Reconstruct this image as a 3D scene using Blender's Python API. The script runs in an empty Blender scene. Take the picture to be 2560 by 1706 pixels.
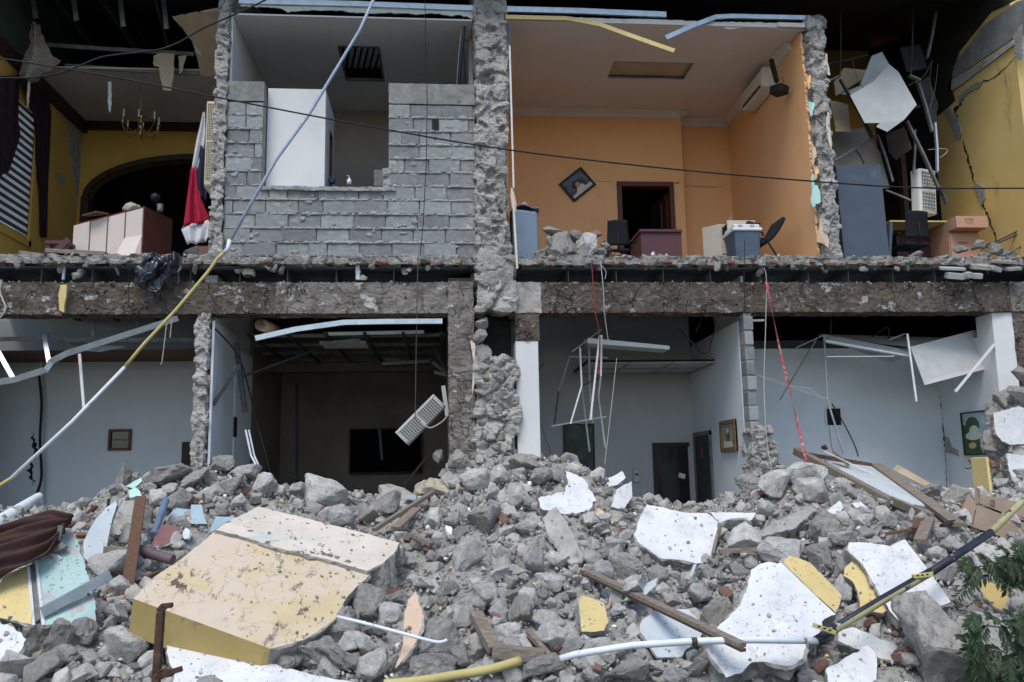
import bpy, bmesh, math, random
import numpy as np
from mathutils import Vector, Matrix, Euler
from math import radians, sin, cos, pi

scene = bpy.context.scene
COL = scene.collection
random.seed(7)
RNG = np.random.default_rng(11)

# ------------------------------------------------------------------ camera
IMG_W, IMG_H, FOC = 2560.0, 1706.0, 2150.0
YAW, PITCH, ROLL = radians(5.0), radians(8.85), radians(1.1)
CAM = Vector((0.0, -10.4, 1.6))
_f = Vector((sin(YAW) * cos(PITCH), cos(YAW) * cos(PITCH), sin(PITCH)))
_r0 = Vector((cos(YAW), -sin(YAW), 0.0))
_u0 = _r0.cross(_f)
CR = _r0 * cos(ROLL) - _u0 * sin(ROLL)
CU = _u0 * cos(ROLL) + _r0 * sin(ROLL)
CF = _f
cam_data = bpy.data.cameras.new('camera')
cam_data.sensor_width = 36.0
cam_data.lens = 36.0 * FOC / IMG_W
cam_data.clip_start = 0.05
cam_data.clip_end = 2000.0
cam = bpy.data.objects.new('camera', cam_data)
COL.objects.link(cam)
cam.matrix_world = Matrix(((CR.x, CU.x, -CF.x, CAM.x), (CR.y, CU.y, -CF.y, CAM.y),
                           (CR.z, CU.z, -CF.z, CAM.z), (0, 0, 0, 1)))
scene.camera = cam

# ------------------------------------------------------------------ sky and sun (open shade, soft light)
SUN_ELEV, SUN_AZ = radians(58.0), radians(200.0)     # azimuth clockwise from +Y: behind the camera
world = bpy.data.worlds.new('World')
scene.world = world
world.use_nodes = True
wn = world.node_tree
wn.nodes.clear()
_sky = wn.nodes.new('ShaderNodeTexSky')
_sky.sky_type = 'NISHITA'
_sky.sun_disc = False
_sky.sun_elevation = SUN_ELEV
_sky.sun_rotation = SUN_AZ
_sky.air_density = 1.0
_sky.dust_density = 1.0
_bg = wn.nodes.new('ShaderNodeBackground')
_bg.inputs['Strength'].default_value = 0.122
_wo = wn.nodes.new('ShaderNodeOutputWorld')
wn.links.new(_sky.outputs[0], _bg.inputs[0])
wn.links.new(_bg.outputs[0], _wo.inputs[0])
_sl = bpy.data.lights.new('sun', 'SUN')
_sl.energy = 1.4
_sl.angle = radians(28.0)
_sl.color = (1.0, 0.965, 0.90)
sun = bpy.data.objects.new('sun', _sl)
COL.objects.link(sun)
_sd = Vector((sin(SUN_AZ) * cos(SUN_ELEV), cos(SUN_AZ) * cos(SUN_ELEV), sin(SUN_ELEV)))
sun.rotation_euler = _sd.to_track_quat('Z', 'Y').to_euler()
sun.location = (0, -8, 20)
scene.view_settings.view_transform = 'Standard'
scene.view_settings.look = 'None'
scene.view_settings.exposure = 0.8
scene.view_settings.gamma = 1.0
scene.cycles.max_bounces = 6
scene.cycles.diffuse_bounces = 4
scene.cycles.use_denoising = True

# ------------------------------------------------------------------ measuring helpers: a point of the place seen at (px, py)
def ray(px, py):
    return CF + CR * ((px - IMG_W / 2) / FOC) - CU * ((py - IMG_H / 2) / FOC)
def P(px, py, Y=0.0):
    d = ray(px, py)
    return CAM + d * ((Y - CAM.y) / d.y)
def PX(px, py, x):
    d = ray(px, py)
    return CAM + d * ((x - CAM.x) / d.x)
def PZ(px, py, z):
    d = ray(px, py)
    return CAM + d * ((z - CAM.z) / d.z)
def on_plane(px, py, p0, n):
    d = ray(px, py)
    return CAM + d * ((p0 - CAM).dot(n) / d.dot(n))
def proj(p):
    v = Vector(p) - CAM
    z = v.dot(CF)
    return IMG_W / 2 + FOC * v.dot(CR) / z, IMG_H / 2 - FOC * v.dot(CU) / z
def inside(px, py, poly):
    c = False
    j = len(poly) - 1
    for i in range(len(poly)):
        xi, yi = poly[i]; xj, yj = poly[j]
        if (yi > py) != (yj > py) and px < (xj - xi) * (py - yi) / (yj - yi + 1e-9) + xi:
            c = not c
        j = i
    return c

# ------------------------------------------------------------------ numpy gradient noise
_perm = RNG.permutation(256)
_perm = np.concatenate([_perm, _perm, _perm])
_grad = RNG.normal(size=(256, 3)); _grad /= np.linalg.norm(_grad, axis=1)[:, None]
def noise(p):
    p = np.asarray(p, float)
    i = np.floor(p).astype(int); f = p - i
    u = f * f * f * (f * (f * 6 - 15) + 10)
    i &= 255
    out = 0
    for dx in (0, 1):
        wx = u[:, 0] if dx else 1 - u[:, 0]
        for dy in (0, 1):
            wy = u[:, 1] if dy else 1 - u[:, 1]
            for dz in (0, 1):
                wz = u[:, 2] if dz else 1 - u[:, 2]
                h = _perm[_perm[_perm[(i[:, 0] + dx) & 255] + ((i[:, 1] + dy) & 255)] + ((i[:, 2] + dz) & 255)]
                g = _grad[h]
                out = out + wx * wy * wz * (g[:, 0] * (f[:, 0] - dx) + g[:, 1] * (f[:, 1] - dy) + g[:, 2] * (f[:, 2] - dz))
    return out
def fbm(p, oct=4, lac=2.1, gain=0.5):
    p = np.asarray(p, float); a = 1.0; s = 0
    for k in range(oct):
        s = s + a * noise(p + 17.3 * k); p = p * lac; a *= gain
    return s
def noise1(x, y=0.0, z=0.0):
    return float(noise(np.array([[x, y, z]]))[0])

# ------------------------------------------------------------------ objects
def link(o, parent=None):
    COL.objects.link(o)
    if parent is not None:
        o.parent = parent
    return o
def wloc(o):
    v = Vector((0, 0, 0))
    while o is not None:
        v += o.location; o = o.parent
    return v
def tag(o, label=None, cat=None, group=None, kind=None):
    if label: o['label'] = label
    if cat: o['category'] = cat
    if group: o['group'] = group
    if kind: o['kind'] = kind
    return o
def T(name, label, cat, loc=(0, 0, 0), group=None):
    o = bpy.data.objects.new(name, None)
    o.empty_display_size = 0.1
    o.location = loc
    link(o)
    return tag(o, label, cat, group)

class MB:
    """collects geometry in world space (or in the frame M) and links it as one mesh object"""
    def __init__(self, M=None):
        self.v = []; self.f = []; self.m = []; self.M = M; self.uv = None
    def add(self, vs, fs, m=0):
        b = len(self.v)
        if self.M is not None:
            vs = [self.M @ Vector(v) for v in vs]
        self.v.extend([tuple(v) for v in vs])
        self.f.extend([tuple(i + b for i in f) for f in fs])
        self.m.extend([m] * len(fs))
        return self
    def box(self, c, s, R=None, m=0):
        c = Vector(c); h = Vector(s) / 2
        vs = [Vector((x * h.x, y * h.y, z * h.z)) for x in (-1, 1) for y in (-1, 1) for z in (-1, 1)]
        if R is not None:
            vs = [R @ v for v in vs]
        return self.add([v + c for v in vs], [(0, 1, 3, 2), (4, 6, 7, 5), (0, 4, 5, 1), (2, 3, 7, 6), (0, 2, 6, 4), (1, 5, 7, 3)], m)
    def bb(self, x0, x1, y0, y1, z0, z1, m=0):
        return self.box(((x0 + x1) / 2, (y0 + y1) / 2, (z0 + z1) / 2), (abs(x1 - x0), abs(y1 - y0), abs(z1 - z0)), None, m)
    def bar(self, a, b, w, h, up=(0, 0, 1), m=0):
        a = Vector(a); b = Vector(b); d = (b - a); L = d.length; d.normalize()
        up = Vector(up)
        if abs(d.dot(up.normalized())) > 0.97:
            up = Vector((0, -1, 0))
        s = d.cross(up).normalized(); t = s.cross(d).normalized()
        vs = []
        for p in (a, b):
            for x, y in ((-1, -1), (1, -1), (1, 1), (-1, 1)):
                vs.append(p + s * (x * w / 2) + t * (y * h / 2))
        return self.add(vs, [(3, 2, 1, 0), (4, 5, 6, 7), (0, 1, 5, 4), (1, 2, 6, 5), (2, 3, 7, 6), (3, 0, 4, 7)], m)
    def channel(self, pts, w, d, t=0.003, up=(0, 0, 1), lips=True, m=0, open_dir=1):
        """folded C profile (web w, flanges d) swept along a polyline; thin metal with real thickness"""
        pts = [Vector(p) for p in pts]
        prof = [(-d, w / 2), (0, w / 2), (0, -w / 2), (-d, -w / 2)]
        inn = [(-d, -w / 2 + t), (-t, -w / 2 + t), (-t, w / 2 - t), (-d, w / 2 - t)]
        loop = [(x * open_dir, y) for x, y in prof + inn]
        n = len(loop); vs = []; fs = []
        for i, p in enumerate(pts):
            dd = (pts[min(i + 1, len(pts) - 1)] - pts[max(i - 1, 0)]).normalized()
            u = Vector(up)
            s = dd.cross(u).normalized(); tt = s.cross(dd).normalized()
            for x, y in loop:
                vs.append(p + s * x + tt * y)
        for i in range(len(pts) - 1):
            for k in range(n):
                a = i * n + k; b = i * n + (k + 1) % n
                fs.append((a, b, b + n, a + n))
        for i in (0, len(pts) - 1):
            o = i * n
            for q in ((0, 1, 6, 7), (1, 2, 5, 6), (2, 3, 4, 5)):
                fs.append(tuple(o + k for k in (q if i == 0 else q[::-1])))
        return self.add(vs, fs, m)
    def tube(self, pts, r, n=8, m=0, rs=None, smooth_pts=0):
        pts = [Vector(p) for p in pts]
        if smooth_pts:
            pts = catmull(pts, smooth_pts)
        vs = []; fs = []
        prev = None
        for i, p in enumerate(pts):
            d = (pts[min(i + 1, len(pts) - 1)] - pts[max(i - 1, 0)])
            if d.length < 1e-9: d = Vector((0, 0, 1))
            d.normalize()
            if prev is None:
                u = Vector((0, 0, 1)) if abs(d.z) < 0.9 else Vector((1, 0, 0))
                s = d.cross(u).normalized()
            else:
                s = (prev - d * prev.dot(d)).normalized()
            prev = s
            t = d.cross(s)
            rr = rs[i] if rs else r
            for k in range(n):
                a = 2 * pi * k / n
                vs.append(p + s * (rr * cos(a)) + t * (rr * sin(a)))
        for i in range(len(pts) - 1):
            for k in range(n):
                a = i * n + k; b = i * n + (k + 1) % n
                fs.append((a, b, b + n, a + n))
        fs.append(tuple(range(n))[::-1]); fs.append(tuple(range((len(pts) - 1) * n, len(pts) * n)))
        return self.add(vs, fs, m)
    def prism(self, poly, vec, m=0, mside=None):
        poly = [Vector(p) for p in poly]; vec = Vector(vec); n = len(poly)
        vs = poly + [p + vec for p in poly]
        self.add(vs, [tuple(range(n))], m)
        b = len(self.v) - 2 * n
        self.f.append(tuple(b + n + k for k in range(n))[::-1]); self.m.append(m if mside is None else mside)
        for k in range(n):
            self.f.append((b + k, b + n + k, b + n + (k + 1) % n, b + (k + 1) % n)); self.m.append(m if mside is None else mside)
        return self
    def lathe(self, c, prof, n=16, m=0, axis=None):
        c = Vector(c)
        A = Matrix.Identity(3)
        if axis is not None:
            A = Vector(axis).to_track_quat('Z', 'Y').to_matrix()
        vs = []; fs = []
        for r, z in prof:
            for k in range(n):
                a = 2 * pi * k / n
                vs.append(c + A @ Vector((r * cos(a), r * sin(a), z)))
        for i in range(len(prof) - 1):
            for k in range(n):
                a = i * n + k; b = i * n + (k + 1) % n
                fs.append((a, b, b + n, a + n))
        fs.append(tuple(range(n))[::-1]); fs.append(tuple(range((len(prof) - 1) * n, len(prof) * n)))
        return self.add(vs, fs, m)
    def grid(self, fn, nu, nv, m=0, thick=0.0):
        """sheet fn(u,v)->point, optional thickness along the local normal"""
        G = [[Vector(fn(i / nu, j / nv)) for j in range(nv + 1)] for i in range(nu + 1)]
        idx = lambda i, j: i * (nv + 1) + j
        vs = [G[i][j] for i in range(nu + 1) for j in range(nv + 1)]
        fs = [(idx(i, j), idx(i + 1, j), idx(i + 1, j + 1), idx(i, j + 1)) for i in range(nu) for j in range(nv)]
        if thick:
            N = len(vs); back = []
            for i in range(nu + 1):
                for j in range(nv + 1):
                    du = G[min(i + 1, nu)][j] - G[max(i - 1, 0)][j]
                    dv = G[i][min(j + 1, nv)] - G[i][max(j - 1, 0)]
                    nn = du.cross(dv)
                    nn = nn.normalized() if nn.length > 1e-9 else Vector((0, 1, 0))
                    back.append(G[i][j] - nn * thick)
            vs = vs + back
            fs = fs + [tuple(N + k for k in f[::-1]) for f in fs]
            ring = [idx(i, 0) for i in range(nu + 1)] + [idx(nu, j) for j in range(1, nv + 1)] + \
                   [idx(i, nv) for i in range(nu - 1, -1, -1)] + [idx(0, j) for j in range(nv - 1, 0, -1)]
            for a, b in zip(ring, ring[1:] + ring[:1]):
                fs.append((b, a, N + a, N + b))
        return self.add(vs, fs, m)
    def build(self, name, mats, parent=None, smooth=False, bevel=0.0, angle=None, sub=0):
        if not isinstance(mats, (list, tuple)):
            mats = [mats]
        v = np.array(self.v, float).reshape(-1, 3)
        loc = None
        if parent is None:
            loc = Vector(((v[:, 0].min() + v[:, 0].max()) / 2, (v[:, 1].min() + v[:, 1].max()) / 2, v[:, 2].min()))
            v = v - np.array(loc)
        else:
            v = v - np.array(wloc(parent))
        me = bpy.data.meshes.new(name)
        me.from_pydata(v.tolist(), [], self.f)
        for mt in mats:
            me.materials.append(MAT[mt] if isinstance(mt, str) else mt)
        if len(mats) > 1:
            me.polygons.foreach_set('material_index', np.array(self.m, 'i'))
        me.update()
        bm = bmesh.new(); bm.from_mesh(me)
        bmesh.ops.recalc_face_normals(bm, faces=bm.faces)
        bm.to_mesh(me); bm.free()
        o = bpy.data.objects.new(name, me)
        if loc is not None:
            o.location = loc
        link(o, parent)
        if smooth or angle:
            me.polygons.foreach_set('use_smooth', [True] * len(me.polygons))
            if angle:
                me.set_sharp_from_angle(angle=radians(angle))
        if sub:
            md = o.modifiers.new('sub', 'SUBSURF'); md.levels = sub; md.render_levels = sub
        if bevel:
            md = o.modifiers.new('bevel', 'BEVEL'); md.width = bevel; md.segments = 2; md.limit_method = 'ANGLE'
        return o

def catmull(pts, k):
    out = []
    n = len(pts)
    for i in range(n - 1):
        p0 = pts[max(i - 1, 0)]; p1 = pts[i]; p2 = pts[i + 1]; p3 = pts[min(i + 2, n - 1)]
        for s in range(k):
            t = s / k
            out.append(0.5 * ((2 * p1) + (p2 - p0) * t + (2 * p0 - 5 * p1 + 4 * p2 - p3) * t * t + (3 * p1 - p0 - 3 * p2 + p3) * t ** 3))
    out.append(pts[-1])
    return out

def mesh_np(name, V, F, mats, parent=None, smooth=True, colors=None, matidx=None, angle=None):
    """fast mesh from numpy arrays of verts and triangles/quads (world coordinates)"""
    me = bpy.data.meshes.new(name)
    V = np.asarray(V, np.float32)
    loc = None
    if parent is None:
        loc = np.array([(V[:, 0].min() + V[:, 0].max()) / 2, (V[:, 1].min() + V[:, 1].max()) / 2, V[:, 2].min()], np.float32)
    else:
        loc = np.array(wloc(parent), np.float32)
    k = F.shape[1]
    me.vertices.add(len(V)); me.vertices.foreach_set('co', (V - loc).ravel())
    me.loops.add(F.size); me.loops.foreach_set('vertex_index', F.astype('i').ravel())
    me.polygons.add(len(F)); me.polygons.foreach_set('loop_start', np.arange(0, F.size, k, dtype='i'))
    me.polygons.foreach_set('use_smooth', np.full(len(F), smooth))
    for mt in (mats if isinstance(mats, (list, tuple)) else [mats]):
        me.materials.append(MAT[mt])
    if matidx is not None:
        me.polygons.foreach_set('material_index', np.asarray(matidx, 'i'))
    me.update(calc_edges=True)
    if colors is not None:
        ca = me.color_attributes.new('tone', 'FLOAT_COLOR', 'POINT')
        c4 = np.ones((len(V), 4), np.float32); c4[:, :3] = colors
        ca.data.foreach_set('color', c4.ravel())
    if angle:
        me.set_sharp_from_angle(angle=radians(angle))
    o = bpy.data.objects.new(name, me)
    if parent is None:
        o.location = loc
    link(o, parent)
    return o

# ------------------------------------------------------------------ materials
MAT = {}
def mat(name, c1, c2=None, scale=6.0, rough=0.85, bump=0.25, bscale=40.0, bdist=0.01, metal=0.0, spots=None, spots2=None,
        rand=0.0, stretch=None, attr=False, contrast=(0.35, 0.65), spec=0.25, cracks=None, detail=6.0, trans=0.0, coat=0.0):
    m = bpy.data.materials.new(name); m.use_nodes = True
    nt = m.node_tree; N = nt.nodes; L = nt.links
    b = N['Principled BSDF']
    b.inputs['Roughness'].default_value = rough
    b.inputs['Metallic'].default_value = metal
    b.inputs['Specular IOR Level'].default_value = spec
    if coat: b.inputs['Coat Weight'].default_value = coat
    tc = N.new('ShaderNodeTexCoord')
    vec = tc.outputs['Object']
    oi = N.new('ShaderNodeObjectInfo')
    add = N.new('ShaderNodeVectorMath'); add.operation = 'MULTIPLY_ADD'
    cmb = N.new('ShaderNodeCombineXYZ')
    for k in range(3): L.new(oi.outputs['Random'], cmb.inputs[k])
    L.new(cmb.outputs[0], add.inputs[0]); add.inputs[1].default_value = (37.0, 53.0, 71.0); L.new(vec, add.inputs[2])
    vec = add.outputs[0]
    if stretch:
        mp = N.new('ShaderNodeMapping'); mp.inputs['Scale'].default_value = stretch
        L.new(vec, mp.inputs[0]); vec = mp.outputs[0]
    n1 = N.new('ShaderNodeTexNoise'); n1.inputs['Scale'].default_value = scale; n1.inputs['Detail'].default_value = detail
    n1.inputs['Roughness'].default_value = 0.62
    L.new(vec, n1.inputs['Vector'])
    rp = N.new('ShaderNodeValToRGB')
    c2 = c2 or tuple(x * 0.72 for x in c1)
    rp.color_ramp.elements[0].position = contrast[0]; rp.color_ramp.elements[0].color = (*c2, 1)
    rp.color_ramp.elements[1].position = contrast[1]; rp.color_ramp.elements[1].color = (*c1, 1)
    L.new(n1.outputs['Fac'], rp.inputs[0])
    col = rp.outputs[0]
    hgt = None
    n2 = N.new('ShaderNodeTexNoise'); n2.inputs['Scale'].default_value = bscale; n2.inputs['Detail'].default_value = 5.0
    n2.inputs['Roughness'].default_value = 0.65
    L.new(vec, n2.inputs['Vector'])
    hgt = n2.outputs['Fac']
    for k, sp in enumerate([s for s in (spots, spots2) if s]):
        # (colour, scale, threshold, softness, height)
        n3 = N.new('ShaderNodeTexNoise'); n3.inputs['Scale'].default_value = sp[1]; n3.inputs['Detail'].default_value = 7.0
        n3.inputs['Roughness'].default_value = 0.68
        a3 = N.new('ShaderNodeVectorMath'); a3.operation = 'ADD'; a3.inputs[1].default_value = (5.1 + 9 * k, 3.7, 8.3 * k)
        L.new(vec, a3.inputs[0])
        last = a3.outputs[0]
        if len(sp) > 5:
            mp3 = N.new('ShaderNodeMapping'); mp3.inputs['Scale'].default_value = sp[5][:3]
            if len(sp) > 6: mp3.inputs['Rotation'].default_value = sp[6]
            L.new(last, mp3.inputs[0]); last = mp3.outputs[0]
        L.new(last, n3.inputs['Vector'])
        mr = N.new('ShaderNodeMapRange'); mr.inputs[1].default_value = sp[2]; mr.inputs[2].default_value = sp[2] + sp[3]
        L.new(n3.outputs['Fac'], mr.inputs[0])
        mx = N.new('ShaderNodeMix'); mx.data_type = 'RGBA'
        L.new(mr.outputs[0], mx.inputs[0]); L.new(col, mx.inputs[6]); mx.inputs[7].default_value = (*sp[0], 1)
        col = mx.outputs[2]
        mh = N.new('ShaderNodeMath'); mh.operation = 'MULTIPLY_ADD'; mh.inputs[1].default_value = sp[4]
        L.new(mr.outputs[0], mh.inputs[0]); L.new(hgt, mh.inputs[2]); hgt = mh.outputs[0]
    if cracks:
        # (scale, width, colour)
        vo = N.new('ShaderNodeTexVoronoi'); vo.feature = 'DISTANCE_TO_EDGE'; vo.inputs['Scale'].default_value = cracks[0]
        dn = N.new('ShaderNodeTexNoise'); dn.inputs['Scale'].default_value = cracks[0] * 2.0; dn.inputs['Detail'].default_value = 4
        L.new(vec, dn.inputs['Vector'])
        mv = N.new('ShaderNodeVectorMath'); mv.operation = 'MULTIPLY_ADD'; mv.inputs[1].default_value = (0.9 / cracks[0],) * 3
        L.new(dn.outputs['Color'], mv.inputs[0]); L.new(vec, mv.inputs[2])
        L.new(mv.outputs[0], vo.inputs['Vector'])
        mr = N.new('ShaderNodeMapRange'); mr.inputs[1].default_value = 0.0; mr.inputs[2].default_value = cracks[1]
        mr.inputs[3].default_value = 1.0; mr.inputs[4].default_value = 0.0
        L.new(vo.outputs['Distance'], mr.inputs[0])
        mx = N.new('ShaderNodeMix'); mx.data_type = 'RGBA'
        L.new(mr.outputs[0], mx.inputs[0]); L.new(col, mx.inputs[6]); mx.inputs[7].default_value = (*cracks[2], 1)
        col = mx.outputs[2]
        mh = N.new('ShaderNodeMath'); mh.operation = 'MULTIPLY_ADD'; mh.inputs[1].default_value = -0.8
        L.new(mr.outputs[0], mh.inputs[0]); L.new(hgt, mh.inputs[2]); hgt = mh.outputs[0]
    if attr:
        at = N.new('ShaderNodeAttribute'); at.attribute_name = 'tone'
        mx = N.new('ShaderNodeMix'); mx.data_type = 'RGBA'; mx.blend_type = 'MULTIPLY'; mx.inputs[0].default_value = 1.0
        L.new(col, mx.inputs[6]); L.new(at.outputs['Color'], mx.inputs[7]); col = mx.outputs[2]
    if rand:
        hs = N.new('ShaderNodeHueSaturation')
        mr = N.new('ShaderNodeMapRange'); mr.inputs[3].default_value = 1 - rand; mr.inputs[4].default_value = 1 + rand
        L.new(oi.outputs['Random'], mr.inputs[0]); L.new(mr.outputs[0], hs.inputs['Value']); L.new(col, hs.inputs['Color'])
        col = hs.outputs[0]
    L.new(col, b.inputs['Base Color'])
    if bump:
        bp = N.new('ShaderNodeBump'); bp.inputs['Strength'].default_value = bump; bp.inputs['Distance'].default_value = bdist
        L.new(hgt, bp.inputs['Height']); L.new(bp.outputs[0], b.inputs['Normal'])
    if trans:
        tr = N.new('ShaderNodeBsdfTranslucent'); ms = N.new('ShaderNodeMixShader'); ms.inputs[0].default_value = trans
        L.new(col, tr.inputs[0]); L.new(b.outputs[0], ms.inputs[1]); L.new(tr.outputs[0], ms.inputs[2])
        L.new(ms.outputs[0], N['Material Output'].inputs[0])
    MAT[name] = m
    return m

G = lambda v, t=0.0: (v * (1 + t), v, v * (1 - t))
# stone, concrete, mortar
mat('stone', (0.50, 0.485, 0.455), (0.33, 0.322, 0.305), 3.0, 0.95, 0.9, 14, 0.012, rand=0.2, spots=((0.58, 0.56, 0.53), 2.4, 0.55, 0.1, 0.3), spots2=((0.24, 0.235, 0.225), 9, .61, .05, -.6), spec=0.1)
mat('stone_tone', (0.47, 0.457, 0.43), (0.30, 0.293, 0.278), 7, 0.95, 0.9, 30, 0.02, attr=True, spots=((0.38, 0.36, 0.33), 3.2, 0.58, 0.1, 0.3), spec=0.1)
mat('dust', (0.46, 0.445, 0.415), (0.33, 0.32, 0.30), 9, 1.0, 1.0, 55, 0.025, spots=((0.24, 0.235, 0.225), 20, 0.6, 0.08, -0.4), spec=0.05)
mat('concrete', (0.42, 0.40, 0.37), (0.26, 0.245, 0.225), 5, 0.95, 0.9, 30, 0.02, spots=((0.42, 0.40, 0.37), 4.0, 0.58, 0.12, 0.3),
    spots2=((0.10, 0.095, 0.085), 14.0, 0.63, 0.08, -0.5), spec=0.1)
mat('concrete_pale', (0.47, 0.445, 0.405), (0.31, 0.292, 0.265), 6, 0.95, 0.9, 34, 0.02, spots=((0.20, 0.185, 0.165), 9.0, 0.6, 0.1, -0.4), spec=0.1)
mat('block', (0.29, 0.30, 0.295), (0.215, 0.222, 0.22), 4, 0.95, 0.7, 60, 0.006, rand=0.24, spots=((0.38, 0.385, 0.37), 2.2, 0.56, 0.12, 0.2), spots2=((0.20, 0.205, 0.20), 3.0, .6, .1, -.2), spec=0.1)
mat('mortar', (0.41, 0.415, 0.40), (0.25, 0.25, 0.24), 12, 0.98, 0.9, 60, 0.012, spec=0.1)
mat('slab_edge', (0.35, 0.335, 0.31), (0.17, 0.16, 0.148), 9, 0.95, 0.9, 30, 0.02, spots=((0.48, 0.46, 0.43), 7, 0.6, 0.06, 0.3), spots2=((0.09, 0.08, 0.07), 8, .6, .06, -.4), spec=0.1)
mat('pale_blue_wall', (0.65, 0.69, 0.70), (0.60, 0.635, 0.645), 1.2, 0.75, 0.12, 60, 0.004, spec=0.3, spots=((0.52, 0.53, 0.52), 1.4, .57, .2, 0.0, (1, 1, .4)))
mat('band', (0.27, 0.275, 0.26), (0.17, 0.175, 0.165), 4, 0.9, 0.6, 40, 0.008, spots=((0.36, 0.40, 0.38), 3.4, 0.6, 0.12, 0.2, (1, 1, 0.45)),
    spots2=((0.09, 0.08, 0.06), 8, 0.6, 0.1, -0.2))
mat('beam', (0.155, 0.125, 0.10), (0.075, 0.06, 0.048), 6, 0.95, 1.0, 26, 0.03, spots=((0.42, 0.40, 0.375), 5.0, 0.575, 0.05, 0.5, (1, 1, 1.5)),
    spots2=((0.22, 0.205, 0.185), 9.0, 0.52, 0.12, 0.35), cracks=(2.2, 0.012, (0.02, 0.018, 0.015)), spec=0.1)
mat('beam_pale', (0.27, 0.245, 0.22), (0.13, 0.115, 0.10), 5, 0.95, 0.9, 24, 0.025, spots=((0.47, 0.45, 0.42), 5.0, 0.58, 0.04, 0.4),
    spots2=((0.07, 0.06, 0.052), 6.0, 0.6, 0.06, -0.4), cracks=(1.9, 0.010, (0.03, 0.028, 0.025)), spec=0.1)
mat('brick', (0.30, 0.165, 0.125), (0.21, 0.12, 0.095), 14, 0.95, 0.7, 50, 0.01, rand=0.2, spots=((0.33, 0.30, 0.27), 9, 0.56, 0.1, 0.3))
# paints and plaster
mat('plaster_white', (0.70, 0.705, 0.70), (0.58, 0.59, 0.59), 4, 0.85, 0.5, 45, 0.008, spots=((0.33, 0.30, 0.27), 34, 0.615, 0.03, -0.6),
    spots2=((0.50, 0.49, 0.47), 4.0, 0.56, 0.14, -0.1), spec=0.2, cracks=(1.5, .0035, (.42, .41, .39)))
mat('plaster_yellow', (0.60, 0.50, 0.32), (0.55, 0.44, 0.26), 3, 0.85, 0.4, 45, 0.006, spots=((0.13, 0.10, 0.085), 9, 0.565, 0.03, -0.5, (1.6, 0.5, 1)),
    spots2=((0.60, 0.50, 0.40), 1.9, 0.42, 0.14, 0.0), spec=0.2, cracks=(.9, .003, (.28, .23, .17)))
mat('plaster_cream', (0.68, 0.61, 0.53), (0.58, 0.51, 0.43), 4, 0.85, 0.4, 45, 0.006, spots=((0.14, 0.11, 0.09), 8, 0.6, 0.03, -0.5),
    spots2=((0.48, 0.53, 0.49), 5, 0.57, 0.1, 0.0, (0.3, 1, 1)), spec=0.2)
mat('plaster_ochre', (0.50, 0.37, 0.15), (0.44, 0.32, 0.12), 3, 0.8, 0.3, 45, 0.005, spec=0.25, spots=((0.30, 0.25, 0.16), 7, .6, .06, -.3))
mat('plaster_sand', (0.66, 0.52, 0.24), (0.58, 0.45, 0.2), 4, 0.85, 0.4, 40, 0.006, spots=((0.34, 0.28, 0.19), 22, 0.61, 0.03, -0.5))
mat('plaster_peach', (0.66, 0.49, 0.37), (0.60, 0.43, 0.32), 4, 0.85, 0.35, 45, 0.006, spots=((0.42, 0.34, 0.28), 24, 0.61, 0.03, -0.5))
mat('plaster_mint', (0.42, 0.56, 0.53), (0.33, 0.46, 0.44), 4, 0.8, 0.35, 40, 0.006, spots=((0.12, 0.13, 0.13), 26, 0.6, 0.03, -0.5),
    spots2=((0.42, 0.38, 0.36), 3.0, 0.56, 0.03, -0.5))
mat('mint_bright', (0.45, 0.68, 0.60), (0.40, 0.62, 0.55), 4, 0.8, 0.2, 40, 0.004)
mat('pale_panel', (0.52, 0.56, 0.58), (0.44, 0.48, 0.5), 3, 0.7, 0.3, 30, 0.006, spots=((0.25, 0.25, 0.25), 18, 0.62, 0.03, -0.4))
mat('blue_panel', (0.36, 0.46, 0.51), (0.29, 0.38, 0.43), 4, 0.7, 0.2, 40, 0.005)
mat('red_panel', (0.25, 0.12, 0.12), (0.19, 0.09, 0.095), 5, 0.7, 0.2, 40, 0.005, spots=((0.36, 0.32, 0.3), 14, 0.6, 0.12, 0.1))
mat('orange_wall', (0.84, 0.48, 0.235), (0.80, 0.445, 0.21), 1.6, 0.75, 0.12, 60, 0.004, spec=0.3, spots=((0.66, 0.36, 0.18), 1.3, .56, .2, 0.0, (1, 1, .45)))
mat('ochre_wall', (0.60, 0.37, 0.09), (0.54, 0.325, 0.075), 1.5, 0.75, 0.12, 60, 0.004, spec=0.3)
mat('yellow_wall', (0.68, 0.49, 0.19), (0.62, 0.43, 0.15), 1.3, 0.75, 0.15, 60, 0.004, spots=((0.30, 0.22, 0.09), 2.5, 0.63, 0.12, 0.0, (1, 1, 0.3)), spec=0.3)
mat('white_wall', (0.68, 0.68, 0.665), (0.62, 0.62, 0.605), 1.2, 0.75, 0.12, 60, 0.004, spec=0.3, spots=((0.52, 0.51, 0.48), 1.4, .56, .2, 0.0, (1, 1, .4)))
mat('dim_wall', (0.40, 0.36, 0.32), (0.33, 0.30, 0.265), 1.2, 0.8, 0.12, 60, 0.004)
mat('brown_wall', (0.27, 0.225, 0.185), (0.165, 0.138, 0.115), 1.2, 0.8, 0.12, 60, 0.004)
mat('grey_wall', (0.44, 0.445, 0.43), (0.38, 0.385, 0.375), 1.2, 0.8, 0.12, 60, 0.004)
mat('ceiling', (0.72, 0.72, 0.705), (0.66, 0.66, 0.645), 1.5, 0.85, 0.1, 60, 0.004, spots=((0.47, 0.44, 0.40), 2.2, 0.62, 0.16, 0.0))
mat('ceiling_orange', (0.70, 0.65, 0.60), (0.65, 0.60, 0.545), 1.3, 0.85, 0.1, 60, 0.004, spots=((0.36, 0.26, 0.18), 1.7, 0.66, 0.1, 0.0))
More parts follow.
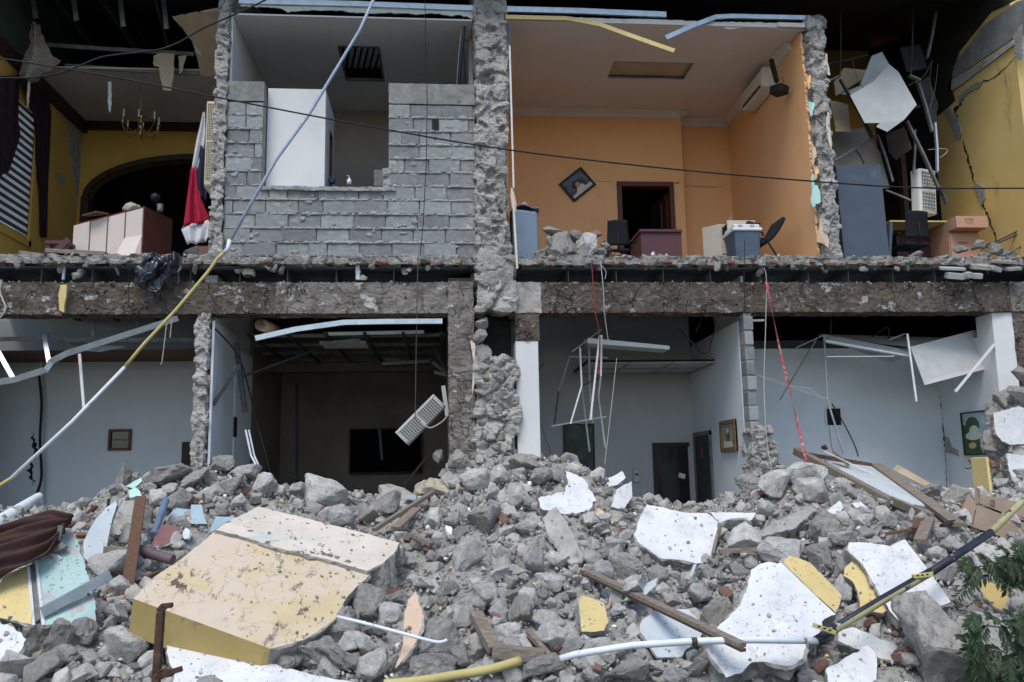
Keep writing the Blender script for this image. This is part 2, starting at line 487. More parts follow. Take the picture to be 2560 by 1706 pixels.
mat('ceiling_left', (0.50, 0.46, 0.41), (0.43, 0.39, 0.345), 1.3, 0.85, 0.1, 60, 0.004)
mat('green_wall', (0.07, 0.10, 0.085), (0.05, 0.07, 0.06), 2, 0.85, 0.2, 40, 0.005)
mat('void', (0.03, 0.028, 0.026), (0.018, 0.017, 0.016), 3, 0.95, 0.3, 20, 0.02)  # near-black colour stands for the darkness of unlit voids
mat('gypsum', (0.44, 0.45, 0.44), (0.37, 0.38, 0.37), 3, 0.9, 0.2, 40, 0.005, spots=((0.30, 0.29, 0.26), 2.4, 0.6, 0.15, 0.0))
mat('tile_board', (0.50, 0.50, 0.48), (0.44, 0.44, 0.42), 9, 0.9, 0.5, 120, 0.004)
mat('gyp_paper', (0.50, 0.40, 0.28), (0.42, 0.33, 0.22), 3, 0.9, 0.3, 30, 0.006)
mat('gyp_edge', (0.62, 0.66, 0.60), (0.52, 0.58, 0.53), 16, 0.9, 0.6, 60, 0.008)
mat('cornice_white', (0.66, 0.64, 0.60), (0.60, 0.58, 0.54), 3, 0.7, 0.1, 40, 0.003)
# wood
mat('wood_dark', (0.045, 0.026, 0.020), (0.028, 0.016, 0.013), 6, 0.5, 0.25, 30, 0.004, stretch=(1, 1, 6))
mat('wood_red', (0.125, 0.035, 0.026), (0.085, 0.024, 0.02), 5, 0.4, 0.1, 30, 0.003, stretch=(1, 1, 5))
mat('wood_plum', (0.105, 0.042, 0.05), (0.085, 0.034, 0.042), 5, 0.5, 0.08, 30, 0.003)
mat('wood_old', (0.30, 0.255, 0.205), (0.15, 0.12, 0.095), 7, 0.9, 0.6, 40, 0.008, stretch=(1, 9, 9), spots=((0.42, 0.38, 0.33), 6, 0.6, 0.08, 0.1))
mat('wood_brown', (0.155, 0.085, 0.055), (0.10, 0.055, 0.036), 6, 0.75, 0.4, 40, 0.006, stretch=(9, 9, 1))
mat('wood_beech', (0.52, 0.30, 0.20), (0.46, 0.26, 0.17), 5, 0.55, 0.1, 30, 0.003, stretch=(1, 1, 6))
mat('laminate_pale', (0.62, 0.54, 0.48), (0.58, 0.50, 0.44), 3, 0.5, 0.06, 30, 0.002)
mat('cardboard', (0.27, 0.20, 0.15), (0.23, 0.17, 0.125), 5, 0.9, 0.25, 40, 0.004)
# metals and plastics
mat('galv', (0.55, 0.60, 0.62), (0.42, 0.47, 0.50), 9, 0.42, 0.15, 40, 0.003, metal=0.75, spots=((0.30, 0.33, 0.34), 12, 0.63, 0.08, 0.0))
mat('galv_dull', (0.19, 0.20, 0.195), (0.12, 0.125, 0.12), 8, 0.6, 0.2, 40, 0.003, metal=0.3)
mat('steel_dark', (0.055, 0.06, 0.063), (0.035, 0.037, 0.04), 8, 0.6, 0.2, 40, 0.003)
mat('deck', (0.17, 0.20, 0.215), (0.11, 0.13, 0.14), 6, 0.6, 0.2, 40, 0.003, metal=0.2)
mat('rust', (0.115, 0.06, 0.038), (0.05, 0.032, 0.025), 14, 0.85, 0.7, 60, 0.006, spots=((0.11, 0.125, 0.10), 11, 0.6, 0.08, 0.2))
mat('tbar_white', (0.72, 0.72, 0.70), (0.66, 0.66, 0.64), 6, 0.5, 0.05, 40, 0.002)
mat('tbar_grey', (0.30, 0.31, 0.31), (0.24, 0.25, 0.25), 6, 0.5, 0.05, 40, 0.002)
mat('brass', (0.42, 0.29, 0.11), (0.28, 0.19, 0.075), 10, 0.35, 0.1, 40, 0.002, metal=0.9)
mat('candle', (0.68, 0.66, 0.60), (0.6, 0.58, 0.52), 6, 0.5, 0.0)
mat('ac_white', (0.70, 0.69, 0.64), (0.65, 0.64, 0.59), 3, 0.45, 0.04, 40, 0.002)
mat('ac_grey', (0.46, 0.475, 0.45), (0.41, 0.42, 0.40), 3, 0.5, 0.04, 40, 0.002)
mat('ac_cream', (0.62, 0.54, 0.40), (0.56, 0.485, 0.35), 3, 0.45, 0.04, 40, 0.002)
mat('slot_black', (0.012, 0.012, 0.012), (0.008, 0.008, 0.008), 5, 0.7, 0.0)
mat('black_plastic', (0.016, 0.017, 0.019), (0.010, 0.011, 0.012), 6, 0.5, 0.1, 40, 0.002)
mat('black_mesh', (0.014, 0.016, 0.019), (0.009, 0.010, 0.012), 60, 0.9, 0.4, 200, 0.003)
mat('screen_black', (0.004, 0.004, 0.005), (0.003, 0.003, 0.004), 5, 0.6, 0.0, spec=0.02)
mat('bag_black', (0.013, 0.016, 0.024), (0.008, 0.010, 0.016), 6, 0.28, 0.3, 16, 0.02, spec=0.6)
mat('pipe_white', (0.72, 0.75, 0.78), (0.62, 0.66, 0.69), 5, 0.5, 0.1, 40, 0.002, spots=((0.16, 0.17, 0.19), 7, 0.6, 0.03, 0.0))
mat('pipe_bluegrey', (0.36, 0.43, 0.53), (0.29, 0.35, 0.44), 6, 0.55, 0.1, 40, 0.002, spots=((0.55, 0.60, 0.66), 9, 0.6, 0.05, 0.0))
mat('pipe_yellow', (0.55, 0.47, 0.20), (0.46, 0.39, 0.15), 6, 0.55, 0.1, 40, 0.002, spots=((0.36, 0.30, 0.14), 9, 0.64, 0.05, 0.0))
mat('pipe_peeling', (0.022, 0.026, 0.036), (0.015, 0.018, 0.025), 6, 0.5, 0.2, 40, 0.003, spots=((0.34, 0.32, 0.17), 4.2, 0.50, 0.03, 0.3),
    spots2=((0.55, 0.58, 0.60), 14, 0.62, 0.03, 0.2))
mat('pipe_blue', (0.16, 0.22, 0.32), (0.12, 0.165, 0.25), 6, 0.55, 0.2, 40, 0.003, spots=((0.36, 0.37, 0.37), 12, 0.6, 0.1, 0.0))
mat('pipe_plum', (0.17, 0.115, 0.135), (0.13, 0.09, 0.105), 6, 0.6, 0.2, 40, 0.003)
mat('bin_blue', (0.085, 0.115, 0.155), (0.07, 0.095, 0.13), 5, 0.55, 0.05, 40, 0.002)
mat('bin_pale', (0.20, 0.26, 0.33), (0.17, 0.225, 0.29), 5, 0.6, 0.05, 40, 0.002)
mat('lid_white', (0.70, 0.72, 0.74), (0.64, 0.66, 0.68), 5, 0.5, 0.0)
mat('file_grey', (0.50, 0.45, 0.37), (0.45, 0.40, 0.33), 4, 0.5, 0.05, 40, 0.002)
mat('locker_blue', (0.075, 0.095, 0.125), (0.06, 0.078, 0.105), 3, 0.5, 0.05, 40, 0.002, spots=((0.11, 0.125, 0.15), 3, 0.6, 0.1, 0.0))
mat('cable_black', (0.014, 0.016, 0.02), None, 6, 0.6, 0.0)
mat('cable_grey', (0.10, 0.095, 0.088), None, 6, 0.7, 0.0)
mat('cable_white', (0.52, 0.50, 0.46), None, 6, 0.6, 0.0)
mat('cable_red', (0.36, 0.05, 0.045), None, 6, 0.6, 0.0)
mat('cable_blue', (0.05, 0.09, 0.2), None, 6, 0.6, 0.0)
mat('tape_red', (0.40, 0.06, 0.07), (0.50, 0.33, 0.32), 30, 0.6, 0.1, 40, 0.002, contrast=(0.40, 0.48))
# cloth, leaves
mat('cloth_maroon', (0.030, 0.016, 0.022), (0.020, 0.011, 0.015), 8, 0.95, 0.2, 120, 0.002)
mat('cloth_brown', (0.070, 0.036, 0.030), (0.050, 0.025, 0.022), 8, 0.95, 0.3, 120, 0.002)
mat('cloth_white', (0.72, 0.73, 0.76), (0.66, 0.67, 0.70), 5, 0.9, 0.1, 100, 0.002, trans=0.15)
mat('cloth_red', (0.40, 0.016, 0.05), (0.34, 0.013, 0.042), 5, 0.9, 0.1, 100, 0.002)
mat('cloth_navy', (0.016, 0.022, 0.055), (0.012, 0.017, 0.042), 5, 0.9, 0.1, 100, 0.002)
mat('cloth_tan', (0.44, 0.39, 0.30), (0.36, 0.31, 0.235), 8, 0.95, 0.4, 40, 0.008)
mat('blind_dark', (0.085, 0.07, 0.062), (0.07, 0.058, 0.05), 6, 0.9, 0.1, 60, 0.002)
mat('blind_sheer', (0.85, 0.85, 0.83), (0.8, 0.8, 0.78), 6, 0.9, 0.0, trans=0.85)
mat('pipe_navy', (0.03, 0.036, 0.05), (0.02, 0.024, 0.034), 6, 0.5, 0.2, 40, 0.003, spots=((0.45, 0.47, 0.48), 11, 0.62, 0.03, 0.2))
mat('pipe_faded', (0.40, 0.38, 0.20), (0.32, 0.30, 0.155), 6, 0.6, 0.2, 40, 0.003, spots=((0.04, 0.045, 0.055), 7, 0.58, 0.03, -0.2))
mat('leaf', (0.06, 0.095, 0.05), (0.032, 0.06, 0.032), 9, 0.6, 0.1, 30, 0.003, spec=0.3, attr=True, trans=0.15)
mat('twig', (0.075, 0.062, 0.045), None, 9, 0.8, 0.2)
# pictures
mat('picture_scene', (0.10, 0.15, 0.17), (0.045, 0.05, 0.045), 5, 0.4, 0.0, contrast=(0.45, 0.55), spots=((0.42, 0.42, 0.38), 7, 0.58, 0.05, 0.0), spots2=((0.12, 0.05, 0.03), 9, 0.6, 0.04, 0.0))
mat('picture_green', (0.035, 0.07, 0.035), (0.018, 0.026, 0.018), 6, 0.35, 0.0, contrast=(0.42, 0.58), spots=((0.10, 0.13, 0.14), 4, 0.58, 0.1, 0.0))
mat('picture_icon', (0.20, 0.28, 0.33), (0.30, 0.24, 0.12), 9, 0.4, 0.0, contrast=(0.45, 0.55), spots=((0.05, 0.045, 0.05), 12, 0.58, 0.04, 0.0))
mat('picture_sky', (0.42, 0.52, 0.54), (0.30, 0.42, 0.45), 5, 0.4, 0.0)
mat('paint_green', (0.05, 0.10, 0.045), (0.03, 0.065, 0.03), 12, 0.5, 0.0)
mat('paint_hat', (0.55, 0.56, 0.50), (0.44, 0.46, 0.40), 9, 0.5, 0.0)
mat('gilt', (0.20, 0.13, 0.06), (0.12, 0.08, 0.035), 20, 0.5, 0.4, 60, 0.004)
mat('asphalt', (0.06, 0.06, 0.058), (0.045, 0.045, 0.044), 20, 0.95, 0.6, 120, 0.005)
mat('glass_dark', (0.02, 0.022, 0.024), None, 5, 0.12, 0.0, spec=0.5)
# ------------------------------------------------------------------ rough masonry, rocks, broken plates
def rough_box(name, x0, x1, y0, y1, z0, z1, mt, parent=None, res=0.03, amp=0.03, scale=7.0, cells=0.0, cell_amp=0.05, seed=0.0,
              taper=None, keep_top=False, smooth=False, pits=()):
    lo = np.array([x0, y0, z0]); hi = np.array([x1, y1, z1]); size = hi - lo
    n = np.maximum(2, np.round(size / res).astype(int))
    V = []; F = []; key = {}
    def vid(i, j, k):
        t = (i, j, k)
        if t not in key:
            key[t] = len(V); V.append(t)
        return key[t]
    for ax in range(3):
        b, c = (ax + 1) % 3, (ax + 2) % 3
        for side in (0, n[ax]):
            for p in range(n[b]):
                for q in range(n[c]):
                    quad = []
                    for dp, dq in ((0, 0), (1, 0), (1, 1), (0, 1)):
                        t = [0, 0, 0]; t[ax] = side; t[b] = p + dp; t[c] = q + dq
                        quad.append(vid(*t))
                    F.append(quad if side else quad[::-1])
    I = np.array(V, float)
    Vp = lo + I / n * size
    nrm = np.zeros_like(Vp)
    for ax in range(3):
        nrm[:, ax] -= (I[:, ax] == 0); nrm[:, ax] += (I[:, ax] == n[ax])
    nrm /= np.maximum(1e-6, np.linalg.norm(nrm, axis=1))[:, None]
    q = Vp * scale + seed * 13.7
    D = np.stack([fbm(q + 31.0 * k, 4, 2.3, .62) for k in range(3)], 1) * amp * .75
    rn = 1 - 2 * np.abs(noise(q * 1.7 + 91))
    nn = (rn - .4) * amp * .8 + fbm(q * 3.7 + 9, 2) * amp * .35
    D += nrm * nn[:, None]
    if cells:
        npt = int(np.prod(size + cells * 1.0) / cells ** 3 * 1.6) + 8
        pts = lo - cells * .5 + np.random.default_rng(int(seed * 10) + 3).random((npt, 3)) * (size + cells)
        qq = Vp + np.stack([noise(Vp * 9 + 5), noise(Vp * 9 + 15), noise(Vp * 9 + 25)], 1) * cells * .25
        d2 = ((qq[:, None, :] - pts[None]) ** 2).sum(2)
        near_ = d2.argmin(1)
        d2.partition(1, axis=1)
        f1 = np.sqrt(d2[:, 0]); f2 = np.sqrt(d2[:, 1])
        edge = np.clip((f2 - f1) / (cells * 0.16), 0, 1)
        rg = np.random.default_rng(int(seed * 10) + 5)
        tilt = rg.normal(size=(npt, 3)) * 0.55; offs = rg.uniform(-.5, .5, npt)
        rel = qq - pts[near_]
        facet = offs[near_] * cell_amp + np.clip((rel * tilt[near_]).sum(1), -cell_amp, cell_amp)
        D += nrm * (facet + (edge - 1) * cell_amp * 0.45)[:, None]
    for (qx, qz, qr, qd) in pits:
        g2 = np.clip(1 - ((Vp[:, 0] - qx) ** 2 + (Vp[:, 2] - qz) ** 2) / qr ** 2, 0, 1) * (Vp[:, 1] < y0 + .05)
        D[:, 1] += np.sqrt(g2) * qd
    Vp = Vp + D
    if taper is not None:
        Vp = taper(Vp)
    return mesh_np(name, Vp, np.array(F), mt, parent, smooth)

_ICO = {}
def ico(sub):
    if sub not in _ICO:
        bm = bmesh.new(); bmesh.ops.create_icosphere(bm, subdivisions=sub, radius=1.0)
        V = np.array([v.co[:] for v in bm.verts]); F = np.array([[v.index for v in f.verts] for f in bm.faces]); bm.free()
        _ICO[sub] = (V / np.linalg.norm(V, axis=1)[:, None], F)
    return _ICO[sub]
def rock_np(seed, sub, planes=9, rough=0.06, cut=0.62):
    """angular broken stone of about unit radius: bevelled hull of random points, skin roughened on the finer levels"""
    r = np.random.default_rng(seed)
    n = int(planes) + 5
    pts = r.normal(size=(n, 3)); pts /= np.linalg.norm(pts, axis=1)[:, None]
    pts *= r.uniform(.80 if cut < .8 else .95, 1.1, n)[:, None]
    bm = bmesh.new()
    for q in pts: bm.verts.new(q)
    res = bmesh.ops.convex_hull(bm, input=list(bm.verts))
    dead = list({g_ for g_ in list(res['geom_interior']) + list(res['geom_unused']) if isinstance(g_, bmesh.types.BMVert)})
    if dead: bmesh.ops.delete(bm, geom=dead, context='VERTS')
    bmesh.ops.dissolve_limit(bm, angle_limit=radians(14), verts=list(bm.verts), edges=list(bm.edges))
    if sub > 1:
        bmesh.ops.bevel(bm, geom=list(bm.edges), offset=.05 if sub < 4 else .07, segments=1, affect='EDGES', clamp_overlap=True)
    bmesh.ops.triangulate(bm, faces=list(bm.faces))
    for k in range({1: 0, 2: 0, 3: 2, 4: 3}[sub]):
        long_ = [e for e in bm.edges if e.calc_length() > {0: .35, 1: .20, 2: .11}[k]]
        if long_:
            bmesh.ops.subdivide_edges(bm, edges=long_, cuts=1, use_grid_fill=True)
            bmesh.ops.triangulate(bm, faces=list(bm.faces))
    bm.normal_update(); bm.verts.index_update()
    V = np.array([v.co[:] for v in bm.verts]); NN = np.array([v.normal[:] for v in bm.verts])
    F = np.array([[v.index for v in f.verts] for f in bm.faces]); bm.free()
    if sub >= 3:
        off = r.uniform(0, 90, 3)
        V = V + NN * ((fbm(V * 2.2 + off, 4, 2.2, .6) * rough * 1.5) + (noise(V * 7 + off) * rough * .5))[:, None]
    return V, F

def mesh_rock(seed, sub, planes, rough, mt, name='stone'):
    V, F = rock_np(seed, sub, planes, rough)
    me = bpy.data.meshes.new(name)
    me.vertices.add(len(V)); me.vertices.foreach_set('co', V.astype(np.float32).ravel())
    me.loops.add(F.size); me.loops.foreach_set('vertex_index', F.astype('i').ravel())
    me.polygons.add(len(F)); me.polygons.foreach_set('loop_start', np.arange(0, F.size, 3, dtype='i'))
    me.polygons.foreach_set('use_smooth', np.full(len(F), True))
    me.materials.append(MAT[mt]); me.update(calc_edges=True); me.set_sharp_from_angle(angle=radians(28))
    return me
EMB = [mesh_rock(8000 + k, 3, 7 + k % 4, .08, ('concrete', 'concrete_pale', 'stone')[k % 3]) for k in range(12)]
EMB_B = [mesh_rock(8100 + k, 2, 6, .08, 'brick') for k in range(3)]
def embed(parent, x0, x1, y, z0, z1, n, rmin, rmax, seed, name='stone', bricks=.06, sides=False, proud=.35):
    r_ = random.Random(seed)
    for k in range(n):
        rad = rmin + (rmax - rmin) * r_.random() ** 1.7
        x, z = r_.uniform(x0, x1), r_.uniform(z0, z1)
        br = r_.random() < bricks
        o = bpy.data.objects.new('brick' if br else name, r_.choice(EMB_B if br else EMB))
        o.location = Vector((x, y + rad * (.55 - proud) * r_.uniform(.6, 1.3), z)) - wloc(parent)
        o.scale = (rad * r_.uniform(.8, 1.4), rad * .7, rad * r_.uniform(.6, 1.0))
        o.rotation_euler = (r_.uniform(-.3, .3), r_.uniform(-.8, .8), r_.uniform(-.4, .4))
        link(o, parent)

# heap surface: crest read off the photograph along the facade, sloping down towards the street
_cpx = [-300, 0, 150, 250, 330, 420, 480, 560, 630, 690, 760, 800, 900, 1000, 1080, 1140, 1200, 1300, 1400, 1470, 1520, 1580, 1680, 1740, 1800, 1870,
        1920, 1980, 2080, 2200, 2300, 2420, 2480, 2560, 2900]
_cpy = [1275, 1275, 1270, 1245, 1200, 1185, 1165, 1160, 1190, 1235, 1235, 1225, 1240, 1245, 1225, 1150, 1132, 1135, 1150, 1172, 1215, 1245, 1262, 1262, 1250,
        1235, 1190, 1190, 1200, 1215, 1225, 1225, 1190, 1170, 1180]
_cw = [P(a, b, 0.0) for a, b in zip(_cpx, _cpy)]
CX = np.array([w.x for w in _cw]); CZ = np.array([w.z for w in _cw])
SLOPE = 0.325
def heap(x, y):
    x = np.asarray(x, float); y = np.asarray(y, float)
    c = np.interp(x, CX, CZ)
    base = 1.52
    f = np.exp(-np.clip(-y, 0, None) / 1.3)
    z = base + (c - base) * f + SLOPE * np.minimum(y, 0)
    n3 = np.stack([x.ravel() * 1.1, y.ravel() * 1.1, np.zeros(x.size)], 1)
    z = z + (fbm(n3 * 1.4, 3) * 0.24).reshape(x.shape) * np.clip(-y * 2, 0.15, 1)
    z = z - np.clip(y - 0.15, 0, None) * 0.9
    toe = np.clip((y + 6.3) / 1.4, 0, 1)
    return np.maximum(z, 0.0) * toe - 0.02 * (1 - toe)
def Gp(px, py, lift=0.0):
    """where the sight line through a pixel meets the heap"""
    d = ray(px, py)
    ts = np.linspace(4.0, 11.5, 300) / d.y * 1.0
    pts = np.array(CAM)[None] + ts[:, None] * np.array(d)[None]
    hz = heap(pts[:, 0], pts[:, 1]) + lift
    below = np.nonzero(pts[:, 2] < hz)[0]
    k = below[0] if len(below) else int(np.argmin(np.abs(pts[:, 2] - hz)))
    return Vector(pts[k])

PLATES = []
KEEP = []       # pixel outlines of pieces that loose stones should not cover

def plane_at(px, py, slope, az, lift=0.03):
    p0 = Gp(px, py) + Vector((0, 0, lift))
    s, a = radians(slope), radians(az)
    return p0, Vector((sin(a) * sin(s), -cos(a) * sin(s), cos(s)))
def jag(pts, n, step=0.05, amp=0.02, straight=()):
    """densify a 3D outline lying in a plane with normal n and make its edges ragged"""
    out = []; flag = []
    for i, p in enumerate(pts):
        q = pts[(i + 1) % len(pts)]
        L = (q - p).length; k = max(1, int(L / step))
        t = n.cross((q - p).normalized()) if L > 1e-6 else Vector((0, 0, 0))
        for s in range(k):
            w = p.lerp(q, s / k)
            a = 0.0 if (i in straight or s == 0) else amp
            w = w + t * (a * (0.9 * float(noise(np.array([[w.x * 11, w.y * 11, w.z * 11]]))[0]) + 0.9 * float(noise(np.array([[w.x * 31, w.y * 31, w.z * 31]]))[0]) + 0.25 * random.uniform(-1, 1)))
            out.append(w); flag.append(i in straight)
    return out, flag
def plate(name, poly, plane, thick, paint, core, label, cat='rubble slab', group=None, parent=None, amp=0.014, step=0.03, straight=(), rough=0.03,
          keep=True, side=None, levels=4, under=0.0, extra=None, margin=1.0):
    """broken piece of wall: painted face of the given outline, ragged core behind it"""
    p0, n = plane
    pts = [on_plane(x, y, p0, n) for x, y in poly]
    # orientation: make the outline counter-clockwise about n
    ar = Vector((0, 0, 0))
    for i in range(len(pts)):
        ar += pts[i].cross(pts[(i + 1) % len(pts)])
    if ar.dot(n) < 0:
        pts = pts[::-1]
        m_ = len(pts)
        straight = tuple((m_ - 2 - s) % m_ for s in straight)
    if keep: KEEP.append(poly)
    PLATES.append((pts, n))
    ring, flag = jag(pts, n, step, amp, straight)
    N = len(ring)
    cen = sum(ring, Vector((0, 0, 0))) / N
    rings = [ring]
    for k in range(1, levels + 1):
        t = thick * k / levels
        rr = []
        for i, p in enumerate(ring):
            out = (p - cen); out -= n * out.dot(n); out.normalize()
            if flag[i]:
                off = 0.0; dn = 0.0
            else:
                nz = fbm(np.array([[p.x * 6 + k * .7, p.y * 6, p.z * 6 + k * 1.3]]), 3)[0]
                off = rough * (1.5 * nz - 0.35 * (k / levels) + random.uniform(-.35, .35)) - under * k / levels
                if k == 1:
                    t = min(.014, thick * .2); off = .022 * max(0, .35 + 2.2 * nz + random.uniform(-.3, .3)) * margin
                dn = rough * random.uniform(-.5, .5)
            rr.append(p - n * (t + dn * .5) + out * off)
        rings.append(rr)
    mb = MB()
    vs = [p for r in rings for p in r]
    fs = [tuple(range(N))]; mi = [0]
    for k in range(levels):
        for i in range(N):
            a = k * N + i; b = k * N + (i + 1) % N
            fs.append((a, a + N, b + N, b))
            mi.append(2 if (flag[i] and side) else 1)
    fs.append(tuple(range(levels * N, (levels + 1) * N))[::-1]); mi.append(1)
    mb.add(vs, fs); mb.m = mi
    ms = [paint, core] + ([side] if side else [])
    if parent is None and extra:
        parent = T(name, label, cat, p0, group)
        o = mb.build('painted_face', ms, parent)
        return parent
    o = mb.build(name, ms, parent)
    if parent is None:
        tag(o, label, cat, group)
    return o

def rock_obj(name, c, rad, seed, mt='stone', sub=3, planes=9, rough=0.06, rot=None, label=None, cat=None, group=None, parent=None, mesh=None, cut=0.62):
    if mesh is None:
        V, F = rock_np(seed, sub, planes, rough, cut)
        me = bpy.data.meshes.new(name)
        me.vertices.add(len(V)); me.vertices.foreach_set('co', V.astype(np.float32).ravel())
        me.loops.add(F.size); me.loops.foreach_set('vertex_index', F.astype('i').ravel())
        me.polygons.add(len(F)); me.polygons.foreach_set('loop_start', np.arange(0, F.size, 3, dtype='i'))
        me.polygons.foreach_set('use_smooth', np.full(len(F), True))
        me.materials.append(MAT[mt]); me.update(calc_edges=True)
        me.set_sharp_from_angle(angle=radians(28))
    else:
        me = mesh
    o = bpy.data.objects.new(name, me)
    o.location = Vector(c) - (wloc(parent) if parent else Vector((0, 0, 0)))
    o.scale = rad
    o.rotation_euler = rot if rot else (random.uniform(0, 6), random.uniform(0, 6), random.uniform(0, 6))
    link(o, parent)
    if label: tag(o, label, cat, group)
    return o

# ------------------------------------------------------------------ ground and mound
g = MB(); g.add([(-120, -120, 0), (120, -120, 0), (120, 120, 0), (-120, 120, 0)], [(0, 1, 2, 3)])
tag(g.build('street_ground', 'asphalt'), kind='structure')
nx, ny = 330, 150
gx = np.linspace(-8.5, 11.0, nx); gy = np.linspace(-6.4, 1.9, ny)
XX, YY = np.meshgrid(gx, gy, indexing='ij')
ZZ = heap(XX, YY) - 0.05
pp = np.stack([XX.ravel() * 5, YY.ravel() * 5, XX.ravel() * 0], 1)
ZZ = ZZ + (fbm(pp, 4) * 0.09).reshape(ZZ.shape)
idx = np.arange(nx * ny).reshape(nx, ny)
Fm = np.stack([idx[:-1, :-1], idx[1:, :-1], idx[1:, 1:], idx[:-1, 1:]], -1).reshape(-1, 4)
tag(mesh_np('rubble_mound', np.stack([XX.ravel(), YY.ravel(), ZZ.ravel()], 1), Fm, 'dust'), kind='structure')
# ------------------------------------------------------------------ the building: one thing, its structural pieces are parts
B = T('damaged_building', 'two storey masonry building with collapsed front wall and open rooms', 'building', (1.2, 3.0, 0.0))
Z1, ZB, ZT = 4.28, 3.58, 3.96          # upper floor level, edge beam underside and top
def bpart(mb, name, mt, label=None, **k):
    o = mb.build(name, mt, k.pop('parent', B), **k)
    if label: o['label'] = label
    return o

# ground floor
bpart(MB().bb(-7, 9, 0.1, 8, 0.0, 0.4), 'ground_floor', 'concrete')
# upper floor slab with a ragged broken edge, in two lengths either side of the pillar
def slab_edge(x0, x1, seed, name='floor_slab'):
    return rough_box(name, x0, x1, -0.10, 0.35, 4.175, Z1 - 0.006, 'slab_edge', B, res=0.020, amp=0.014, scale=9, cells=0.2, cell_amp=0.016, seed=seed)
slab_edge(-6.3, 0.47, 1); slab_edge(0.96, 8.2, 2)
bpart(MB().bb(-6.3, 8.6, 0.36, 7.5, 4.17, Z1), 'floor_plate', 'concrete')
# corrugated deck under the slab and the steel joists that carry it
def deck(x0, x1):
    prof = []
    y = 0.02; k = 0
    while y < 2.2:
        prof.append((y, 4.166 - (0.020 if k % 4 in (1, 2) else 0))); y += 0.018; k += 1
    vs = []; fs = []
    for yy, zz in prof:
        vs += [(x0, yy, zz), (x1, yy, zz)]
    for i in range(len(prof) - 1):
        fs.append((2 * i, 2 * i + 1, 2 * i + 3, 2 * i + 2))
    bpart(MB().add(vs, fs), 'corrugated_deck', 'deck')
deck(-6.3, 0.3); deck(1.05, 8.2)
for px in (-10, 110, 236, 358, 480, 603, 721, 842, 985, 1419, 1538, 1655, 1772, 1895, 2015, 2115, 2225, 2330):
    x = P(px, 680, 0.12).x
    j = MB()
    j.bb(x - .004, x + .004, .06, 2.6, ZT + .005, 4.14); j.bb(x - .03, x + .03, .06, 2.6, ZT, ZT + .006)
    bpart(j, 'joist', 'galv_dull')
# edge beams
def beam(x0, x1, mt, seed, name='edge_beam', z0=ZB, z1=ZT, label=None):
    o = rough_box(name, x0, x1, 0.0, 0.30, z0, z1, mt, B, res=0.026, amp=0.016, scale=9, seed=seed)
    if label: o['label'] = label
    return o
beam(-6.3, -1.95, 'beam', 3, label='dark scabbed stretch of edge beam')
beam(-1.949, 0.13, 'beam_pale', 4, label='paler mottled stretch of edge beam')
beam(1.285, 7.44, 'beam', 5, label='dark edge beam with white cracks')
beam(7.441, 9.0, 'beam_pale', 6)
# columns of the ground storey
rough_box('column', 0.135, 0.44, 0.0, 0.34, 0.4, 3.97, 'beam_pale', B, res=0.028, amp=0.016, scale=8, seed=7)
rough_box('column', 0.955, 1.285, 0.0, 0.34, 3.58, 3.965, 'concrete_pale', B, res=0.03, amp=0.012, scale=8, seed=8)
rough_box('column', 0.955, 1.25, 0.01, 0.34, 3.235, 3.579, 'beam', B, res=0.03, amp=0.014, scale=8, seed=9)
bpart(MB().bb(0.955, 1.235, 0.02, 0.34, 0.4, 3.232), 'column', 'white_wall', 'white plastered column', bevel=.008)
rough_box('column', 7.46, 9.0, 0.02, 0.36, 2.2, 3.575, 'beam', B, res=0.03, amp=0.02, scale=7, seed=10)
o = bpart(MB().add([(7.2, .06, 3.57), (7.46, .03, 3.57), (7.45, .03, 2.1), (7.19, .06, 2.1), (7.2, .4, 3.57), (7.46, .4, 3.57), (7.45, .4, 2.1), (7.19, .4, 2.1)],
         [(0, 3, 2, 1), (4, 5, 6, 7), (0, 4, 7, 3), (1, 2, 6, 5), (0, 1, 5, 4), (2, 3, 7, 6)]), 'column', 'white_wall', 'white plastered corner column')
# central rubble-stone pillar in three stretches, cracked through at floor level
def lean(V):
    V = V.copy(); V[:, 0] += 0.03 * np.sin(V[:, 2] * 2.1); return V
o = rough_box('stone_pillar', 0.50, 0.90, -0.04, 0.40, 4.30, 8.3, 'concrete', B, res=0.019, amp=0.02, scale=8.0, cells=0.2, cell_amp=0.022, seed=12, taper=lean,
              pits=[(.62, 6.62, .11, .10), (.84, 5.95, .05, .07), (.80, 6.05, .04, .06), (.72, 5.35, .07, .08), (.70, 5.12, .08, .08), (.60, 4.85, .04, .06), (.82, 4.86, .035, .06), (.70, 7.3, .05, .06), (.60, 5.7, .05, .05), (.8, 7.0, .05, .05), (.75, 4.6, .04, .05)])
o['label'] = 'rough rubble pillar between the grey and orange rooms'
o = rough_box('pillar_block', 0.475, 0.955, -0.07, 0.40, 3.60, 4.27, 'concrete', B, res=0.02, amp=0.014, scale=7, cells=0.3, cell_amp=0.03, seed=13)
rough_box('dark_gap_backing', 0.50, 0.92, 0.30, 0.5, 0.5, 3.6, 'void', B, res=0.05, amp=0.02, seed=14)  # near-black backing puts the darkness of the gap above the foot into colour
rough_box('pillar_foot', 0.46, 0.945, -0.03, 0.38, 0.9, 3.02, 'concrete_pale', B, res=0.02, amp=0.02, scale=7, cells=0.19, cell_amp=0.05, seed=15)
for k, (px, py, w, h) in enumerate([(1203, 808, 46, 44), (1200, 842, 50, 46), (1206, 885, 58, 60), (1203, 925, 60, 44), (1265, 930, 40, 40), (1220, 975, 70, 34), (1205, 1020, 56, 52)]):
    c = P(px, py, 0.02)
    rock_obj('pillar_stone', c, (w / 400, .12, h / 400), 300 + k, 'concrete_pale', parent=B, rot=(0, random.uniform(-.3, .3), 0))

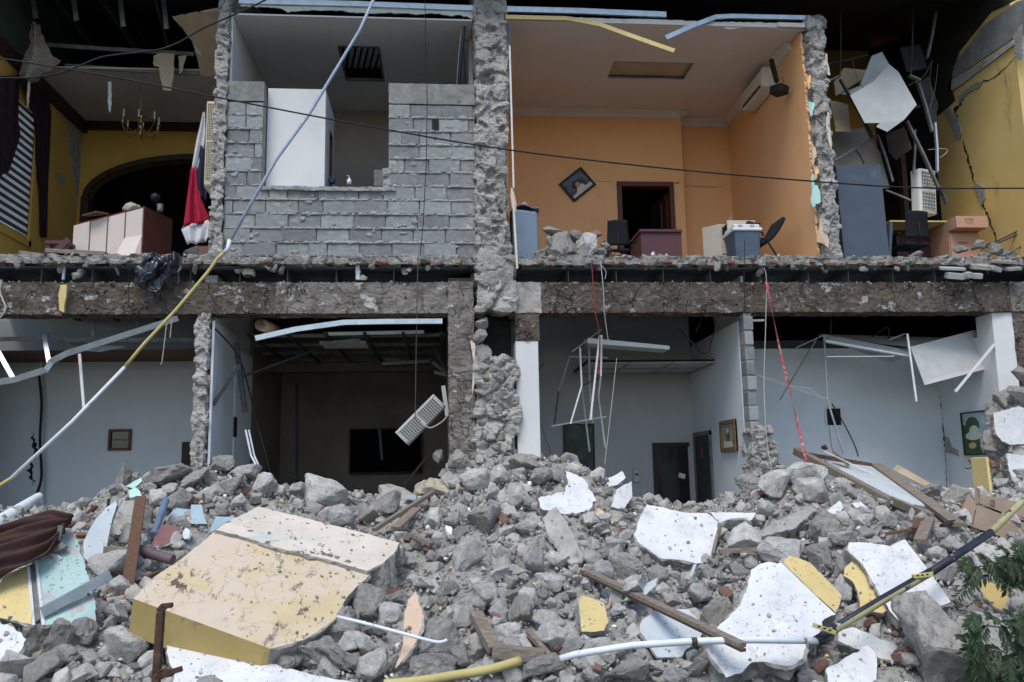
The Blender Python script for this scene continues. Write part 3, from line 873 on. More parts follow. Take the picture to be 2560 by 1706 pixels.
embed(B, .53, .88, -.04, 4.4, 7.9, 9, .03, .08, 1, bricks=.15, proud=.14)
embed(B, .52, .90, -.07, 3.65, 4.2, 7, .04, .11, 2, bricks=0)
embed(B, .50, .90, -.03, 1.7, 2.95, 26, .05, .15, 3, bricks=.03, proud=.3)
embed(B, -2.73, -2.62, -.04, 4.3, 7.9, 8, .02, .05, 4, proud=.14)
embed(B, 4.97, 5.15, -.06, 4.3, 7.5, 9, .025, .06, 5, bricks=.3, proud=.14)
embed(B, -2.85, -2.74, -.02, 1.7, 3.5, 6, .02, .05, 6, bricks=.03, proud=.14)
# --- block wall of the grey bay: every block a piece of its own
BWm = MB().bb(-2.60, 0.49, .032, .15, Z1, 5.14).bb(-2.60, -2.15, .032, .15, 5.14, 6.28).bb(-0.60, 0.49, .032, .15, 5.14, 6.28)
BW = bpart(BWm, 'block_wall', 'mortar', 'bare grey concrete block wall')
course = (6.28 - Z1) / 11
rr = random.Random(5)
proto = []
for k in range(4):
    bm = bmesh.new(); bmesh.ops.create_cube(bm, size=1.0)
    bmesh.ops.bevel(bm, geom=list(bm.edges), offset=0.035, segments=1, affect='EDGES')
    me = bpy.data.meshes.new('block'); bm.to_mesh(me); bm.free()
    co = np.array([v.co[:] for v in me.vertices]); co += 0.018 * np.stack([noise(co * 3 + 10 * k), noise(co * 3 + 40 + k), noise(co * 3 + 70 + k)], 1)
    me.vertices.foreach_set('co', co.astype(np.float32).ravel())
    me.materials.append(MAT['block']); proto.append(me)
mort = MB()
def ridge(a, b, r):
    a = Vector(a); b = Vector(b); n = max(3, int((b - a).length / 0.02))
    pts = []; rs = []
    for s in range(n + 1):
        p = a.lerp(b, s / n)
        w = float(noise(np.array([[p.x * 14, p.y * 3 + 4, p.z * 14]]))[0]); w2 = rr.uniform(-1, 1)
        w3 = noise1(p.x * 37, 2.0, p.z * 37)
        pts.append(p + Vector((0, .006 * w3, .016 * w + .010 * w3))); rs.append(max(.004, r * (.85 + 1.5 * w + 1.1 * w3 + .25 * w2)))
    mort.tube(pts, r, 5, rs=rs)
org = wloc(BW)
def block(x0, x1, z0, z1):
    o = bpy.data.objects.new('block', rr.choice(proto))
    dep = rr.uniform(-.006, .010)
    o.location = Vector(((x0 + x1) / 2, .075 + dep, (z0 + z1) / 2)) - org
    o.scale = (x1 - x0, .15, z1 - z0)
    o.rotation_euler = (rr.uniform(-.012, .012), rr.uniform(-.008, .008), rr.uniform(-.012, .012))
    link(o, BW)
for row in range(11):
    z0 = Z1 + row * course; z1 = z0 + course
    spans = [(-2.60, 0.49)] if z1 < 5.2 else [(-2.60, -2.15), (-0.60, 0.49)]
    for (a, b) in spans:
        x = a + (rr.uniform(.06, .16) if row % 2 else rr.uniform(.26, .40)) - .40
        if len(spans) == 2: x = a - rr.uniform(0.0, .26)
        while x < b - .03:
            L = .395 if rr.random() < .72 else rr.choice((.18, .22, .3))
            xa, xb = max(x, a), min(x + L, b)
            if xb - xa > .05:
                g_ = .006
                block(xa + g_, xb - g_, z0 + .010, z1 - .010)
                if rr.random() < .3 and xb < b - .02:
                    ridge((xb, .004, z0 + .01), (xb, .004, z1 - .01), .007)
            x += L
        if row: ridge((a, .002, z0), (b, .002, z0), .017)
# smears of mortar
for k in range(80):
    x = rr.uniform(-2.55, .45); z = rr.uniform(Z1 + .05, 6.2)
    if z > 5.1 and -2.2 < x < -.55: continue
    V, F = rock_np(900 + k, 2, 8, .12)
    s = np.array([rr.uniform(.015, .075), .012, rr.uniform(.012, .05)])
    mort.add((V * s + np.array([x, .003, z])).tolist(), F.tolist())
bpart(mort, 'mortar_joints', 'mortar', parent=BW, smooth=True)
# hole in the blocks: its darkness is a near-black box on the face
hole = MB().bb(-.055, .03, -.012, .02, 5.92, 6.08); bpart(hole, 'hole', 'slot_black', parent=BW)
for k, (px, py) in enumerate([(1090, 318), (1096, 332), (1088, 345)]):
    rock_obj('loose_mortar', P(px, py, 0.01), (.035, .03, .03), 70 + k, 'mortar', sub=2, parent=BW)
rough_box('lintel_band', -2.60, -2.15, -.004, .15, 6.285, 6.54, 'band', B, res=.04, amp=.008, seed=16)
rough_box('lintel_band', -0.60, 0.49, -.004, .15, 6.285, 6.555, 'band', B, res=.04, amp=.008, seed=17)
rough_box('window_sill', -2.16, -0.52, -.03, .17, 5.125, 5.165, 'mortar', B, res=.03, amp=.02, seed=18)
rough_box('window_jamb', -.66, -.575, -.012, .15, 5.15, 5.42, 'mortar', B, res=.025, amp=.035, seed=19)
# broken wall end left of the block wall
rough_box('broken_wall_end', -2.745, -2.605, -.04, .30, Z1, 7.95, 'concrete', B, res=.018, amp=.018, scale=9, cells=.15, cell_amp=.017, seed=20)
bpart(MB().bb(-2.745, -2.60, .3, 7.0, Z1, 9.4), 'partition_wall', 'white_wall')

# --- grey room
ZC = 7.45
def ceiling_with_hole(x0, x1, y0, y1, z, hx0, hx1, hy0, hy1, mt, t=.02):
    m = MB()
    m.bb(x0, hx0, y0, y1, z, z + t).bb(hx1, x1, y0, y1, z, z + t).bb(hx0, hx1, y0, hy0, z, z + t).bb(hx0, hx1, hy1, y1, z, z + t)
    return m
bpart(ceiling_with_hole(-2.59, .47, .02, 2.95, ZC, -1.33, -.78, .77, 1.80, 'ceiling'), 'ceiling', 'ceiling', 'grey white ceiling with open hatch')
hf = MB()
for a, b in (((-1.33, .77), (-.78, .77)), ((-1.33, 1.8), (-.78, 1.8)), ((-1.33, .77), (-1.33, 1.8)), ((-.78, .77), (-.78, 1.8))):
    hf.bar((*a, ZC + .012), (*b, ZC + .012), .03, .04)
bpart(hf, 'hatch_frame', 'galv_dull')
bpart(MB().bb(-2.6, .5, 2.9, 3.0, Z1, ZC + .1), 'back_wall', 'dim_wall')
bpart(MB().bb(-2.598, -2.57, .06, 2.9, Z1, ZC), 'wall_lining', 'white_wall')
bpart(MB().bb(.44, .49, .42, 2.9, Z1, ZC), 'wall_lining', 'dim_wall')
bpart(MB().bb(-2.14, -1.415, .19, .21, Z1, 6.545).bb(-2.14, -1.415, .21, .26, Z1, 6.54), 'toilet_partition', 'white_wall', 'white painted partition behind the window opening')
bpart(MB().bb(-1.46, -1.412, .262, .62, Z1, 6.54).bb(-1.46, -1.412, .86, 1.1, Z1, 6.54).bb(-1.46, -1.412, .62, .86, 6.15, 6.54), 'toilet_side_wall', 'white_wall')
bpart(MB().bb(-1.45, -1.405, .60, .625, Z1, 6.16).bb(-1.45, -1.405, .855, .88, Z1, 6.16).bb(-1.45, -1.405, .6, .88, 6.14, 6.17), 'door_frame', 'wood_red')
# roofing sheets glimpsed through the hatch
rs_ = MB()
for k in range(9):
    a = Vector((-1.3 + k * .085, .8, 7.50)); b = a + Vector((-.16, .95, .12))
    rs_.bar(a, b, .05, .012, m=0)
bpart(rs_, 'roof_sheet_scrap', 'tbar_grey')

# --- orange room
OX0, OX1, OY, OY2, OXC = .93, 4.90, 2.73, 3.04, 4.0
dl, dr, dt = P(1543, 470, OY).x, P(1683, 470, OY).x, P(1600, 457, OY).z
ow = MB().bb(OX0 - .06, dl, OY, OY + .1, Z1, ZC).bb(dr, OXC, OY, OY + .1, Z1, ZC).bb(dl, dr, OY, OY + .1, dt, ZC)
bpart(ow, 'back_wall', 'orange_wall', 'orange back wall with doorway')
bpart(MB().bb(OXC - .1, OXC, OY + .101, OY2, Z1, ZC).bb(OXC - .1, OX1, OY2, OY2 + .1, Z1, ZC), 'recess_wall', 'orange_wall')
_rg = random.Random(4); _edge = []
_z = Z1
while _z < ZC:
    _edge.append(Vector((OX1, .02 + .06 * (.5 + noise1(_z * 2.1, 3.3)) + .05 * noise1(_z * 9, 1.0) + _rg.uniform(-.012, .012), _z))); _z += .025
_edge.append(Vector((OX1, .05, ZC)))
bpart(MB().prism(_edge + [Vector((OX1, OY2, ZC)), Vector((OX1, OY2, Z1))], (.03, 0, 0)), 'side_wall', 'orange_wall', 'orange side wall under the air conditioner')
bpart(MB().bb(.9, .94, .42, OY, Z1, ZC), 'side_wall', 'orange_wall')
lx0, lx1, ly0, ly1 = 2.56, 3.72, 1.04, 1.54
bpart(ceiling_with_hole(.905, OX1, -.02, OY2, ZC + .001, lx0, lx1, ly0, ly1, 'c'), 'ceiling', 'ceiling_orange', 'stained ceiling of the orange room')
lp = bpart(MB().bb(lx0 - .02, lx1 + .02, ly0 - .02, ly1 + .02, ZC + .045, ZC + .06), 'ceiling_panel', 'gyp_paper')
fr = MB()
for a, b in (((lx0, ly0), (lx1, ly0)), ((lx1, ly0), (lx1, ly1)), ((lx1, ly1), (lx0, ly1)), ((lx0, ly1), (lx0, ly0))):
    fr.bar((*a, ZC + .004), (*b, ZC + .004), .018, .016)
bpart(fr, 'panel_trim', 'tbar_grey', parent=lp)
def crown(x0, y0, x1, y1, nx_, ny_):
    m = MB(); d = Vector((nx_, ny_, 0))
    prof = [(0, 0), (.11, 0), (.10, -.03), (.05, -.06), (.03, -.11), (0, -.12)]
    vs = []
    for (x, y) in ((x0, y0), (x1, y1)):
        for a, b in prof: vs.append(Vector((x, y, ZC - .001 + b)) + d * a)
    n = len(prof)
    fs = [(k, (k + 1) % n, n + (k + 1) % n, n + k) for k in range(n)] + [tuple(range(n))[::-1], tuple(range(n, 2 * n))]
    bpart(m.add(vs, fs), 'crown_moulding', 'cornice_white')
crown(.945, OY - .002, OXC, OY - .002, 0, -1); crown(OXC, OY2 - .002, OX1 - .002, OY2 - .002, 0, -1)
crown(OX1 - .002, .35, OX1 - .002, OY2 - .11, -1, 0); crown(OXC + .002, OY - .1, OXC + .002, OY2 - .1, 1, 0)
df = MB().bb(dl - .005, dl + .07, OY - .03, OY + .12, Z1, dt).bb(dr - .07, dr + .005, OY - .03, OY + .12, Z1, dt).bb(dl - .005, dr + .005, OY - .032, OY + .12, dt - .07, dt + .01)
DF = bpart(df, 'door_frame', 'wood_red', bevel=.006)
dd_ = MB(); dd_.box((dr - .12, OY + .45, Z1 + .9), (.04, .66, 1.8), Matrix.Rotation(.12, 3, 'Z'))
bpart(dd_, 'door_leaf', 'wood_red', parent=DF)
for zz in (.35, .95, 1.45): bpart(MB().bb(dr - .17, dr - .145, OY + .2, OY + .65, Z1 + zz - .2, Z1 + zz + .2), 'door_panel', 'wood_dark', parent=DF)
# crack lines in the orange wall: thin open fissures
def crack(name, pts, w, mt='slot_black', push=Vector((0, -.004, 0)), seed=1, parent=B, side=None):
    r_ = random.Random(seed); m = MB()
    fine = []
    for a, b in zip(pts, pts[1:]):
        L = (b - a).length; n = max(2, int(L / .03))
        for s in range(n): fine.append(a.lerp(b, s / n))
    fine.append(pts[-1])
    d0 = (pts[-1] - pts[0]).normalized()
    t = push.normalized().cross(d0).normalized()
    L = len(fine); vs = []
    for i, p in enumerate(fine):
        ww = w * (0.35 + .9 * r_.random()) * (min(1, 4 * i / L + .1) * min(1, 4 * (L - 1 - i) / L + .1))
        j = t * (r_.uniform(-1, 1) * w * .8)
        vs += [p + push + j + t * ww, p + push + j - t * ww, p + push * .1 + j]
    fs = []
    for i in range(L - 1):
        fs += [(3 * i, 3 * i + 2, 3 * i + 5, 3 * i + 3), (3 * i + 2, 3 * i + 1, 3 * i + 4, 3 * i + 5)]
    m.add(vs, fs)
    return bpart(m, name, mt, parent=parent)
crack('crack', [P(1487, 452, OY), P(1510, 455, OY), P(1536, 458, OY)], .004, 'gyp_paper', seed=2)
crack('crack', [P(1685, 460, OY), P(1694, 457, OY), P(1700, 456, OY)], .012, seed=3)
crack('crack', [P(1700, 464, OY2), P(1750, 467, OY2), P(1810, 469, OY2)], .004, 'wood_brown', seed=4)
# wall end between orange room and collapsed right room
o = rough_box('broken_wall_end', 4.96, 5.17, -.06, .25, Z1, 7.60, 'concrete', B, res=.018, amp=.02, scale=9, cells=.15, cell_amp=.02, seed=21)
rock_obj('wall_top_lump', P(2042, 60, .05), (.15, .15, .17), 41, 'concrete', parent=B, rough=.12)
bpart(MB().bb(4.935, 5.14, .08, 3.2, Z1, 7.45), 'partition_wall', 'concrete')
# torn paint film at the ragged edge
for k, (px, py, w, h, mt) in enumerate([(2028, 268, 18, 40, 'mint_bright'), (2034, 380, 14, 60, 'plaster_peach'), (2036, 480, 22, 90, 'mint_bright'), (2056, 585, 26, 70, 'plaster_peach'),
                                         (2066, 160, 16, 60, 'plaster_cream'), (2072, 320, 12, 110, 'plaster_cream'), (2022, 200, 14, 40, 'orange_wall'), (2040, 430, 14, 40, 'orange_wall')]):
    c = P(px, py, -.075); m = MB()
    pts = []
    for a in range(14):
        t = a / 14 * 2 * pi; q = 1 + .35 * sin(3.1 * t + k) + .2 * random.uniform(-1, 1)
        pts.append(c + Vector((cos(t) * w / 420 * q, .012 * sin(t * 2), sin(t) * h / 420 * q)))
    bpart(m.prism(pts, (0, .008, 0)), 'paint_flake', mt)

# --- left room
LX, LY, LZ = -5.65, 3.2, 7.3
cx = P(440, 405, LY).x; asz, apz = P(205, 495, LY).z, P(440, 400, LY).z
ax0 = P(222, 500, LY).x; R_ = cx + .35 - ax0
def arch_pts(x0, xc, zs, zt, n=24):
    return [Vector((xc - (xc - x0) * cos(t), LY, zs + (zt - zs) * sin(t))) for t in [pi * k / n for k in range(n + 1)]]
AX1 = cx + R_ + .35
ap = arch_pts(ax0, (ax0 + AX1) / 2, asz, apz)
wm = MB()
for a, b in zip(ap, ap[1:]):
    wm.add([a, b, Vector((b.x, LY, LZ)), Vector((a.x, LY, LZ)), a + Vector((0, .15, 0)), b + Vector((0, .15, 0)), Vector((b.x, LY + .15, LZ)), Vector((a.x, LY + .15, LZ))],
           [(0, 1, 2, 3), (4, 7, 6, 5), (0, 4, 5, 1)])
wm.bb(LX - .3, ax0, LY, LY + .15, Z1, LZ)
bpart(wm, 'back_wall', 'ochre_wall', 'ochre back wall with dark arch')
tr = MB()
oa = arch_pts(ax0 - .09, (ax0 + AX1) / 2, asz, apz + .09)
for i in range(len(ap) - 1):
    f = Vector((0, -.05, 0)); vs = [ap[i] + f, ap[i + 1] + f, oa[i + 1] + f, oa[i] + f, ap[i], ap[i + 1], oa[i + 1], oa[i], ap[i] + Vector((0, .16, 0)), ap[i + 1] + Vector((0, .16, 0))]
    tr.add(vs, [(0, 1, 2, 3), (3, 2, 6, 7), (0, 8, 9, 1)])
tr.bb(ax0 - .10, ax0 + .02, LY - .06, LY + .16, Z1, asz + .01)
bpart(tr, 'arch_trim', 'wood_dark')
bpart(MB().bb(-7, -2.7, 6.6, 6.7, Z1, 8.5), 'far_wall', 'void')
bpart(MB().bb(-6.3, -6.2, LY + .16, 6.6, Z1, 9.5).bb(-6.3, -6.2, -.3, LY + .16, 7.4, 9.5), 'end_light_block', 'void')  # unseen wall added to keep side light out of the arch
wz0, wz1, wy0, wy1 = 4.98, 6.75, .4, 1.62
lw = MB().bb(LX - .15, LX, -.05, wy0, Z1, 8).bb(LX - .15, LX, wy1, LY, Z1, 8).bb(LX - .15, LX, wy0, wy1, Z1, wz0).bb(LX - .15, LX, wy0, wy1, wz1, 8)
bpart(lw, 'side_wall', 'ochre_wall', 'ochre side wall with window')
win = T('window_blind', 'striped roller blind over the window of the ochre room', 'blind', (LX, 1.0, wz0))
k = 0
zz = wz0 + .01
while zz < wz1 - .03:
    MB().bb(LX + .012, LX + .016, wy0, wy1, zz, zz + .052).build('blind_strip', 'blind_dark', win); zz += .105
MB().bb(LX + .006, LX + .008, wy0, wy1, wz0, wz1).build('sheer_fabric', 'blind_sheer', win)
bpart(MB().bb(LX - .002, LX + .03, wy1 + .03, wy1 + .10, 4.85, 7.2).bb(LX - .002, LX + .03, wy0, wy1 + .1, 4.84, 4.93), 'window_trim', 'ochre_wall')
bpart(ceiling_with_hole(LX, -2.76, 1.28, LY, LZ, -4.4, -4.39, 2, 2.01, 'c'), 'ceiling', 'ceiling_left', 'dim ceiling of the chandelier room')
bpart(MB().bb(LX + .001, LX + .09, .3, LY, LZ - .17, LZ - .001).bb(LX + .09, -2.76, LY - .10, LY - .001, LZ - .12, LZ - .001), 'cornice', 'wood_dark')
# exposed block patches where plaster fell from the left room walls
for pts in ([(175, 290), (205, 310), (200, 400), (193, 500), (182, 440), (170, 370), (165, 310)],):
    poly = [PX(x, y, LX) + Vector((.012, 0, 0)) for x, y in pts]
    bpart(MB().prism(poly, (-.01, 0, 0)), 'plaster_loss', 'mortar')
poly = [PX(x, y, LX) + Vector((.012, 0, 0)) for x, y in [(134, 430), (150, 435), (161, 445), (160, 462), (150, 458), (142, 440)]]
bpart(MB().prism(poly, (-.01, 0, 0)), 'plaster_loss', 'mortar')
# upper left: dark green gable piece, ceiling scraps kept by the wall
bpart(MB().bb(LX - .1, LX + .02, .2, LY, 7.3, 9.4), 'gable_lining', 'green_wall')

# --- right room: yellow side wall, collapsed ceiling
YX = 7.6
yw = MB().bb(YX, YX + .25, -.4, 1.55, Z1, 9.2)
bpart(yw, 'side_wall', 'yellow_wall', 'cracked yellow side wall of the collapsed room')
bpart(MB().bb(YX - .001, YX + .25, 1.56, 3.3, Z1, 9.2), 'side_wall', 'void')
bpart(MB().bb(5.14, YX, 3.2, 3.3, Z1, 9.2), 'back_wall', 'ochre_wall')
def xpoly(pts, name, mt, out=.02, lab=None, t=.018):
    poly = [PX(x, y, YX) - Vector((out, 0, 0)) for x, y in pts]
    o = bpart(MB().prism(poly, (t, 0, 0)), name, mt); 
    if lab: o['label'] = lab
    return o
xpoly([(2378, 205), (2385, 165), (2420, 120), (2455, 70), (2495, 40), (2545, 5), (2560, 0), (2600, 20), (2600, 80), (2545, 90), (2470, 140), (2420, 175)], 'concrete_band', 'band')
xpoly([(2300, 0), (2545, 0), (2480, 30), (2440, 80), (2400, 130), (2385, 180), (2382, 225), (2390, 250), (2365, 275), (2345, 290), (2330, 310), (2250, 300)], 'black_corner_sheet', 'void', .03)  # near-black sheet laid over the upper corner of the wall
for pts, w in (([(2425, 215), (2410, 240), (2400, 262), (2385, 285), (2400, 320), (2405, 350)], .05), ([(2405, 350), (2420, 390), (2428, 430), (2440, 465)], .022),
               ([(2440, 465), (2455, 500), (2465, 530), (2490, 590), (2497, 622)], .018), ([(2400, 240), (2425, 220), (2460, 205), (2485, 195), (2520, 165), (2545, 135)], .010)):
    crack('crack', [PX(x, y, YX) for x, y in pts], w, 'slot_black', Vector((-.004, 0, 0)), 5)
for k, pts in enumerate([[(2360, 275), (2375, 268), (2385, 285), (2398, 300), (2405, 330), (2398, 352), (2388, 340), (2378, 310)],
            [(2398, 245), (2412, 225), (2425, 222), (2440, 208), (2455, 205), (2462, 198), (2450, 220), (2432, 228), (2415, 240), (2402, 256)],
            [(2435, 462), (2448, 460), (2465, 470), (2465, 495), (2455, 515), (2448, 490)],
            [(2536, 90), (2550, 70), (2560, 60), (2560, 150), (2543, 150)]]):
    xpoly(pts, 'plaster_loss', 'concrete', .016 + .002 * k)
xpoly([(2375, 210), (2384, 200), (2470, 150), (2538, 100), (2540, 112), (2470, 165), (2390, 225), (2376, 228)], 'concrete_edge', 'concrete_pale', .03)

bpart(MB().bb(YX + .251, 9.5, .02, .25, Z1, 8.0), 'front_wall', 'yellow_wall')
bpart(MB().bb(-7.2, LX - .151, .02, .25, Z1, 8.0), 'front_wall', 'ochre_wall')
bpart(MB().bb(-7.2, -6.25, .02, .2, .4, 3.57), 'front_wall', 'white_wall')
# --- roof over everything, unseen: low eave and near-black faces keep the void dark
roof = MB()
roof.add([(-7.5, -.5, 7.98), (10, -.5, 7.98), (10, 8, 10.0), (-7.5, 8, 10.0), (-7.5, -.5, 8.02), (10, -.5, 8.02), (10, 8, 10.04), (-7.5, 8, 10.04)],
         [(0, 1, 2, 3), (4, 7, 6, 5), (0, 4, 5, 1), (0, 3, 7, 4), (1, 5, 6, 2)])
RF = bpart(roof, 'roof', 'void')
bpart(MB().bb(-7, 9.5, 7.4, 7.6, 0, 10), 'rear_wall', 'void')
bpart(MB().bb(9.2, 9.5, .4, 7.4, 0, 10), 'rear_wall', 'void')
# rafters and light steel seen through the missing ceilings
for k, (a, b, w, y0, y1, mt) in enumerate([((50, 0), (100, 100), .05, 1.2, 1.5, 'steel_dark'), ((140, 0), (232, 118), .05, 1.3, 1.9, 'steel_dark'), ((255, 0), (345, 128), .05, 1.3, 1.9, 'steel_dark'),
        ((390, 0), (425, 135), .04, 1.3, 1.8, 'steel_dark'), ((330, 40), (370, 125), .04, 2.0, 2.4, 'steel_dark'), ((140, 45), (160, 110), .03, 2.0, 2.3, 'galv_dull'),
        ((190, 60), (218, 158), .03, 2.2, 2.5, 'steel_dark')]):
    m = MB().bar(P(*a, y0), P(*b, y1), w, w * 1.2)
    bpart(m, 'rafter', mt)
for px, y1 in ((86, 46), (188, 52), (305, 66), (413, 72)):
    a, b = P(px - 6, -10, 1.0), P(px + 3, y1, 1.0)
    bpart(MB().channel([a, b], .062, .03, up=(1, 0, 0)), 'hanger_channel', 'galv')
for y_, x0, x1, yp0, yp1, d in ((1, 0, 485, 100, 135, 1.35), (2, 150, 495, 160, 183, 1.30)):
    bpart(MB().channel([P(x0 + 12, yp0 + 4, d), P((x0 + x1) / 2, (yp0 + yp1) / 2 + 3, d), P(x1, yp1, d)], .055, .03), 'ceiling_runner', 'galv_dull')
for px in (300, 350, 470, 520, 600, 675, 720, 800, 1020, 1110):
    bpart(MB().bar(P(1060 + px * .9, -20, 2.0), P(1065 + px * .9, 40 + (px % 3) * 14, 2.2), .04, .05), 'rafter', 'steel_dark')

# --- ground-storey rooms
# room 1
Y1 = 2.6
z1t = P(300, 905, Y1).z
bpart(MB().bb(-6.6, -2.72, Y1, Y1 + .12, .4, 4.1), 'back_wall', 'pale_blue_wall', 'bluish white back wall with small window')
hatch = MB()
q0, q1 = P(274, 1074, Y1), P(328, 1126, Y1)
hw = bpart(MB().bb(q0.x, q1.x, Y1 - .012, Y1, q1.z, q0.z), 'small_window', 'glass_dark')
bpart(MB().bb(q0.x, q0.x + .035, Y1 - .045, Y1, q1.z, q0.z).bb(q1.x - .035, q1.x, Y1 - .045, Y1, q1.z, q0.z).bb(q0.x, q1.x, Y1 - .046, Y1, q1.z, q1.z + .035).bb(q0.x, q1.x, Y1 - .046, Y1, q0.z - .035, q0.z)
      .bb(q0.x, q1.x, Y1 - .03, Y1, (q0.z + q1.z) / 2 - .006, (q0.z + q1.z) / 2 + .006), 'frame', 'wood_brown', parent=hw)
bpart(MB().bb(-6.6, -2.72, 1.5, Y1 - .001, z1t, z1t + .015), 'soffit_board', 'wood_brown')
d0, d1 = P(457, 1106, Y1), P(505, 1240, Y1)
bpart(MB().bb(d0.x, d1.x, Y1 - .04, Y1 - .001, .4, d0.z), 'door', 'wood_dark')
wp = [P(80, 1080, Y1), P(90, 1120, Y1), P(76, 1170, Y1), P(86, 1215, Y1)]
crack('crack', wp, .035, 'void', Vector((0, -.004, 0)), 9); 
bpart(MB().tube([P(101, 905, 2.5), P(104, 1260, 2.5)], .022, 8), 'wall_pipe', 'pipe_white')
bpart(MB().bb(-7.0, -6.0, 1.2, 1.26, .4, 3.5), 'left_frame_wall', 'wood_brown')
rough_box('broken_wall_end', -2.865, -2.725, -.02, .22, .8, 3.575, 'concrete_pale', B, res=.018, amp=.02, scale=9, cells=.14, cell_amp=.018, seed=23)
bpart(MB().bb(-2.85, -2.70, .22, Y1, .4, 4.1), 'partition_wall', 'white_wall')
# room 2
sw = MB().bb(-2.699, -2.67, .05, 1.15, .4, 3.5).bb(-2.699, -2.655, 1.15, 2.15, .4, 3.35)
bpart(sw, 'side_wall', 'pale_blue_wall', 'pale blue side wall of the dark room')
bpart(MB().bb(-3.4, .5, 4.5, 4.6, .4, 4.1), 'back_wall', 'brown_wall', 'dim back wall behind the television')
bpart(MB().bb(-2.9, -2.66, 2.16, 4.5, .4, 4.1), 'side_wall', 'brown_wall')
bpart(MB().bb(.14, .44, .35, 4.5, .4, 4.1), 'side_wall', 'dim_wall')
nb = PX(588, 1068, -2.655)
bpart(MB().bb(-2.66, -2.645, nb.y - .07, nb.y + .07, nb.z - .13, nb.z + .13), 'wall_niche', 'wood_dark')
# dropped ceiling skeleton of room 2
for py, d in ((700, 2.0), (905, 2.6), (942, 3.2)):
    pass
for x in np.linspace(-2.4, .05, 6):
    bpart(MB().bar((x, .5, 3.42), (x + .05, 4.3, 3.42), .035, .03), 'ceiling_runner', 'steel_dark')
for y in (.9, 1.7, 2.5, 3.3, 4.1):
    bpart(MB().bar((-2.6, y, 3.45), (.1, y, 3.45), .04, .04), 'ceiling_runner', 'galv_dull')
bpart(MB().bb(-2.4, .1, 1.9, 2.0, 3.1, 3.22), 'soffit_board', 'wood_dark')
bpart(MB().bb(-1.55, -.95, .95, 1.5, 3.37, 3.385), 'ceiling_tile', 'tile_board')
# room 3
Y3 = 2.4
z3 = P(1500, 935, Y3).z
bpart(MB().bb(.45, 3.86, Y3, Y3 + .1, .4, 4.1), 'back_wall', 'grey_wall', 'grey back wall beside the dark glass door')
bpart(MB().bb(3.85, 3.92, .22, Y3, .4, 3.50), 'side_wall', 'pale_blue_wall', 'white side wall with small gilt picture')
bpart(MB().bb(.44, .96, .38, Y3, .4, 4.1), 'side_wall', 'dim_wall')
for i in range(3):
    for j in range(2):
        bpart(MB().bb(2.06 + i * .6, 2.645 + i * .6, 1.2 + j * .6, 1.785 + j * .6, z3 + .006, z3 + .02), 'ceiling_tile', 'tile_board')
for x in (1.45, 2.05, 2.65, 3.25, 3.84): bpart(MB().bar((x, 1.19, z3), (x, Y3, z3), .022, .012), 'ceiling_grid', 'tbar_grey')
for y in (1.19, 1.79, 2.39): bpart(MB().bar((2.05, y, z3), (3.84, y, z3), .022, .012), 'ceiling_grid', 'tbar_grey')
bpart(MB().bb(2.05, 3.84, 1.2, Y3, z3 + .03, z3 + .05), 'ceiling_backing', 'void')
d0, d1 = P(1630, 1108, Y3), P(1728, 1260, Y3)
gd = bpart(MB().bb(d0.x + .05, d1.x - .02, Y3 - .03, Y3 - .001, .4, d0.z - .05), 'glass_door', 'glass_dark', 'dark glazed door at the back of the third bay')
bpart(MB().bb(d0.x, d0.x + .06, Y3 - .05, Y3 - .001, .4, d0.z).bb(d0.x, d1.x, Y3 - .051, Y3 - .001, d0.z - .06, d0.z), 'door_frame', 'wood_dark', parent=gd)
pq = P(1705, 1190, Y3 - .05); bpart(MB().box(pq, (.10, .004, .07), Matrix.Rotation(.3, 3, 'Y')), 'paper_notice', 'cornice_white', parent=gd)
s0, s1 = PX(1737, 1083, 3.848), PX(1778, 1076, 3.848)
sd = bpart(MB().bb(3.825, 3.849, s1.y + .05, s0.y - .05, .4, s0.z - .06), 'side_door', 'steel_dark')
bpart(MB().bb(3.815, 3.849, s1.y, s1.y + .05, .4, s0.z).bb(3.815, 3.849, s0.y - .05, s0.y, .4, s0.z).bb(3.814, 3.849, s1.y, s0.y, s0.z - .06, s0.z), 'door_frame', 'galv_dull', parent=sd)
# pink ribbon sticker on the side door
rb = MB(); c = Vector((3.823, (s0.y + s1.y) / 2, s0.z - .28))
rb.tube([c + Vector((0, -.035, -.10)), c + Vector((0, .02, -.01)), c + Vector((0, .025, .035)), c + Vector((0, 0, .055)), c + Vector((0, -.025, .035)), c + Vector((0, -.02, -.01)), c + Vector((0, .035, -.10))], .008, 6, smooth_pts=5)
bpart(rb, 'ribbon_sticker', 'cable_red', parent=sd)
# block end between rooms 3 and 4
be = bpart(MB().bb(3.86, 3.96, .03, .22, 2.0, 3.575), 'block_pier', 'mortar', 'narrow pier of grey blocks')
for k in range(8):
    z0 = 2.02 + k * .19
    m = MB().bb(3.855, 3.965 + .012 * (k % 2), .0 + .01 * (k % 3), .2, z0, z0 + .175)
    bpart(m, 'block', 'block', parent=be, bevel=.012)
rough_box('pier_foot', 3.84, 4.22, -.06, .3, 1.1, 2.12, 'concrete', B, res=.02, amp=.02, scale=8, cells=.16, cell_amp=.04, seed=24,
          taper=lambda V: np.stack([np.where(V[:, 0] > 4.0, V[:, 0] - np.clip(V[:, 2] - 1.5, 0, 1) * .25, V[:, 0]), V[:, 1], V[:, 2]], 1))
bpart(MB().bb(3.925, 3.958, .225, 1.379, .4, 4.1), 'partition_wall', 'white_wall')
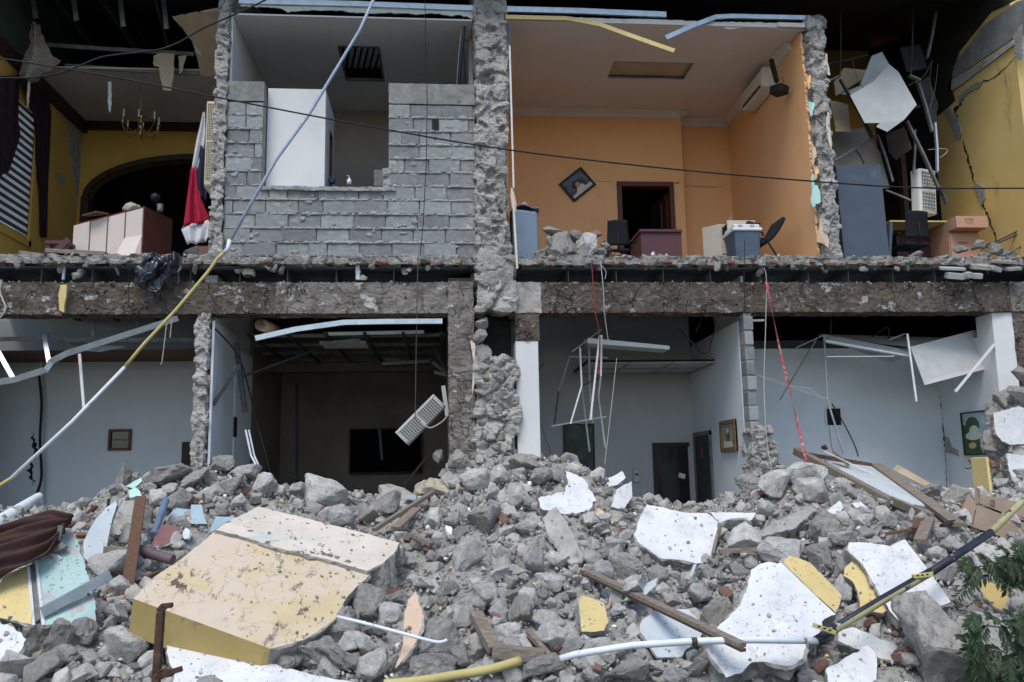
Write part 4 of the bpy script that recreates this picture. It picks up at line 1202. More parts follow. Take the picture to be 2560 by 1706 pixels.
# room 4
Y4 = 1.38
zt4 = P(2000, 872, Y4).z
bpart(MB().bb(3.96, 7.25, Y4, Y4 + .1, .4, zt4), 'back_wall', 'pale_blue_wall', 'pale blue back wall with square hole').location
bpart(MB().bb(3.96, 7.25, Y4 - .002, Y4 + .1, zt4 + .002, zt4 + .12), 'wall_band', 'steel_dark')
bpart(MB().bb(7.2, 7.3, .4, Y4, .4, 3.3), 'side_wall', 'pale_blue_wall')
h0, h1 = P(2065, 1022, Y4), P(2103, 1063, Y4)
wn_ = bpart(MB().bb(h0.x, h1.x, Y4 - .006, Y4 - .001, h1.z, h0.z), 'dark_opening_panel', 'slot_black')  # near-black panel on the wall face paints the darkness of the opening
bpart(MB().bb(h0.x - .03, h0.x, Y4 - .012, Y4 - .001, h1.z, h0.z + .03).bb(h1.x, h1.x + .03, Y4 - .012, Y4 - .001, h1.z, h0.z + .03).bb(h0.x, h1.x, Y4 - .012, Y4 - .001, h0.z, h0.z + .03), 'frame', 'cornice_white', parent=wn_)
crack('crack', [P(2352, 955, Y4), P(2356, 1010, Y4), P(2362, 1090, Y4), P(2364, 1140, Y4)], .024, 'void', seed=11)
crack('crack', [P(2362, 1125, Y4), P(2366, 1200, Y4), P(2368, 1270, Y4)], .006, 'slot_black', seed=12)
poly = [PX(x, y, 7.198) - Vector((.006, 0, 0)) for x, y in [(2362, 1090), (2372, 1095), (2380, 1118), (2395, 1125), (2398, 1142), (2382, 1136), (2364, 1130)]]
bpart(MB().prism(poly, (.004, 0, 0)), 'plaster_loss', 'concrete')
# near-black sheets added to darken the ceilings of the lower rooms
bpart(MB().bb(-6.3, .3, 2.25, 7.4, 4.09, 4.10), 'ceiling_darkener', 'void')
bpart(MB().bb(1.05, 9, 2.25, 7.4, 4.09, 4.10), 'ceiling_darkener', 'void')
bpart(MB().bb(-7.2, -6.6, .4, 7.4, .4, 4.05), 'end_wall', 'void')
# small bricks bedded along the slab edge
rb_ = random.Random(3)
for k in range(30):
    x = rb_.choice([rb_.uniform(-5.3, .4), rb_.uniform(1.1, 6.6)])
    m = MB().box((x, -.10 + rb_.uniform(-.03, .03), 4.19 + rb_.uniform(-.02, .02)), (rb_.uniform(.05, .16), .05, .04), Euler((rb_.uniform(-.2, .2), rb_.uniform(-.15, .15), rb_.uniform(-.3, .3))).to_matrix())
    bpart(m, 'brick', 'brick', bevel=.008)
# clinging lumps of mortar under the slab edge
for k in range(44):
    x = rb_.choice([rb_.uniform(-5.3, .4), rb_.uniform(1.1, 7.6)])
    rock_obj('mortar_lump', (x, rb_.uniform(-.10, .02), 4.15 + rb_.uniform(-.06, .02)), (rb_.uniform(.025, .10), .04, rb_.uniform(.02, .065)), 500 + k, 'concrete_pale', sub=2, parent=B, rough=.14)
# ------------------------------------------------------------------ things in the upper rooms
def frame_at(o, ux, uz):
    ux = Vector(ux).normalized(); uz = Vector(uz); uz = (uz - ux * uz.dot(ux)).normalized(); uy = uz.cross(ux)
    M = Matrix((ux, uy, uz)).transposed().to_4x4(); M.translation = Vector(o); return M
def rbox(m, x0, x1, y0, y1, z0, z1, r, n=4):
    """box with the front-bottom and front-top long edges rounded (profile in yz swept along x)"""
    prof = []
    for cy, cz, a0 in ((y0 + r, z0 + r, pi), (y0 + r, z1 - r, pi / 2)):
        for k in range(n + 1):
            a = (a0 + k / n * pi / 2) if a0 == pi else (pi - k / n * pi / 2)
            prof.append((cy + r * cos(a), cz + (r * sin(a) if a0 != pi else -r * sin(k / n * pi / 2 + 0) if False else r * sin(a))))
    lo = [(y0 + r - r * sin(k / n * pi / 2), z0 + r - r * cos(k / n * pi / 2)) for k in range(n + 1)]
    hi = [(y0 + r - r * cos(k / n * pi / 2), z1 - r + r * sin(k / n * pi / 2)) for k in range(n + 1)]
    prof = lo + hi + [(y1, z1), (y1, z0)]
    N_ = len(prof)
    vs = [(x0, y, z) for y, z in prof] + [(x1, y, z) for y, z in prof]
    fs = [(k, (k + 1) % N_, N_ + (k + 1) % N_, N_ + k) for k in range(N_)] + [tuple(range(N_))[::-1], tuple(range(N_, 2 * N_))]
    return m.add(vs, fs)
def split_ac(label, M, w, h, d, mt='ac_white', grille=True, slot=True, name='air_conditioner', cells=0):
    """wall unit: local x along its width, y towards the back, z up; origin at centre of the front"""
    t = T(name, label, 'air conditioner', M.translation)
    b = MB(M); rbox(b, -w / 2, w / 2, 0, d, -h / 2, h / 2, min(d, h) * .28)
    b.build('casing', mt, t, angle=40)
    if slot:
        MB(M).bb(-w * .42, w * .42, -.004, .03, -h * .42, -h * .30).build('air_outlet', 'slot_black', t)
        MB(M).bb(-w * .42, w * .42, -.012, .004, -h * .29, -h * .265).bb(-w * .42, w * .42, -.010, .004, -h * .37, -h * .355).build('louvre', mt, t)
    if cells:
        MB(M).bb(-w * .44, w * .44, -.003, .01, -h * .40, h * .34).build('grille_back', 'slot_black', t)
        g_ = MB(M)
        for k in range(cells + 1):
            x = -w * .44 + w * .88 * k / cells; g_.bb(x - .004, x + .004, -.009, .0, -h * .41, h * .35)
        for k in range(9):
            z = -h * .40 + h * .74 * k / 8; g_.bb(-w * .445, w * .445, -.008, .0, z - .003, z + .003)
        g_.bb(-.015, .015, -.012, 0, -h * .41, h * .35)
        g_.build('grille', mt, t)
    MB(M).bb(-w / 2 + .005, w / 2 - .005, -.002, .01, h * .36, h * .37).build('panel_seam', 'slot_black', t)
    return t

# chandelier
c0 = P(352, 195, 1.75)
ch = T('chandelier', 'brass candle chandelier hanging by a chain in the ochre room', 'chandelier', P(352, 330, 1.75))
MB().lathe(c0 + Vector((0, 0, -.10)), [(.008, 0), (.03, .02), (.055, .07), (.06, .10)], 14).build('ceiling_rose', 'brass', ch, smooth=True)
hub = P(352, 315, 1.75)
n_l = 14; top = c0 + Vector((0, 0, -.10)); bot = hub + Vector((0, 0, .22))
lk = MB()
for k in range(n_l):
    c = top.lerp(bot, (k + .5) / n_l); r_ = (top - bot).length / n_l * .62
    ring = [c + Vector((cos(a) * .010 * (k % 2), cos(a) * .010 * ((k + 1) % 2), sin(a) * r_)) for a in [2 * pi * q / 10 for q in range(11)]]
    lk.tube(ring, .0028, 5)
lk.build('chain', 'brass', ch)
MB().lathe(hub + Vector((0, 0, -.10)), [(.004, -.06), (.022, -.03), (.012, 0), (.03, .04), (.042, .08), (.02, .12), (.014, .2), (.05, .235), (.012, .27), (.01, .33)], 14).build('stem', 'brass', ch, smooth=True)
for k in range(8):
    a = 2 * pi * k / 8 + .2; d = Vector((cos(a), sin(a), 0)); R1 = .285 if k % 2 else .24
    arm = [hub + d * .02 + Vector((0, 0, -.02)), hub + d * .10 + Vector((0, 0, -.11)), hub + d * .19 + Vector((0, 0, -.10)), hub + d * R1 + Vector((0, 0, -.02)), hub + d * R1 + Vector((0, 0, .02))]
    am = MB().tube(arm, .006, 6, smooth_pts=5).build('arm', 'brass', ch, smooth=True)
    MB().lathe(hub + d * R1 + Vector((0, 0, .015)), [(.005, 0), (.03, .012), (.032, .018), (.012, .02)], 10).build('drip_pan', 'brass', am, smooth=True)
    MB().tube([hub + d * R1 + Vector((0, 0, .03)), hub + d * R1 + Vector((0, 0, .10))], .009, 8).build('candle', 'candle', am)
    MB().lathe(hub + d * R1 + Vector((0, 0, .10)), [(.006, 0), (.011, .02), (.008, .04), (.001, .06)], 8).build('bulb', 'candle', am, smooth=True)
    MB().lathe(hub + d * (R1 * .8) + Vector((0, 0, -.15)), [(.001, 0), (.008, .02), (.002, .05)], 6).build('pendant', 'glass_dark', am, smooth=True)

# flag on a stand
fp = P(515, 285, .55); fb = Vector((fp.x + .035, .55, Z1))
fl = T('flag', 'white, navy and red cloth flag hanging on a wooden pole', 'flag', fb)
MB().tube([fb + Vector((-.02, 0, .1)), fp + Vector((0, 0, .08))], .016, 10).build('pole', 'wood_red', fl, smooth=True)
MB().lathe(fp + Vector((0, 0, .08)), [(.012, 0), (.02, .02), (.004, .06)], 10).build('finial', 'wood_red', fl, smooth=True)
MB().add([(fb.x - .13, .42, Z1), (fb.x + .13, .42, Z1), (fb.x + .13, .68, Z1), (fb.x - .13, .68, Z1), (fb.x - .08, .47, Z1 + .26), (fb.x + .08, .47, Z1 + .26), (fb.x + .08, .63, Z1 + .26), (fb.x - .08, .63, Z1 + .26)],
         [(3, 2, 1, 0), (4, 5, 6, 7), (0, 1, 5, 4), (1, 2, 6, 5), (2, 3, 7, 6), (3, 0, 4, 7)]).build('stand', 'wood_red', fl)
def drape(outl, outr, y0, folds, depth, ph=0.):
    def fn(u, v):
        a = Vector((np.interp(v, [k / (len(outl) - 1) for k in range(len(outl))], [p.x for p in outl]), 0, np.interp(v, [k / (len(outl) - 1) for k in range(len(outl))], [p.z for p in outl])))
        b = Vector((np.interp(v, [k / (len(outr) - 1) for k in range(len(outr))], [p.x for p in outr]), 0, np.interp(v, [k / (len(outr) - 1) for k in range(len(outr))], [p.z for p in outr])))
        p = a.lerp(b, u)
        y = y0 + depth * sin(u * folds * 2 * pi + ph + v * 1.3) * (.35 + .65 * v) + depth * .5 * sin(u * folds * 4.3 + v * 4)
        return Vector((p.x, y, p.z + .01 * sin(u * 9)))
    return fn
Yf = .50
def fpz(*pts): return [P(x, y, Yf) for x, y in pts]
MB().grid(drape(fpz((507, 280), (490, 350), (478, 425)), fpz((512, 283), (514, 330), (512, 365), (500, 425)), Yf, 2, .02), 16, 14, thick=.003).build('white_cloth', 'cloth_white', fl, smooth=True)
MB().grid(drape(fpz((476, 425), (466, 500), (458, 568)), fpz((497, 415), (503, 500), (528, 555)), Yf - .01, 2.5, .03), 22, 16, thick=.003).build('red_cloth', 'cloth_red', fl, smooth=True)
MB().grid(drape(fpz((458, 566), (452, 573), (468, 612)), fpz((529, 550), (530, 560), (516, 606)), Yf, 2.5, .025), 20, 8, thick=.003).build('white_hem', 'cloth_white', fl, smooth=True)
MB().grid(drape(fpz((503, 365), (491, 430), (494, 465), (508, 500)), fpz((518, 380), (521, 440), (522, 480), (518, 508)), Yf - .04, 1.6, .025, 1), 14, 16, thick=.003).build('navy_cloth', 'cloth_navy', fl, smooth=True)

# floor-standing cooling unit by the broken wall
ac1 = T('air_conditioner', 'tall cream floor standing air conditioner beside the flag', 'air conditioner', P(540, 500, .32))
q0, q1 = P(519, 252, .3), P(556, 470, .3)
m = MB(); rbox(m, q0.x, -2.75, .28, .62, q1.z, q0.z, .05); m.build('casing', 'ac_cream', ac1, angle=40)
MB().add([(q0.x + .01, .29, q1.z), (-2.76, .29, q1.z), (-2.76, .5, q1.z - .18), (q0.x + .1, .5, q1.z - .16), (q0.x + .01, .6, q1.z), (-2.76, .6, q1.z)], [(0, 1, 2, 3), (0, 3, 4), (1, 5, 2), (3, 2, 5, 4)]).build('lower_cover', 'ac_cream', ac1)
gz0, gz1 = P(525, 447, .28).z, P(525, 260, .28).z; gx0, gx1 = q0.x + .015, q0.x + .095
MB().bb(gx0, gx1, .272, .29, gz0, gz1).build('grille_back', 'slot_black', ac1)
g_ = MB()
for k in range(44): z = gz0 + (gz1 - gz0) * k / 43; g_.bb(gx0, gx1, .266, .28, z - .0035, z + .0035)
for k in range(5): x = gx0 + (gx1 - gx0) * k / 4; g_.bb(x - .003, x + .003, .264, .28, gz0, gz1)
g_.bb(gx0 - .004, gx1 + .004, .262, .28, (gz0 + gz1) / 2 - .02, (gz0 + gz1) / 2 + .0)
g_.build('grille', 'ac_cream', ac1)
MB().tube([P(556, 252, .33), P(552, 243, .33), P(554, 232, .33), P(560, 225, .3)], .008, 6, smooth_pts=4).build('hose', 'cable_white', ac1)

# sideboard with four pale doors
A = P(172, 557, .55); Bc = P(357, 518, .35); Dd = P(428, 541, 1.0)
hgt_ = Bc.z - Z1
ax = Vector((Bc.x - A.x, -.22, 0)); 
sbM = frame_at((A.x, .70, Z1), (Bc.x - A.x, -.30, 0), (0, 0, 1))
W_ = Vector((Bc.x - A.x, -.30, 0)).length
sb = T('sideboard', 'mahogany sideboard with four pale doors and open flap', 'cabinet', (A.x + .5, .6, Z1))
tz0, tz1 = A.z - Z1 + .03, hgt_ + .03
MB(sbM).add([(0, 0.01, 0), (W_, .01, 0), (W_, .6, 0), (0, .6, 0), (0, .01, tz0), (W_, .01, tz1), (W_, .6, tz1), (0, .6, tz0)], [(3, 2, 1, 0), (4, 5, 6, 7), (0, 1, 5, 4), (1, 2, 6, 5), (2, 3, 7, 6), (3, 0, 4, 7)]).build('carcass', 'wood_red', sb)
for k in range(4):
    a, b = W_ * (k + .04) / 4, W_ * (k + .96) / 4
    za, zb = tz0 + (tz1 - tz0) * (k / 4) - .03, tz0 + (tz1 - tz0) * ((k + 1) / 4) - .03
    MB(sbM).add([(a, -.012, .03), (b, -.012, .03), (b, -.012, zb), (a, -.012, za), (a, .009, .03), (b, .009, .03), (b, .009, zb), (a, .009, za)], [(3, 2, 1, 0), (4, 5, 6, 7), (0, 1, 5, 4), (1, 2, 6, 5), (2, 3, 7, 6), (3, 0, 4, 7)]).build('door', 'laminate_pale', sb)
fl_ = [P(288, 638, -.02), P(335, 640, .0), P(355, 588, .22), P(312, 595, .22)]
tag(MB().prism(fl_, (0, .015, .004)).build('loose_board', ['laminate_pale', 'wood_beech']), 'pale loose board leaning against the sideboard front', 'board')
# things on the sideboard
o = T('desk_fan', 'small dark round fan standing on the sideboard', 'fan', P(388, 516, .62))
c = P(388, 495, .62)
MB().lathe(c, [(.06, 0), (.062, .02), (.045, .05), (.012, .07)], 16, axis=(.5, -1, .1)).build('fan_head', 'black_plastic', o, smooth=True)
MB().tube([c + Vector((.01, .02, 0)), P(392, 516, .62)], .012, 8).build('stem', 'black_plastic', o)
tag(MB().lathe(P(400, 530, .6), [(.035, 0), (.038, .02), (.036, .1), (.030, .1), (.03, .02)], 14).build('steel_mug', 'galv_dull', smooth=True), 'small grey mug beside the fan on the sideboard', 'mug')
def crumple(fn, nu, nv, amp, fr=6., seed=0.):
    def g2(u, v):
        p = Vector(fn(u, v)); q = np.array([[p.x * fr + seed, p.y * fr, p.z * fr]])
        return p + Vector((fbm(q, 3)[0], fbm(q + 20, 3)[0], fbm(q + 40, 3)[0])) * amp
    return g2
def blob_cloth(name, c, rx, ry, rz, mt, label, cat, amp=.05, fr=9, seed=0, cut=-.35, n=(36, 22), **kw):
    c = Vector(c)
    def fn(u, v):
        th = u * 2 * pi; ph = cut * pi / 2 + (pi / 2 - cut * pi / 2) * v * .999
        return c + Vector((rx * cos(ph) * cos(th), ry * cos(ph) * sin(th), rz * sin(ph)))
    o = MB().grid(crumple(fn, 0, 0, amp, fr, seed), *n, thick=.004).build(name, mt, smooth=True)
    return tag(o, label, cat)
blob_cloth('crumpled_cloth', P(330, 522, .55), .11, .09, .07, 'cloth_tan', 'crumpled pale cloth lying on top of the sideboard', 'cloth', .03, 14)
m = MB().prism([P(205, 540, .5), P(240, 530, .45), P(272, 536, .5), P(225, 543, .6)], (0, .0, .012)); tag(m.build('wooden_board', 'wood_brown'), 'thin brown board lying across the sideboard top', 'board')
# broken chair / low plum table left of the sideboard
o = T('broken_table', 'broken plum coloured low table left of the sideboard', 'table', P(140, 630, .5))
MB().bb(*[v for pr in ((P(116, 630, .5).x, P(172, 630, .5).x), (.45, .8)) for v in pr], Z1 + .28, Z1 + .32).build('table_top', 'wood_plum', o)
for x in (P(122, 630, .5).x, P(165, 630, .5).x): MB().bb(x - .025, x + .025, .47, .52, Z1, Z1 + .28).build('leg', 'wood_plum', o)
MB().bar(P(132, 634, .4), P(172, 598, .4), .02, .07).build('brace', 'wood_plum', o)
# curtains
def curtain(name, label, pl, pr, x_wall, folds, mt='cloth_maroon'):
    def fn(u, v):
        L = [PX(a, b, x_wall) for a, b in pl]; R = [PX(a, b, x_wall) for a, b in pr]
        ks = [k / (len(L) - 1) for k in range(len(L))]
        a = Vector([np.interp(v, ks, [p[i] for p in L]) for i in range(3)]); ks = [k / (len(R) - 1) for k in range(len(R))]
        b = Vector([np.interp(v, ks, [p[i] for p in R]) for i in range(3)])
        p = a.lerp(b, u); p.x += .06 + .035 * sin(u * folds * 2 * pi + v * .8) + .012 * sin(u * folds * 4.7 + v * 3)
        return p
    return tag(MB().grid(fn, 40, 14, thick=.004).build(name, mt, smooth=True), label, 'curtain')
curtain('curtain', 'dark maroon curtain hanging left of the striped blind', [(-60, 190), (-50, 330), (-40, 450)], [(38, 190), (30, 300), (34, 340), (5, 430)], LX, 4)
curtain('curtain', 'dark maroon curtain gathered right of the striped blind', [(30, 185), (62, 260), (78, 320), (76, 390), (92, 470), (95, 590)], [(100, 200), (115, 280), (112, 360), (108, 440), (106, 520), (100, 595)], LX, 3)
# torn ceiling scraps and paper hanging from the broken ceiling
def scrap(name, label, pts, Y0, Y1_, mt, cat='ceiling scrap', t=.012, amp=.02, edge='gyp_edge'):
    n = len(pts); poly = []
    ys = [p[1] for p in pts]; lo, hi = min(ys), max(ys)
    for (x, y) in pts:
        poly.append(P(x, y, Y0 + (Y1_ - Y0) * (y - lo) / max(1, hi - lo)))
    dense = []
    for i, p in enumerate(poly):
        q = poly[(i + 1) % n]; k = max(1, int((q - p).length / .04))
        for s in range(k): dense.append(p.lerp(q, s / k) + Vector((random.uniform(-1, 1), random.uniform(-.6, .6), random.uniform(-1, 1))) * amp * .35)
    return tag(MB().prism(dense, (0, t, .003), 0, 1).build(name, [mt, edge]), label, cat)
scrap('ceiling_board', 'torn tan ceiling board slanting up to the broken wall end', [(430, 42), (550, 20), (556, 188), (500, 190), (497, 160), (480, 105), (455, 70)], .05, 1.1, 'gyp_paper')
scrap('ceiling_board', 'tan plaster flap hanging below the steel runner near the chandelier', [(383, 140), (400, 133), (436, 135), (434, 190), (428, 228), (408, 226), (396, 168), (384, 166)], 1.15, 1.15, 'gyp_paper')
scrap('ceiling_board', 'narrow tan plaster strip hanging right of the larger flap', [(446, 140), (466, 138), (455, 180), (449, 184)], 1.15, 1.15, 'gyp_paper')
scrap('paper_scrap', 'white torn strip hanging from the ceiling left of the chandelier', [(270, 205), (278, 205), (278, 270), (274, 283), (270, 260)], 1.28, 1.28, 'gyp_edge')
def rag(name, label, pl, pr, Y, mt, amp=.035):
    L = [P(a, b, Y) for a, b in pl]; R = [P(a, b, Y) for a, b in pr]
    def fn(u, v):
        ks = [k / (len(L) - 1) for k in range(len(L))]; a = Vector([np.interp(v, ks, [p[i] for p in L]) for i in range(3)])
        ks = [k / (len(R) - 1) for k in range(len(R))]; b = Vector([np.interp(v, ks, [p[i] for p in R]) for i in range(3)])
        p = a.lerp(b, u); return p + Vector((0, .06 * sin(u * 7 + v * 3), 0))
    return tag(MB().grid(crumple(fn, 0, 0, amp, 9, 2.), 24, 22, thick=.004).build(name, mt, smooth=True), label, 'ceiling scrap')
rag('hanging_rag', 'crumpled grey insulation sheet hanging over the left window', [(78, 60), (72, 105), (52, 145), (42, 180), (66, 200)], [(92, 60), (112, 110), (130, 135), (155, 152), (85, 205)], .75, 'wood_old')
scrap('paper_scrap', 'thin tan strip dangling below the grey insulation sheet', [(70, 198), (76, 196), (74, 240), (70, 270), (66, 268)], .75, .75, 'gyp_paper', t=.006)
# planks, stone and bag lying on the floor edge
tag(MB().bar(P(52, 632, -.02), P(115, 640, -.05), .10, .03).build('plank', 'wood_old', bevel=.004), 'short weathered plank at the far left of the slab edge', 'plank')
tag(MB().bar(P(118, 629, -.02), P(268, 637, -.02), .12, .05).build('plank', 'wood_old', bevel=.004), 'long weathered plank lying below the sideboard', 'plank')
rock_obj('stone', P(478, 627, -.02), (.11, .10, .10), 61, 'concrete', rough=.05, planes=5, cut=.85, label='round pitted stone on the slab edge below the flag', cat='stone')
bagc = P(392, 678, -.17)
bg = T('trash_bag', 'black plastic bag hanging over the slab edge below the sideboard', 'bag', P(392, 735, -.17))
def bagf(pl, pr, Y, seed):
    L = [P(a, b, Y) for a, b in pl]; R = [P(a, b, Y) for a, b in pr]
    def fn(u, v):
        ks = [k / (len(L) - 1) for k in range(len(L))]; a = Vector([np.interp(v, ks, [p[i] for p in L]) for i in range(3)])
        ks = [k / (len(R) - 1) for k in range(len(R))]; b = Vector([np.interp(v, ks, [p[i] for p in R]) for i in range(3)])
        p = a.lerp(b, u); p.y += -.10 * sin(pi * u) * (.5 + .5 * sin(pi * v)) - .03 * sin(u * 11 + v * 4); return p
    return crumple(fn, 0, 0, .05, 8, seed)
MB().grid(bagf([(372, 632), (345, 670), (326, 710)], [(432, 650), (420, 695), (398, 738)], -.14, 1), 34, 26, thick=.004).build('bag_body', 'bag_black', bg, smooth=True)
MB().grid(bagf([(415, 640), (412, 680), (408, 712)], [(450, 632), (455, 668), (442, 712)], -.16, 5), 24, 22, thick=.004).build('bag_flap', 'bag_black', bg, smooth=True)

# --- grey room bits
wbm = T('wire_bundle', 'bundle of blue and black wires hanging in the grey room corner', 'wires', P(1150, 200, .4))
for k, (a, b, c_, mt) in enumerate([((1160, 38), (1152, 120), (1145, 210), 'cable_blue'), ((1164, 36), (1156, 130), (1149, 212), 'cable_black'), ((1158, 40), (1148, 125), (1142, 212), 'cable_white'), ((1166, 40), (1160, 110), (1150, 208), 'cable_blue'),
                                   ((1172, 105), (1160, 108), (1164, 210), 'cable_black')]):
    MB().tube([P(*a, .12), P(*b, .25), P(*c_, .45)], .006, 6, smooth_pts=6).build('wire', mt, wbm)
tag(MB().bb(P(1174, 100, .5).x, P(1184, 100, .5).x, .45, .9, P(1180, 212, .5).z, P(1180, 102, .5).z).build('switch_panel', 'ac_grey', bevel=.01), 'narrow grey electrical panel on the right wall of the grey room', 'panel')
tag(MB().bb(P(935, 430, .5).x, P(960, 430, .5).x, .45, .62, P(940, 470, .5).z, P(940, 428, .5).z).build('dispenser_box', 'galv_dull', bevel=.012), 'small metal dispenser on the sill of the grey room', 'dispenser')
o = T('soap_bottle', 'small white pump bottle on the window sill', 'bottle', P(873, 460, .3)); c = P(873, 462, .3)
MB().lathe(c, [(.03, 0), (.03, .06), (.012, .075), (.01, .09)], 12).build('bottle', 'lid_white', o, smooth=True)
MB().tube([c + Vector((0, 0, .09)), c + Vector((0, 0, .115)), c + Vector((-.03, 0, .115))], .005, 6).build('pump', 'lid_white', o)
o = T('blue_basket', 'small blue plastic basket with handle on the window sill', 'basket', P(830, 460, .35)); c = P(830, 458, .35)
MB().lathe(c, [(.04, 0), (.055, .045), (.05, .045), (.036, .006)], 12).build('tub', 'cable_blue', o)
MB().tube([c + Vector((-.05, 0, .04)), c + Vector((-.02, 0, .075)), c + Vector((.03, 0, .075)), c + Vector((.055, 0, .04))], .005, 6).build('handle', 'cable_blue', o)
tag(MB().bb(P(798, 466, .2).x, P(852, 466, .2).x, .06, .18, 5.168, 5.185).bb(P(850, 466, .2).x, P(930, 470, .2).x, .05, .19, 5.168, 5.178).build('sill_board', 'galv_dull'), 'thin grey board lying on the window sill', 'board')

# ceiling edge channels (galvanised track) along the front of the rooms
tag(MB().channel([P(597, 2, -.03), P(890, 9, -.03), P(1184, 20, -.03)], .07, .04, up=(0, 0, 1)).build('metal_track', 'galv'), 'long galvanised track along the grey room ceiling edge', 'metal track')
scrap('plaster_edge', 'ragged mint edged ceiling board above the grey room', [(600, 8), (700, 14), (890, 18), (1183, 26), (1183, 46), (1150, 38), (1120, 40), (1080, 32), (1050, 36), (970, 32), (900, 33), (850, 27), (770, 26), (720, 30), (700, 20), (600, 15)], .0, .0, 'gyp_edge', t=.02, amp=.02)
tag(MB().channel([P(1264, 22, -.03), P(1450, 27, -.03), P(1666, 36, -.03)], .075, .04).build('metal_track', 'galv'), 'straight galvanised track over the left half of the orange room', 'metal track')
tag(MB().channel([P(1665, 94, -.22), P(1730, 65, -.12), P(1790, 42, -.05), P(1830, 40, -.03), P(2015, 44, -.03)], .06, .035).build('metal_track', 'galv'), 'bent galvanised track over the right half of the orange room', 'metal track')
scrap('plaster_edge', 'ragged cream edge of ceiling board above the orange room', [(1264, 38), (1430, 44), (1660, 50), (1790, 55), (2014, 58), (2014, 76), (1950, 74), (1880, 66), (1820, 74), (1795, 62), (1740, 66), (1715, 72), (1690, 58), (1640, 62), (1560, 54), (1480, 56), (1400, 53), (1264, 48)], .0, .0, 'cornice_white', t=.02, amp=.02)
m = MB()
pl = [P(1264, 43, -.06), P(1420, 47, -.06), P(1500, 62, -.10), P(1600, 98, -.2), P(1686, 128, -.3)]
for a, b in zip(pl, pl[1:]): m.bar(a, b, .02, .055, m=0)
tag(m.build('trim_strip', 'plaster_sand'), 'yellow wooden trim strip hanging loose from the orange room ceiling', 'trim')
tag(MB().bar(P(1945, 62, -.05), P(2012, 64, -.05), .02, .06).build('trim_strip', 'plaster_cream'), 'short cream trim left at the right end of the ceiling', 'trim')

# --- orange room furniture
M = frame_at(PX(1905, 240, OX1) + Vector((-.24, 0, 0)), (0, -1, .0), (.0, 0, 1))
a0, a1 = PX(1880, 258, OX1), PX(1938, 205, OX1)
M = frame_at(Vector((OX1 - .23, (a0.y + a1.y) / 2 - .1, (a0.z + a1.z) / 2 + .0)), (0, -1, 0), (0, 0, 1))
split_ac('white wall air conditioner on the orange side wall', M, .85, .30, .215)
o = T('projector', 'black projector on a bracket in the corner above the air conditioner', 'projector', P(1945, 230, .35))
MB().bar(P(1928, 150, .55), P(1942, 205, .45), .05, .05).build('bracket', 'black_plastic', o)
MB().box(P(1948, 226, .42), (.17, .2, .12), Euler((.15, .1, .5)).to_matrix()).build('body', 'black_plastic', o, bevel=.01)
MB().tube([P(1940, 205, .42), P(1952, 195, .40), P(1958, 203, .40), P(1952, 220, .40)], .004, 5, smooth_pts=4).build('cable', 'cable_black', o)
# crooked framed picture
def picture(label, corners, Y=None, X_=None, frame='wood_dark', img='picture_scene', fw=.035, off=.03, mat_b=None, name='framed_picture'):
    pts = [P(x, y, Y - off) if Y is not None else PX(x, y, X_ - off) for x, y in corners]
    c = sum(pts, Vector((0, 0, 0))) / 4
    ux = (pts[1] - pts[0]); uz = (pts[0] - pts[3]); w, h = (ux.length + (pts[2] - pts[3]).length) / 2, (uz.length + (pts[1] - pts[2]).length) / 2
    M = frame_at(c, ux, uz)
    t = T(name, label, 'picture', c)
    MB(M).bb(-w / 2, w / 2, .003, .02, -h / 2, h / 2).build('picture_sheet', img, t)
    f = MB(M).bb(-w / 2, -w / 2 + fw, -.014, .02, -h / 2, h / 2).bb(w / 2 - fw, w / 2, -.014, .02, -h / 2, h / 2).bb(-w / 2 + fw, w / 2 - fw, -.013, .02, -h / 2, -h / 2 + fw).bb(-w / 2 + fw, w / 2 - fw, -.013, .02, h / 2 - fw, h / 2)
    f.build('frame', frame, t)
    return t, M, w, h
t, M, w, h = picture('dark framed picture hanging crooked on the orange wall', [(1398, 460), (1452, 417), (1490, 462), (1435, 506)], OY)
# a seated figure in the picture: painted shapes, no known work
def shape(t, M, pts, mt, d=0.0, name='painted_shape'):
    MB(M).prism([(x, -d, z) for x, z in pts], (0, .003, 0)).build(name, mt, t)
def ell(cx, cz, rx, rz, n=18, a0=0): return [(cx + rx * cos(2 * pi * k / n + a0), cz + rz * sin(2 * pi * k / n + a0)) for k in range(n)]
shape(t, M, [(-w * .42, -h * .42), (w * .42, -h * .42), (w * .42, -h * .24), (-w * .42, -h * .28)], 'cornice_white', .001, 'paper_border')
shape(t, M, ell(-w * .05, h * .0, w * .17, h * .2), 'wood_dark', .002)
shape(t, M, ell(w * .0, h * -.02, w * .09, h * .12), 'wood_beech', .004)
shape(t, M, [(-w * .2, -h * .27), (w * .2, -h * .25), (w * .14, -h * .08), (-w * .1, -h * .1)], 'cornice_white', .003)
